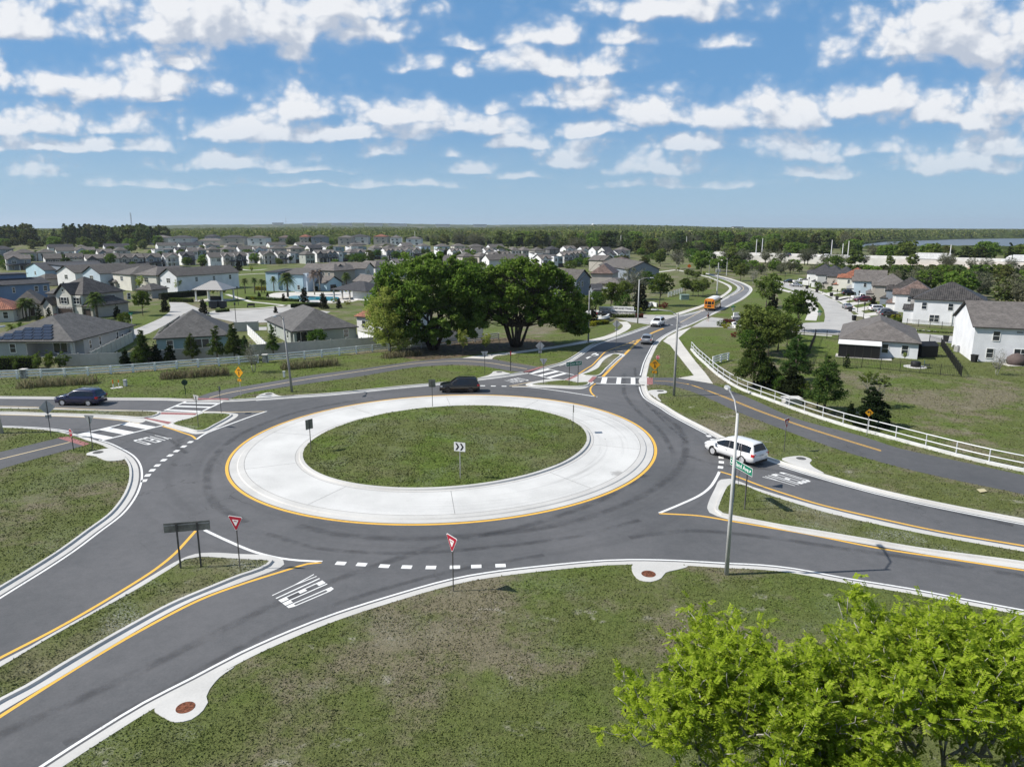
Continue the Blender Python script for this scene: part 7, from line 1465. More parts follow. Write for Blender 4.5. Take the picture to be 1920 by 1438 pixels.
def palm_proto(key, h, n=34, L=2.3, leaf='palm', curve=0., skirt=None, seed=0, tr=.17):
    rng = np.random.default_rng(seed); Vs = []; Fs = []; top = np.array([curve, 0, h])
    for i in range(n):
        a = i*2.39996; el = R(78) - R(120)*(i/n)**.9; l = L*(.85 + .3*rng.random()); d = np.array([math.cos(a)*math.cos(el), math.sin(a)*math.cos(el), math.sin(el)]); S = np.array([-math.sin(a), math.cos(a), 0])
        for j in range(12):
            t = (j + 1)/12; c = top + d*l*t + np.array([0, 0, -.55*l*t*t]); w = l*.26*math.sin(math.pi*min(1, t*.85 + .12)); T = d*.9 + np.array([0, 0, -1.0*t]); T /= np.linalg.norm(T)
            for s in (1, -1):
                b = c + S*s*w + T*w*.45 + np.array([0, 0, -.30*w]); m_ = T*l*.045; k = len(Vs); Vs += [c - m_, c + m_, b + m_*.3, b - m_*.3]; Fs.append((k, k+1, k+2, k+3))
    if skirt:
        pass
    crown = mesh_np(key + '_crown', np.array(Vs), np.array(Fs), LM[leaf]); mb = MB(); mb.tube([(0, 0, -.1), (curve*.25, 0, h*.5), (curve, 0, h + .05)], tr*1.15, 8, tr*.85); mb.tube([(curve, 0, h - .35), (curve, 0, h + .15)], tr*1.5, 8, tr*.7)
    o = mb.build('trunk', BARK if leaf != 'deadpalm' else BARK_L, smooth=True); PROTO[key] = (crown, o.data, h + L*.75); bpy.data.objects.remove(o)
palm_proto('date_palm', 5.2, 42, 2.5, seed=1, tr=.26); palm_proto('sabal_palm', 4.4, 26, 1.5, seed=2, tr=.15); palm_proto('bent_palm', 4.0, 20, 2.0, curve=.6, seed=3, tr=.13); palm_proto('dead_palm', 6.0, 30, 2.0, 'deadpalm', seed=4); palm_proto('banana', .8, 12, 1.9, 'hedge', seed=5, tr=.1)
def T(key, name, label, u, v, vt, sx=1., group=None, cat='tree', z=0., rz=None):
    p = at(u, v, z); return tree(key, name, label, p, max(.3, atY(u, vt, p.y).z - z), rz, group, cat, sx)
# ---- trees one can point at
T('ficus_one', 'broadleaf_tree', 'big dense green tree on the left of the pair beyond the round lawn', 812, 655, 474, 1., rz=0); T('ficus_two', 'broadleaf_tree', 'big dense green tree on the right of the pair, with fanned dark stems', 968, 650, 484, 1.03, rz=0)
T('cypress', 'pale_tree', 'pale yellow green feathery tree at the left foot of the big trees', 733, 664, 535, 1.05, rz=.4)
T('young_tree', 'sapling', 'thin sapling under the big trees, left of the walk', 868, 668, 615, .8); T('young_tree', 'sapling', 'sapling in the shade right below the big left tree', 912, 664, 622, .9)
for a in [('pine_one', 'pine_tree', 'tall full pine at the left of the group behind the railing', 1413, 727, 616, 1.25), ('pine_two', 'pine_tree', 'pine behind the dark cedar, middle of the railing group', 1490, 716, 624, 1.25), ('pine_two', 'pine_tree', 'bright pine with a bare lower trunk, right in the railing group', 1545, 772, 662, 1.2), ('pine_thin', 'pine_tree', 'slender pine stem beside the bright pine', 1532, 766, 696),
          ('cedar', 'cedar_tree', 'dark cedar low behind the railing below the second pine', 1484, 742, 680, 1.4), ('cedar', 'cedar_tree', 'dark cedar between the first pine and the second', 1448, 728, 680, 1.4), ('cedar', 'cedar_tree', 'dark layered cedar behind the small amber bend sign', 1632, 800, 716, 1.25), ('cedar', 'cedar_tree', 'low dark cedar left of the amber bend sign', 1594, 790, 752), ('cedar', 'cedar_tree', 'dark low shrub at the foot of the first pine', 1426, 720, 690),
          ('olive_tree', 'spreading_tree', 'thin spreading olive tree with pale limbs behind the dark cedar', 1630, 765, 697),
          ('round_oak', 'tree', 'yellow green round tree by the far road bend', 1437, 577, 513), ('magnolia', 'magnolia_tree', 'dark tree between the two streets on the right', 1446, 610, 550), ('oak', 'tree', 'green tree at the corner of the right hand street', 1494, 622, 543), ('round_oak', 'tree', 'grey green tree behind the first pine', 1420, 664, 572), ('round_oak', 'tree', 'grey green tree left of the black yard fence', 1458, 660, 580), ('round_oak', 'tree', 'olive tree beside the white curved wall on the right', 1398, 650, 600), ('magnolia', 'magnolia_tree', 'dark conical tree in front of the right entrance wall', 1400, 608, 571), ('oak', 'tree', 'green tree just left of the corner tree', 1472, 640, 590), ('oak', 'tree', 'broad green tree on the bank beside the right entrance wall', 1440, 634, 574),
          ('dense_bush', 'shrub', 'dark undergrowth below the middle pine behind the railing', 1503, 745, 715), ('round_oak', 'tree', 'pale olive bushy tree between the first pine and the yard fence', 1440, 668, 598), ('oak', 'tree', 'green bushy tree right behind the first pine', 1404, 676, 618), ('dense_bush', 'shrub', 'rounded shrub between the pines by the railing', 1464, 735, 706), ('round_oak', 'tree', 'pale tree in front of the crimson flowering shrub', 1475, 652, 596),
          ('bare_tree', 'young_tree', 'thin half bare young tree before the white gable house', 1869, 703, 655), ('young_tree', 'young_tree', 'tiny staked tree in the porch house yard', 1696, 676, 660), ('topiary', 'shrub', 'narrow dark shrub before the screened porch', 1587, 690, 664), ('magnolia', 'conifer', 'dark conifer in front of the tan house on the right', 1636, 580, 553), ('magnolia', 'conifer', 'dark conifer in front of the terracotta roof', 1563, 543, 520), ('dense_bush', 'shrub', 'dark round shrub beside the driveway of the blue grey house', 1582, 551, 541),
          ('pine_one', 'pine_tree', 'dark rounded pine, leftmost of those in front of the blue grey house', 270, 683, 617), ('cedar', 'cedar_tree', 'dark cedar right of the rounded pine', 294, 682, 641), ('cedar', 'cedar_tree', 'leaning dark cedar before the blue grey house wall', 320, 682, 642), ('pine_two', 'pine_tree', 'yellow green bushy pine before the blue grey house', 361, 678, 623), ('pine_thin', 'pine_tree', 'thin pine in the middle of the blue grey house front', 408, 680, 608), ('pine_one', 'pine_tree', 'tall pine at the right corner of the blue grey house', 440, 675, 605), ('cedar', 'cedar_tree', 'dark small cedar by the beige fence corner', 236, 687, 652), ('bare_tree', 'young_tree', 'grey sparse young tree by the white rail fence', 476, 698, 638), ('dense_bush', 'shrub', 'yellow green shrub under the rounded pine', 262, 683, 655), ('pine_one', 'pine_tree', 'dark pine behind the tall pine, right of the blue grey house', 462, 676, 628),
          ('pine_thin', 'pine_tree', 'young open pine left of the porch house', 513, 668, 606), ('dense_bush', 'bushy_tree', 'dense round bush before the corner porch', 593, 652, 618),
          ('oak', 'tree', 'dark green tree at the right wall of the tan tile roofed house', 268, 592, 545), ('magnolia', 'shrub', 'dark upright shrub by the street beyond the tan house', 310, 585, 556), ('magnolia', 'magnolia_tree', 'dark wine tinged magnolia beside the left car park', 382, 589, 559), ('young_tree', 'tree', 'bright yellow green tree behind the dark tile roof', 263, 547, 516), ('cedar', 'shrub', 'dark rounded shrub before the tan garage wing', 221, 597, 571), ('dense_bush', 'shrub', 'dark shrub beside the left stop sign blades', 233, 609, 586), ('topiary', 'topiary', 'left dark cone shrub at the tan house entrance', 74, 601, 573), ('topiary', 'topiary', 'right dark cone shrub at the tan house entrance', 93, 603, 577), ('young_tree', 'tree', 'loose green tree against the white gabled long house', 335, 549, 522), ('young_tree', 'tree', 'thin tree by the lower garage left of the gazebo', 296, 553, 538), ('oak', 'tree', 'green tree among the front rows at the left', 210, 506, 475),
          ('date_palm', 'palm_tree', 'feather palm in front of the tan tile roofed house', 183, 599, 542), ('bent_palm', 'palm_tree', 'leftmost curved palm before the tan porch house', 44, 599, 557), ('bent_palm', 'palm_tree', 'middle curved palm before the tan porch house', 50, 600, 553), ('bent_palm', 'palm_tree', 'right curved palm before the tan porch house', 56, 598, 555), ('banana', 'banana_plant', 'broad leaved plant beside the red tile roof at the far left', 22, 622, 603), ('banana', 'banana_plant', 'broad leaved plant at the solar roof corner', 38, 617, 601),
          ('sabal_palm', 'palm_tree', 'leftmost cabbage palm by the pool lawn', 460, 551, 519), ('sabal_palm', 'palm_tree', 'second cabbage palm by the pool lawn', 478, 550, 518), ('sabal_palm', 'palm_tree', 'third cabbage palm by the pool lawn', 491, 549, 521), ('sabal_palm', 'palm_tree', 'fourth cabbage palm, close against the third', 496, 549, 523), ('sabal_palm', 'palm_tree', 'cabbage palm in front of the light blue house', 514, 547, 516), ('date_palm', 'palm_tree', 'tall full palm at the left end of the pool', 540, 557, 506), ('dead_palm', 'palm_tree', 'left of two grey dead headed palms behind the pool', 590, 553, 503), ('dead_palm', 'palm_tree', 'right of two grey dead headed palms behind the pool', 600, 547, 503), ('date_palm', 'palm_tree', 'stout palm with a yellow skirt left of the pool house', 650, 540, 508),
          ('magnolia', 'magnolia_tree', 'dark magnolia at the left corner of the pool', 532, 565, 549), ('magnolia', 'magnolia_tree', 'dark magnolia in front of the middle of the pool', 571, 567, 537), ('magnolia', 'magnolia_tree', 'largest dark magnolia before the pool', 607, 579, 547), ('magnolia', 'magnolia_tree', 'dark magnolia before the pool house columns', 636, 578, 558), ('magnolia', 'magnolia_tree', 'small dark magnolia at the back of the car park', 517, 587, 573), ('cedar', 'shrub', 'left round dark shrub beside the pool fence', 486, 557, 546), ('cedar', 'shrub', 'right round dark shrub beside the pool fence', 502, 557, 547),
          ('oak', 'tree', 'round olive tree behind the first lamp of the north walk', 1117, 592, 546), ('oak', 'tree', 'green tree behind the entrance sign', 1145, 587, 529), ('dense_bush', 'bushy_tree', 'bright green broad bush above the entrance sign', 1165, 582, 550), ('magnolia', 'magnolia_tree', 'tall dark conifer behind the entrance lamp', 1200, 583, 529), ('oak', 'tree', 'large green tree right of the dark conifer', 1237, 574, 512), ('grey_tree', 'bare_tree', 'pale half bare tree behind the dark conifer', 1187, 562, 500), ('magnolia', 'magnolia_tree', 'dark magnolia at the left wing of the entrance wall', 1112, 606, 575), ('round_oak', 'tree', 'olive tree at the right edge of the big trees', 1092, 600, 555), ('dense_bush', 'bushy_tree', 'dark bush below the right crown edge', 1062, 622, 590), ('dense_bush', 'bushy_tree', 'green bush left of the dark planter wall', 1080, 604, 580), ('oak', 'tree', 'olive green tree between the roofs and the entrance trees', 1210, 550, 508), ('round_oak', 'tree', 'olive tree behind the entrance bushes', 1172, 565, 526),
          ('oak', 'street_tree', 'green street tree beside the utility cabinet', 1284, 555, 521), ('round_oak', 'street_tree', 'olive street tree right of the utility cabinet', 1299, 555, 526), ('round_oak', 'street_tree', 'olive street tree nearest the utility pole', 1309, 557, 524), ('round_oak', 'street_tree', 'olive street tree behind the utility pole pair', 1318, 553, 522), ('young_tree', 'street_tree', 'small fresh tree on the far side of the utility pole', 1336, 535, 522), ('round_oak', 'street_tree', 'first small tree in the row at the far walk', 1289, 521, 504), ('round_oak', 'street_tree', 'second small tree in the row at the far walk', 1298, 523, 506), ('round_oak', 'street_tree', 'third small tree in the row at the far walk', 1306, 526, 508), ('young_tree', 'street_tree', 'fourth small tree in the row at the far walk', 1320, 521, 507), ('young_tree', 'young_tree', 'thin young tree on the far lawn before the roofs', 1272, 511, 500),
          ('forest_green', 'tree', 'bright green large tree left of the far road end', 1314, 515, 470), ('grey_tree', 'bare_tree', 'big bare grey tree beyond the far lawn', 1270, 505, 466), ('forest_green', 'tree', 'dark green tree just right of the far road end', 1350, 510, 480), ('forest_oak', 'tree', 'dark tree right of the far road end', 1378, 512, 478), ('round_oak', 'tree', 'loose green tree on the verge of the far bend', 1388, 527, 493), ('bare_tree', 'tree', 'grey sparse tree at the outer side of the far bend', 1412, 534, 500), ('forest_oak_two', 'tree', 'olive tree beyond the far lawn', 1238, 500, 466)]: T(*a)
# ---- shrubs, hedges and grass beds
def grass_bed(label, a, b, depth, h, seed):
    A, B = at(*a), at(*b); v = B - A; L = v.length; rng = np.random.default_rng(seed); n = int(L*depth*46); c = np.stack([rng.random(n)*L, (rng.random(n) - .5)*depth, np.zeros(n)], 1)
    edge = np.minimum(1, np.minimum(c[:, 0], L - c[:, 0])/.6 + .55); hh = h*(.55 + .6*rng.random(n))*edge; lean = rng.normal(size=(n, 3))*.32; lean[:, 2] = 1; V = []; s = np.stack([np.cos(k := rng.random(n)*6.28), np.sin(k), np.zeros(n)], 1)*.022
    tip = c + lean*hh[:, None]; mid = c + lean*hh[:, None]*[.30, .30, .62]; V = np.stack([c - s*1.5, c + s*1.5, mid + s*1.6, mid - s*1.6, mid - s*1.6, mid + s*1.6, tip + s*.4, tip - s*.4], 1).reshape(-1, 3)
    o = link('grass_bed', mesh_np('grass_bed', V, np.arange(n*8).reshape(-1, 4), LM['drygrass']), None, A, math.atan2(v.y, v.x)); tag(o, label, 'grass bed', 'beds of dry ornamental grass')
grass_bed('long bed of dry tan grasses behind the blue SUV', (34, 727), (182, 718), 1.9, 1.15, 1); grass_bed('bed of dry tan grasses left of the trail warning sign', (300, 711), (430, 702), 1.8, 1.1, 2); grass_bed('bed of dry tan grasses behind the leaning lamp post', (527, 693), (636, 684), 1.7, 1.1, 3); grass_bed('bed of dry grasses at the foot of the big trees', (717, 672), (790, 666), 1.6, 1.0, 4)
def hedge(label, a, b, w, h, leaf, seed, name='hedge', z=0.):
    A, B = at(*a), at(*b); v = B - A; L = v.length; rng = np.random.default_rng(seed); n = int(L*(w + h*1.6)*70); p = rng.random((n, 3)); k = rng.integers(0, 3, n); p[k == 0, 2] = 1; p[k == 1, 1] = 0; p[k == 2, 1] = 1
    C = (p - [0, .5, 0])*[L, w, h] + rng.normal(size=(n, 3))*.06; V, F = leaves(C, .2*(.7 + .6*rng.random(n)), rng, .4, .6); t = thing(name, label, 'hedge', A, math.atan2(v.y, v.x)); link('foliage', mesh_np(name, V, F, LM[leaf]), t); mb = MB(); mb.box(.05, L - .05, -w/2 + .08, w/2 - .08, 0, h - .08); mb.build('branches', flat('hedge_core', (.012,.016,.007), .95), t)
for a in [('long dark clipped hedge behind the gazebo', (300,562), (386,553.5), 1.2, 1.6, 'cedar', 1), ('light green clipped hedge at the back of the street bend', (318,566.5), (362,567), 1., 1.0, 'hedge', 2), ('bright clipped hedge behind the pool palms', (508,545.5), (632,545), 1.0, 1.3, 'hedge', 3), ('yellow green hedge left of the light blue house', (480,544), (508,545), 1.0, 1.1, 'gold', 4), ('low hedge along the entrance sign wall', (1148,596), (1190,596), .8, .7, 'hedge', 5), ('dark red low hedge at the end of the entrance wall', (1191,596), (1206,596), .9, .8, 'wine', 6), ('low dark red hedge before the right entrance wall', (1356,605), (1377,607), .9, .7, 'wine', 7), ('dark hedge along the pool deck front', (462,561), (560,566), .8, .7, 'hedge', 8), ('dark hedge of low shrubs before the pool house', (545,577), (600,575), 1.4, .9, 'cedar', 9), ('tall bamboo hedge along the left edge behind the white rails', (-50,694), (66,691), 1.2, 1.7, 'hedge', 10), ('dark shade hedge at the walled yard left of the entrance', (1046,616), (1078,611), 1.6, 1.1, 'oak', 11), ('low hedge at the car park edge', (405,586), (430,584), .9, .6, 'hedge', 12), ('pale weeds along the black fence at the tile roofed house', (1716,621), (1806,627), .3, .3, 'olive', 13), ('green hedge in the planter at the entrance', (1090,612), (1140,607), .9, .7, 'gold', 14)]: hedge(*a)
gb = 'small shrubs in the planted beds'
for i, (k, u, v, vt, l) in enumerate([('bamboo', 72, 694, 657, 'tall loose bamboo clump before the solar house porch'), ('bamboo', 92, 694, 662, 'lower loose bamboo clump before the solar house porch'), ('bamboo', 110, 693, 652, 'tallest bamboo clump at the right of the hedge'), ('bamboo', 30, 694, 668, 'thin bamboo tops at the left edge of the hedge'), ('wine_bush', 1246, 578, 566, 'dark red shrub left of the white planter beyond the entrance'), ('wine_bush', 1238, 577, 570, 'crimson shrub on the planter beyond the entrance'), ('gold_bush', 1224, 583, 575, 'yellow shrub on the planter beyond the entrance'), ('gold_bush', 1197, 586, 577, 'yellow shrub right of the entrance wall'), ('wine_bush', 1376, 632, 622, 'small red tree in the mulch ring on the right lawn'), ('wine_bush', 1467, 598, 590, 'crimson flowering shrub between the street trees'), ('gold_bush', 1368, 613, 605, 'yellow green shrub by the low white curved wall'), ('gold_bush', 1360, 615, 607, 'second yellow green shrub by the low white curved wall'), ('bush', 1353, 612, 600, 'dark round shrub at the right lawn tip'), ('gold_bush', 1100, 615, 606, 'yellow shrub in front of the planter wall'), ('wine_bush', 1096, 617, 608, 'red shrub in front of the planter wall'), ('gold_bush', 1112, 612, 604, 'lime shrub in the middle of the planter'), ('bush', 1124, 609, 601, 'green shrub before the curved white wall'), ('bush', 1084, 616, 607, 'green shrub at the left end of the planter'), ('wine_bush', 107, 597, 588, 'red shrub at the tan house door'), ('gold_bush', 83, 602, 594, 'yellow shrub between the cone topiaries'), ('gold_bush', 190, 601, 596, 'yellow shrub at the foot of the feather palm'), ('gold_bush', 470, 560, 555, 'left golden shrub beside the pool fence'), ('gold_bush', 476, 562, 556, 'right golden shrub beside the pool fence'), ('gold_bush', 627, 567, 559, 'golden shrub at the right end of the pool'), ('gold_bush', 652, 571, 563, 'golden shrub below the pool house'), ('bush', 390, 597, 589, 'low dark shrub at the left car park corner'), ('bush', 1763, 608, 599, 'left dark shrub at the tile house wall'), ('bush', 1773, 609, 602, 'right dark shrub at the tile house wall'), ('gold_bush', 1679, 599, 589, 'yellow shrub at the corner of the stone house'), ('gold_bush', 1661, 578, 570, 'golden shrub beside the white parked SUV'), ('bush', 1683, 604, 594, 'green shrub by the nearest driveway'), ('bush', 1792, 654, 645, 'dark shrub at the air conditioner'), ('dense_bush', 1556, 546, 537, 'dark shrub left of the conifer by the terracotta house'), ('dense_bush', 1533, 541, 529, 'dark tree by the far driveway'), ('dense_bush', 1522, 538, 531, 'hedge like shrub at the far white house'), ('dense_bush', 1543, 542, 534, 'round shrub at the far tan house'), ('dense_bush', 30, 499, 488, 'shrub at the front row on the far left'), ('oak', 545, 494, 480, 'small tree before the flat box houses'), ('round_oak', 500, 494, 482, 'small grey tree before the porch house row'), ('dense_bush', 560, 492, 480, 'dark shrub before the sage house'), ('young_tree', 472, 513, 497, 'fresh young tree on the middle lawn'), ('bare_tree', 428, 508, 484, 'thin bare tree before the charcoal gable house'), ('magnolia', 384, 500, 474, 'dark tree left of the white house in the nearer row'), ('magnolia', 401, 500, 490, 'small dark tree beside the nearer row'), ('oak', 700, 484, 471, 'dark round tree before the white box house'), ('oak', 722, 484, 472, 'dark tree at the end of the nearer row'), ('oak', 802, 480, 466, 'dark tree at the top of the big tree crown'), ('young_tree', 744, 480, 473, 'fresh green tree before the twin gables'), ('oak', 715, 510, 494, 'green tree above the crown of the pale tree'), ('young_tree', 400, 556, 540, 'thin tree by the white long house'), ('young_tree', 408, 553, 536, 'grey green tree right of the white long house'), ('dense_bush', 420, 549, 541, 'dark shrub on the lawn behind the gazebo')]):
    T(k, 'shrub' if 'bush' in k or k == 'bamboo' else 'tree', l, u, v, vt, 1., gb, 'shrub' if 'bush' in k or k == 'bamboo' else 'tree')
for i in range(16):                                             # street trees in the bare state along the car park
    pass
# ---- the lime-green trees in the near right corner: limbs, twigs and compound leaves
def lime_tree(label, base, H, spread, seed, lean=(0, 0), boost=1., shoots=5):
    rng = np.random.default_rng(seed); wood = MB(); tips = []
    def grow(p, d, l, r, k):
        d = d.normalized(); q = p + d*l; j1 = Vector(rng.normal(size=3))*l*.10; j2 = Vector(rng.normal(size=3))*l*.08
        wood.tube([p, p.lerp(q, .33) + j1, p.lerp(q, .68) + j2, q], r, 7 if k < 2 else 5, r*.62)
        if k >= 1:
            for t in ((.35, .7, 1.) if k > 1 else (.5, .9)): tips.append((p.lerp(q, t), d, k))
        if k == 4 or r < .006: return
        n = 3 if k == 0 else rng.integers(2, 4); a0 = rng.random()*6.28
        for i in range(n):
            a = a0 + i*6.28/n + rng.normal()*.3; s = (.50, .75, .85, .95)[k]*spread; side = Vector((math.cos(a), math.sin(a), 0)); e = (d + side*s + Vector((0, 0, .22))).normalized(); grow(q, e, l*(.70 + .22*rng.random()), r*.56, k+1)
        if rng.random() < .8: grow(q, d + Vector((0, 0, .5)), l*.8, r*.55, k+1)
    for a in range(2): grow(Vector((a*.3, 0, -.1)), Vector((lean[0] + (a - .5)*.5, lean[1], 1)), H*.27, .17, 0)
    for i in rng.integers(0, len(tips), shoots):                  # upright leaders that break the outline
        p = tips[i][0]; e = p + Vector((rng.normal()*.15, rng.normal()*.15,   .5 + .45*rng.random())); wood.tube([p, p.lerp(e, .5) + Vector(rng.normal(size=3))*.05, e], .022, 5, .008)
        for t in np.linspace(.25, 1, 7): tips.append((p.lerp(e, t) + Vector(rng.normal(size=3))*.10, Vector((0, 0, 1)), 3))
    O = []; D = []
    for p, d, k in tips:
        m_ = int((3.2 if k < 4 else 5.0)*boost*(.3 + 1.4*rng.random()))
        for _ in range(m_):
            v = Vector(rng.normal(size=3)) + d*.5 + Vector((0, 0, .35)); v.normalize(); O.append(np.array(p) + rng.normal(size=3)*.11); D.append(np.array(v))
    O = np.array(O); D = np.array(D); n = len(O); S = np.cross(D, [0, 0, 1]); S /= np.linalg.norm(S, axis=1)[:, None] + 1e-9; U = np.cross(S, D); L = .30*(.7 + .6*rng.random(n)); C = []; TT = []; NN = []
    for j in range(6):
        t = (j + 1)/6.; c = O + D*(L*t)[:, None] - U*(.10*L*t*t)[:, None]
        for s in (1, -1): tt = S*s + D*.55 - U*.25; tt /= np.linalg.norm(tt, axis=1)[:, None]; C.append(c + tt*.05); TT.append(tt); NN.append(U + rng.normal(size=(n, 3))*.25)
    C = np.concatenate(C); TT = np.concatenate(TT); NN = np.concatenate(NN); B = np.cross(NN, TT); B /= np.linalg.norm(B, axis=1)[:, None] + 1e-9; l = .125*(.7 + .6*rng.random(len(C)))[:, None]; w = .026
    V = np.stack([C - TT*l*.5, C - B*w, C + TT*l*.5, C + B*w], 1).reshape(-1, 3)
    # one island per frond tone: the random tint is per leaflet, the clump tint comes from place
    t = thing('lime_tree', label, 'tree', base); wood.build('trunk', BARK_L, t, True); link('crown', mesh_np('lime_crown', V, np.arange(len(V)).reshape(-1, 4), LM['lime']), t)
    pods = MB()
    for i in rng.integers(0, len(tips), 40 if lean[0] < 0 else 10): p = tips[i][0] + Vector(rng.normal(size=3))*.15; pods.lathe([(.005, -.07), (.03, -.03), (.032, .02), (.005, .05)], p, 6)
    pods.build('seed_pods', BLACK_P, t); return len(V)//4
lime_tree('lime green leafy tree with pale limbs filling the lower right corner', at(1735, 1640), 8.3, 1.0, 41, (.10, .15), 1.15, 12); lime_tree('lime green tree left of the corner tree, with dark seed pods on its left side', at(1415, 1640), 8.3, 1.05, 44, (-.12, .05), 1.15, 9); lime_tree('lime green tree partly cut off by the right edge', at(2010, 1560), 7.2, 1.0, 47, (-.05, .1), 1.0); lime_tree('low lime green tree at the bottom edge between the other two', at(1590, 1830), 6.4, 1.1, 49, (0, .25), 1.1); lime_tree('low lime green tree at the bottom edge right of the middle', at(1840, 1900), 6.0, 1.1, 52, (0, .2), 1.1)
# ---- turf: tufts standing on the nearer verges, so that the grass has relief
def np_inside(P, poly):
    c = np.zeros(len(P), bool); q = np.array([(p[0], p[1]) for p in poly]); j = len(q) - 1
    for i in range(len(q)):
        a, b = q[i], q[j]; k = (a[1] > P[:, 1]) != (b[1] > P[:, 1])
        if k.any(): c ^= k & (P[:, 0] < (b[0]-a[0])*(P[:, 1]-a[1])/((b[1]-a[1]) or 1e-9) + a[0])
        j = i
    return c
def turf(name, n, y0, y1, where, mat, size, zf):
    rng = np.random.default_rng(n); y = y0*(y1/y0)**rng.random(n); x = (rng.random(n)*2 - 1)*(y*.80 + 6); P = np.stack([x, y], 1); P = P[where(P)]; n = len(P)
    k = np.array([mnoise.noise(Vector((p[0]*.45, p[1]*.45, 4))) for p in P]); P = P[(k + rng.random(n)*.9 > .1) & (rng.random(n) < (y1*1.15 - P[:, 1])/(y1*.5))]; n = len(P); s = size*(.55 + .9*rng.random(n))*(P[:, 1]/34)**.45
    C = np.stack([P[:, 0], P[:, 1], np.array([zf(p) for p in P]) + s*.22], 1); N = rng.normal(size=(n, 3)); N[:, 2] = np.abs(N[:, 2])*.6 + .25; N /= np.linalg.norm(N, axis=1)[:, None]; Tt = rng.normal(size=(n, 3)); Tt[:, 2] += .5; Tt -= (Tt*N).sum(1)[:, None]*N; Tt /= np.linalg.norm(Tt, axis=1)[:, None]; B = np.cross(N, Tt); s = s[:, None]
    V = np.stack([C - Tt*s*.5 - B*s*.28, C - Tt*s*.5 + B*s*.28, C + Tt*s*.5 + B*s*.10, C + Tt*s*.5 - B*s*.10], 1).reshape(-1, 3)
    tag(link(name, mesh_np(name, V, np.arange(n*4).reshape(-1, 4), mat), None), kind='stuff')
GT = grass_mat('verge_tufts', .5, .62, .45, .25, True); GT2 = grass_mat('centre_tufts', 1., .30, .12, .35, True)
def verge(P):
    ok = ~np_inside(P, ROAD)
    for nm, lp in PAVED:
        if nm != 'lawn': ok &= ~np_inside(P, lp)
    return ok
turf('turf', 420000, 20, 125, verge, GT, .082, lambda p: 0.)
def isl(P):
    ok = np.zeros(len(P), bool)
    for g in ISL: ok |= np_inside(P, g)
    return ok
turf('turf', 330000, 22, 90, isl, GT, .08, lambda p: 0.)
turf('turf', 260000, 46, 80, lambda P: np_inside(P, CG), GT2, .085, lambda p: .115 + .35*max(0, 1 - (math.hypot(p[0] + 5.65, p[1] - 62.64)/12.2)**2) + .05*mnoise.noise(Vector((p[0]*.35, p[1]*.35, 0))))
# ------------------------------------------------------------------ woods
def wood_row(kinds, n, x0, x1, y0, y1, h0, h1, label, group, seed, keep=None, slope=None, nm=None, cap=None):
    random.seed(seed)
    for i in range(n):
        while True:
            x = random.uniform(x0, x1); f = random.random(); y = y0 + (y1 - y0)*f
            if slope: y += slope(x)
            if keep is None or keep(x, y): break
        k = random.choice(kinds); small_tree(k, nm or ('forest_tree' if 'pine' not in k else 'forest_pine'), label, (x, y, 0), min(random.uniform(h0, h1), cap(y) if cap else 99), group, sx=random.uniform(1.0, 1.35))
LW = ['forest_oak', 'forest_oak_two', 'forest_green', 'forest_oak', 'forest_pine', 'grey_tree']
wood_row(['forest_pine', 'forest_pine', 'forest_oak', 'forest_oak'], 100, -620, -325, 640, 735, 18, 24, 'dark tall tree in the wood edge behind the estate at the upper left', 'dark wood edge behind the estate', 1, None, lambda x: (x + 345)*-.05)
wood_row(LW, 90, -70, 300, 640, 760, 12, 17, 'green tree in the belt behind the estate and the far road', 'tree belt behind the far road', 2, None, lambda x: -.12*(x - 0) if x > 0 else 0)
wood_row(LW + ['forest_oak'], 125, 106, 235, 105, 330, 6.5, 9.2, 'tree in the thicket behind the right hand houses', 'thicket behind the right hand houses', 3, lambda x, y: x > 110 + max(0, (y - 210))*.10 and y < 345 - (x - 100)*.45 + 40 and x < .72*y + 40, None, 'thicket_tree', lambda y: max(3.2, 18.3 - .047*y))
wood_row(LW, 75, 30, 400, 36, 120, 9, 12.5, 'tree beyond the highway wall', 'trees beyond the highway', 4, lambda x, y: x < .74*y, lambda x: 428 - .93*(x - 124), 'belt_tree')
wood_row(['forest_oak', 'forest_oak_two', 'forest_green'], 28, -300, -60, 650, 690, 8, 13, 'tree between the hill top houses', 'trees among the hill top houses', 5, lambda x, y: random.random() < .6)
wood_row(['forest_oak_two', 'grey_tree', 'forest_green'], 26, 70, 130, 235, 330, 4, 6.5, 'thin tree on the bank before the highway wall', 'thin trees before the highway wall', 6, lambda x, y: y > 300 - (x-70)*.2 or x > 112)
wood_row(['forest_oak', 'forest_oak_two', 'forest_green', 'oak', 'dense_bush', 'magnolia'], 185, -330, 150, 320, 575, 3.5, 7.0, 'small tree between the houses of the far estate', 'small trees between the estate houses', 7, lambda x, y: abs(x) < .72*y, None, 'garden_tree')
wood_row(['grey_tree', 'grey_tree', 'forest_oak_two'], 26, 118, 225, -22, -6, 5, 9, 'thin tree right in front of the highway wall', 'trees against the highway wall', 8, None, lambda x: 428 - .93*(x - 124), 'wallside_tree')
wood_row(['forest_oak', 'forest_oak_two', 'forest_green', 'forest_oak'], 60, -560, -300, 575, 660, 7, 13, 'lower tree along the foot of the dark wood', 'trees along the foot of the dark wood', 9, None, None, 'edge_tree')
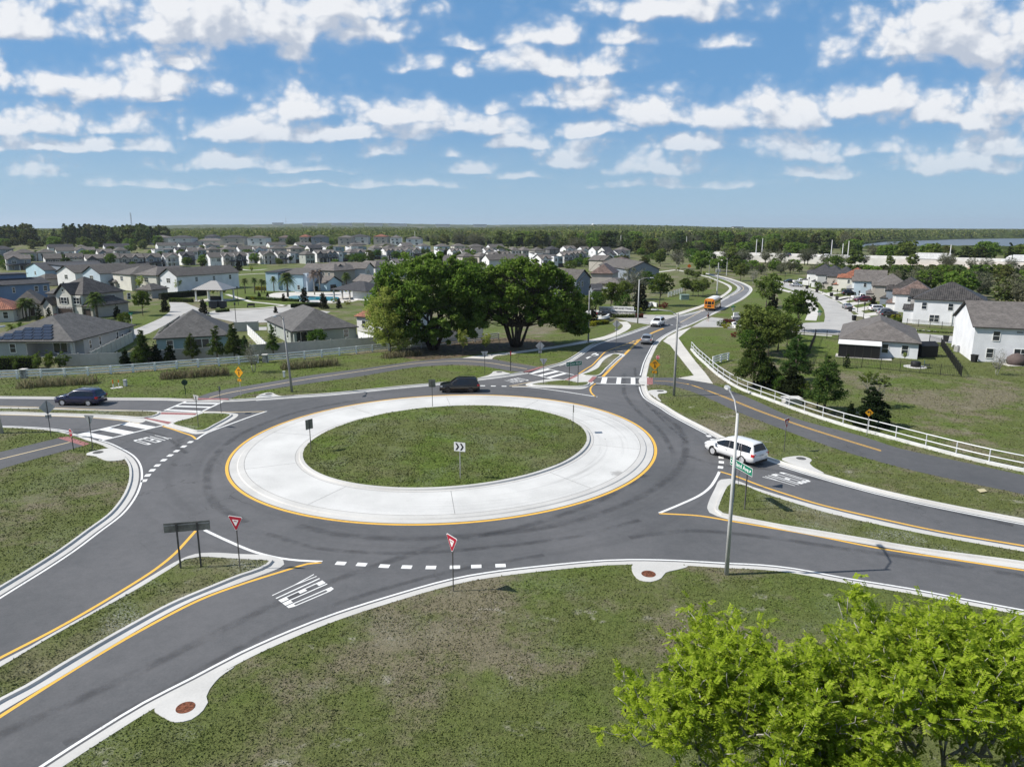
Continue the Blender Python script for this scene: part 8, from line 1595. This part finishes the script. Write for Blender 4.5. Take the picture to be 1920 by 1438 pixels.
# the wood beyond reads as one canopy: crowns massed over rising ground
def hills(x, y):
    r = math.hypot(x, y); a = math.degrees(math.atan2(x, y)); h = 0
    def bump(c, w): return math.exp(-((a - c)/w)**2)
    k = max(0, min(1, (r - 3800)/2600)); k = k*k*(3 - 2*k)
    h += k*(40*bump(-13, 7) + 26*bump(-24, 6) + 24*bump(-2, 9) + 18*bump(8, 8) + 8*bump(22, 10)); k2 = max(0, min(1, (r - 1300)/700)); h += 12*k2*bump(9, 8) + 6*k2*bump(-14, 16)
    return h
def canopy():
    na, nr = 900, 210; V = np.zeros((nr, na, 3)); r0, r1 = 560., 9500.
    for j in range(nr):
        r = r0*(r1/r0)**(j/(nr - 1))
        for i in range(na):
            a = R(-41 + 82*i/(na - 1)); rr = r*(1 + .004*((i*7919) % 13 - 6)/6); x, y = rr*math.sin(a), rr*math.cos(a); s = 9. + r*.006
            n = mnoise.noise(Vector((x/s, y/s, 1.7))); n2 = mnoise.noise(Vector((x/(s*5), y/(s*5), 9.1))); z = 9.5 + 3.4*n + 3.0*n2 + hills(x, y)
            q = Vector((x, y)); 
            if (x < 330 and y < 765 - (.25*max(0, x)) ) or (x < -60 and y < 800 and x > -350) or (x >= 330 and y < 520 - (x - 330)*.3) or inside(q, LAKE): z = -3.
            elif y < 1700 and x > 330 and x < 2800 and min((q - p).length for p in LAKE_S) < 24: z = 1.5
            elif x > .47*y and r < 900: z = 3.2 + 1.6*n + n2
            V[j, i] = (x, y, z)
    F = np.array([(j*na + i, j*na + i + 1, (j+1)*na + i + 1, (j+1)*na + i) for j in range(nr - 1) for i in range(na - 1)])
    z = V[:, :, 2].ravel(); F = F[(z[F] > -2.9).any(1)]
    m, nt, b = material('wood_canopy'); g = nt.new('ShaderNodeNewGeometry').outputs['Position']; sp = nt.new('ShaderNodeSeparateXYZ'); nt.set(sp.inputs[0], g)
    f = nt.noise(g, .11, 5, .7); f2 = nt.noise(g, .012, 4, .6); col = nt.mix(nt.ramp(f, .36, .66), (.026,.042,.014), (.095,.120,.038)); col = nt.mix(nt.math('MULTIPLY', nt.ramp(f2, .50, .66), .5), col, (.085,.085,.050)); col = nt.mix(nt.math('MULTIPLY', nt.ramp(nt.noise(nt.vec('ADD', g, (50, 9, 0)), .010, 4, .6), .58, .66), nt.ramp(nt.vec('LENGTH', g), 3800, 4600)), col, (.24,.22,.19))
    nt.set(b.inputs['Base Color'], col); b.inputs['Roughness'].default_value = 1; b.inputs['Specular IOR Level'].default_value = 0
    bn = nt.new('ShaderNodeBump'); bn.inputs['Distance'].default_value = 3; bn.inputs['Strength'].default_value = 1; nt.set(bn.inputs['Height'], nt.noise(g, .32, 3, .7)); nt.set(b.inputs['Normal'], bn.outputs[0])
    o = link('woodland', mesh_np('woodland', V.reshape(-1, 3), F, m)); tag(o, kind='stuff')
LAKE_S = spline([(p.x, p.y) for p in LAKE], 25, True)
canopy()
def far_crowns(n, seed):                                         # loose crowns that break the canopy's outline
    rng = np.random.default_rng(seed); C = []
    while len(C) < n:
        a = R(rng.uniform(-40, 40)); r = 640*(4.6**rng.random()); x, y = r*math.sin(a), r*math.cos(a); q = Vector((x, y))
        if (x < 330 and y < 770 - .2*max(0, x)) or (x >= 330 and y < 560 - (x - 330)*.2) or (-350 < x < -60 and y < 820) or inside(q, LAKE) or (x > .46*y and r < 900): continue
        C.append((x, y, hills(x, y) + 6.5, 3.6 + 2.2*rng.random()))
    C = np.array(C); m_ = 26; P = rng.normal(size=(n, m_, 3)); P /= np.linalg.norm(P, axis=2)[:, :, None]; P[:, :, 2] = P[:, :, 2]*1.15 + .55; Q = (C[:, None, :3] + P*C[:, None, 3:4]).reshape(-1, 3); sz = np.repeat(C[:, 3], m_)*.62
    V, F = leaves(Q, sz, rng, .4, .8); o = link('woodland', mesh_np('woodland_crowns', V, F, LM['forest'])); tag(o, kind='stuff')
far_crowns(5200, 5)
# low rise carrying the hill-top houses
mb = MB(); n0 = 0; nx, ny = 46, 16
for j in range(ny):
    for i in range(nx):
        x = -560 + 540*i/(nx - 1); y = 575 + 260*j/(ny - 1); k = max(0, min(1, (y - 580)/50)); e = max(0, min(1, (-20 - x)/60))*max(0, min(1, (x + 560)/60)); mb.v.append((x, y, (k*k*(3 - 2*k))*e*4.4 - .15 + (.25*mnoise.noise(Vector((x*.03, y*.03, 0))))*k))
for j in range(ny - 1):
    for i in range(nx - 1): mb.f.append((j*nx + i, j*nx + i + 1, (j+1)*nx + i + 1, (j+1)*nx + i)); mb.m.append(0)
struct('hills', mb, GRASS, smooth=True)
m, nt, b = material('lake_water'); b.inputs['Base Color'].default_value = (.085, .105, .12, 1); b.inputs['Roughness'].default_value = .35; b.inputs['Specular IOR Level'].default_value = .3
struct('water', area(LAKE_S, -.6), m)
for i, (u, Y, w) in enumerate([(1588, 1640, 26), (1628, 1600, 22), (1652, 1610, 18), (1680, 1640, 14)]):
    p = atY(u, 440, Y); H = House('house', ['pale lakeside house, leftmost on the far shore', 'white lakeside house, second on the far shore', 'grey lakeside house, third on the far shore', 'low lakeside house, rightmost on the far shore'][i], 'house', Vector((p.x, Y - 75, 0)), 0, 'lakeside houses'); H.vol(0, 0, w, 12, 9, 4, 'hip', 'white' if i < 2 else 'tan', 'taupe', z0=-1); H.win([('f', w*.25, 3, 'd'), ('f', w*.7, 3, 'd')], w, 12); H.done()
# ------------------------------------------------------------------ highway wall, lorry and vans
HA, HB = Vector((124, 428)), Vector((262, 300)); hv = (HB - HA).normalized(); hn = Vector((-hv.y, hv.x))
HB2 = HA + hv*520
def hwy(name, o0, o1, z0, z1, mat, label=None):
    mb = MB(); a, b = HA - hv*20, HB2; q = [a + hn*o0, b + hn*o0, b + hn*o1, a + hn*o1]; mb.prism([(p.x, p.y) for p in q], z0, z1); o = mb.build(name, mat); return o
WALLC = concrete_mat('highway_concrete', (.60,.59,.56)); tag(hwy('retaining_wall', 0, .5, -.2, 3.9, WALLC), 'long pale highway wall, the nearer of two, on the right', 'wall'); tag(hwy('barrier_wall', 22, 22.5, 2.7, 4.5, WALLC), 'pale highway barrier wall behind the lorry', 'wall'); tag(hwy('highway', .5, 22, -.2, 2.75, STREET), kind='structure')
mb = MB(); q = [HA + hv*95 - hn*9, HB2 - hn*9, HB2 - hn*.1, HA + hv*95 - hn*.1]; mb.prism([(p.x, p.y) for p in q], -.2, .6); struct('terrain', mb, flat('bare_earth', (.42,.27,.19), .95, var=.2, scale=.1))
def on_hwy(u, o=9.):                                             # place on the deck seen at photo column u
    d = ray(u, 485); d2 = Vector((d.x, d.y)); p0 = HA + hn*o; t = (p0.x*hv.y - p0.y*hv.x)/(d2.x*hv.y - d2.y*hv.x); return Vector((d2.x*t, d2.y*t, 2.75))
def lorry(label, u, L=16.5):
    t = thing('lorry', label, 'lorry', on_hwy(u), math.atan2(-hv.y, -hv.x)); mb = MB(); mb.box(-L/2, L/2 - 4.6, -1.3, 1.3, 1.15, 4.1); mb.build('trailer', flat('trailer_white', (.66,.66,.66), .5), t); mb = MB(); mb.box(-L/2 + .5, L/2 - 5, -1.0, 1.0, .7, 1.15); mb.build('chassis', BLACK_P, t)
    mb = MB(); mb.rings([[Vector((x, y*k, z)) for y, z in ((-1.2,.6),(1.2,.6),(1.2,h),(-1.2,h))] for x, h, k in ((L/2 - 4.2, 3.9, 1), (L/2 - 3.2, 3.7, 1), (L/2 - 2.2, 2.9, 1), (L/2 - 1.7, 2.0, .95), (L/2 - .2, 1.8, .9), (L/2, 1.2, .85))]); mb.build('cab', CP['white'], t); mb = MB(); mb.box(L/2 - 2.55, L/2 - 2.0, -1.0, 1.0, 2.15, 2.75); mb.build('windscreen', CGLASS, t)
    for x in (-L/2 + 1.6, -L/2 + 2.9, L/2 - 5.8, L/2 - 4.6, L/2 - 1.2):
        for s in (1, -1): M = Matrix.Translation((x, s*1.1, .52)) @ Matrix.Rotation(R(90)*-s, 4, 'X'); mb = MB(); mb.lathe([(.2,-.15),(.52,-.15),(.52,.15),(.2,.16)], n=14, M=M); mb.build('wheel', TYRE, t)
lorry('white articulated lorry driving left on the highway', 1742, 19); lorry('white lorry at the right edge of the highway', 1916, 16)
for l, u, k, pt in (('white van on the highway behind the tall white poles', 1599, 'van', 'white'), ('white car following the van on the highway', 1611, 'suv', 'white'), ('dark car on the highway above the far houses', 1472, 'suv', 'dark'), ('white car on the highway left of the pole trio', 1546, 'van', 'white'), ('dark SUV at the far left of the highway', 1377, 'suv', 'dark')): o = car(l, k, on_hwy(u), -Vector((hv.x, hv.y, 0)), 5.2, 2.0, 3.0, pt, group='vehicles on the highway'); o.scale = (1.25, 1.25, 1.35)
# ------------------------------------------------------------------ masts and towers on the horizon
t = thing('lattice_mast', 'thin lattice mast on the horizon at the upper left', 'mast', (atY(247, 420, 1500).x, 1500, 0)); mb = MB()
for s in ((-1, -1), (1, -1), (0, 1)): mb.tube([(s[0]*1.2, s[1]*1.2, 0), (s[0]*.8, s[1]*.8, 50)], .35, 4)
for i in range(16): z = 3*i; mb.tube([(-1.1, -1.1, z), (1.1, -1.1, z + 3)], .16, 4)
mb.build('lattice', POLE_D, t)
t = thing('lattice_mast', 'thin mast on the far hill left of the centre', 'mast', (atY(536, 415, 4300).x, 4300, 30)); mb = MB(); mb.tube([(0, 0, 0), (0, 0, 55)], 1.2, 5, .5); mb.build('lattice', POLE_D, t)
t = thing('water_tower', 'white water tower on the far tree line right of the centre', 'water tower', (atY(1112, 422, 3600).x, 3600, 5)); mb = MB(); mb.tube([(0, 0, 0), (0, 0, 26)], 2.2, 10, 1.8); mb.build('stem', POLE, t); mb = MB(); mb.lathe([(1.5, 24), (6, 28), (7, 31), (5, 34.5), (.5, 36)], n=18); mb.build('tank', S_WHITE, t, True)
for i, (u, Y, z, w) in enumerate([(580, 4500, 40, 90), (640, 4700, 41, 130), (700, 4600, 38, 110), (745, 4800, 37, 120), (830, 4600, 33, 90), (900, 4400, 31, 80), (520, 4300, 40, 60), (1036, 2300, 13, 30), (1385, 2500, 14, 34)]):
    p = atY(u, 420, Y); t = thing('distant_building', 'pale low building on the far hills, ' + ['left of the middle', 'wide one left of the middle', 'beside the sandy slope', 'right of the sandy slope', 'above the tree belt', 'farthest right on the ridge', 'leftmost on the ridge', 'in the wood right of the middle', 'in the wood above the road'][i], 'building', (p.x, Y, z - 6)); mb = MB(); mb.box(-w/2, w/2, 0, 20, 0, 14); mb.build('wall', wall(WC['cream']), t); mb = MB(); mb.box(-w/2 - 1, w/2 + 1, -1, 21, 14, 16); mb.build('roof', RF['taupe'], t)
# ------------------------------------------------------------------ haze
m = bpy.data.materials.new('haze'); m.use_nodes = True; nt = NT(m.node_tree); m.node_tree.nodes.clear(); pv = nt.new('ShaderNodeVolumePrincipled'); pv.inputs['Color'].default_value = (.82, .89, 1, 1); pv.inputs['Density'].default_value = .00006; pv.inputs['Anisotropy'].default_value = .2; out = nt.new('ShaderNodeOutputMaterial'); nt.l.new(pv.outputs[0], out.inputs['Volume'])
mb = MB(); mb.box(-9000, 9000, -60, 10200, -4.5, 128); o = mb.build('haze', m); tag(o, kind='stuff')
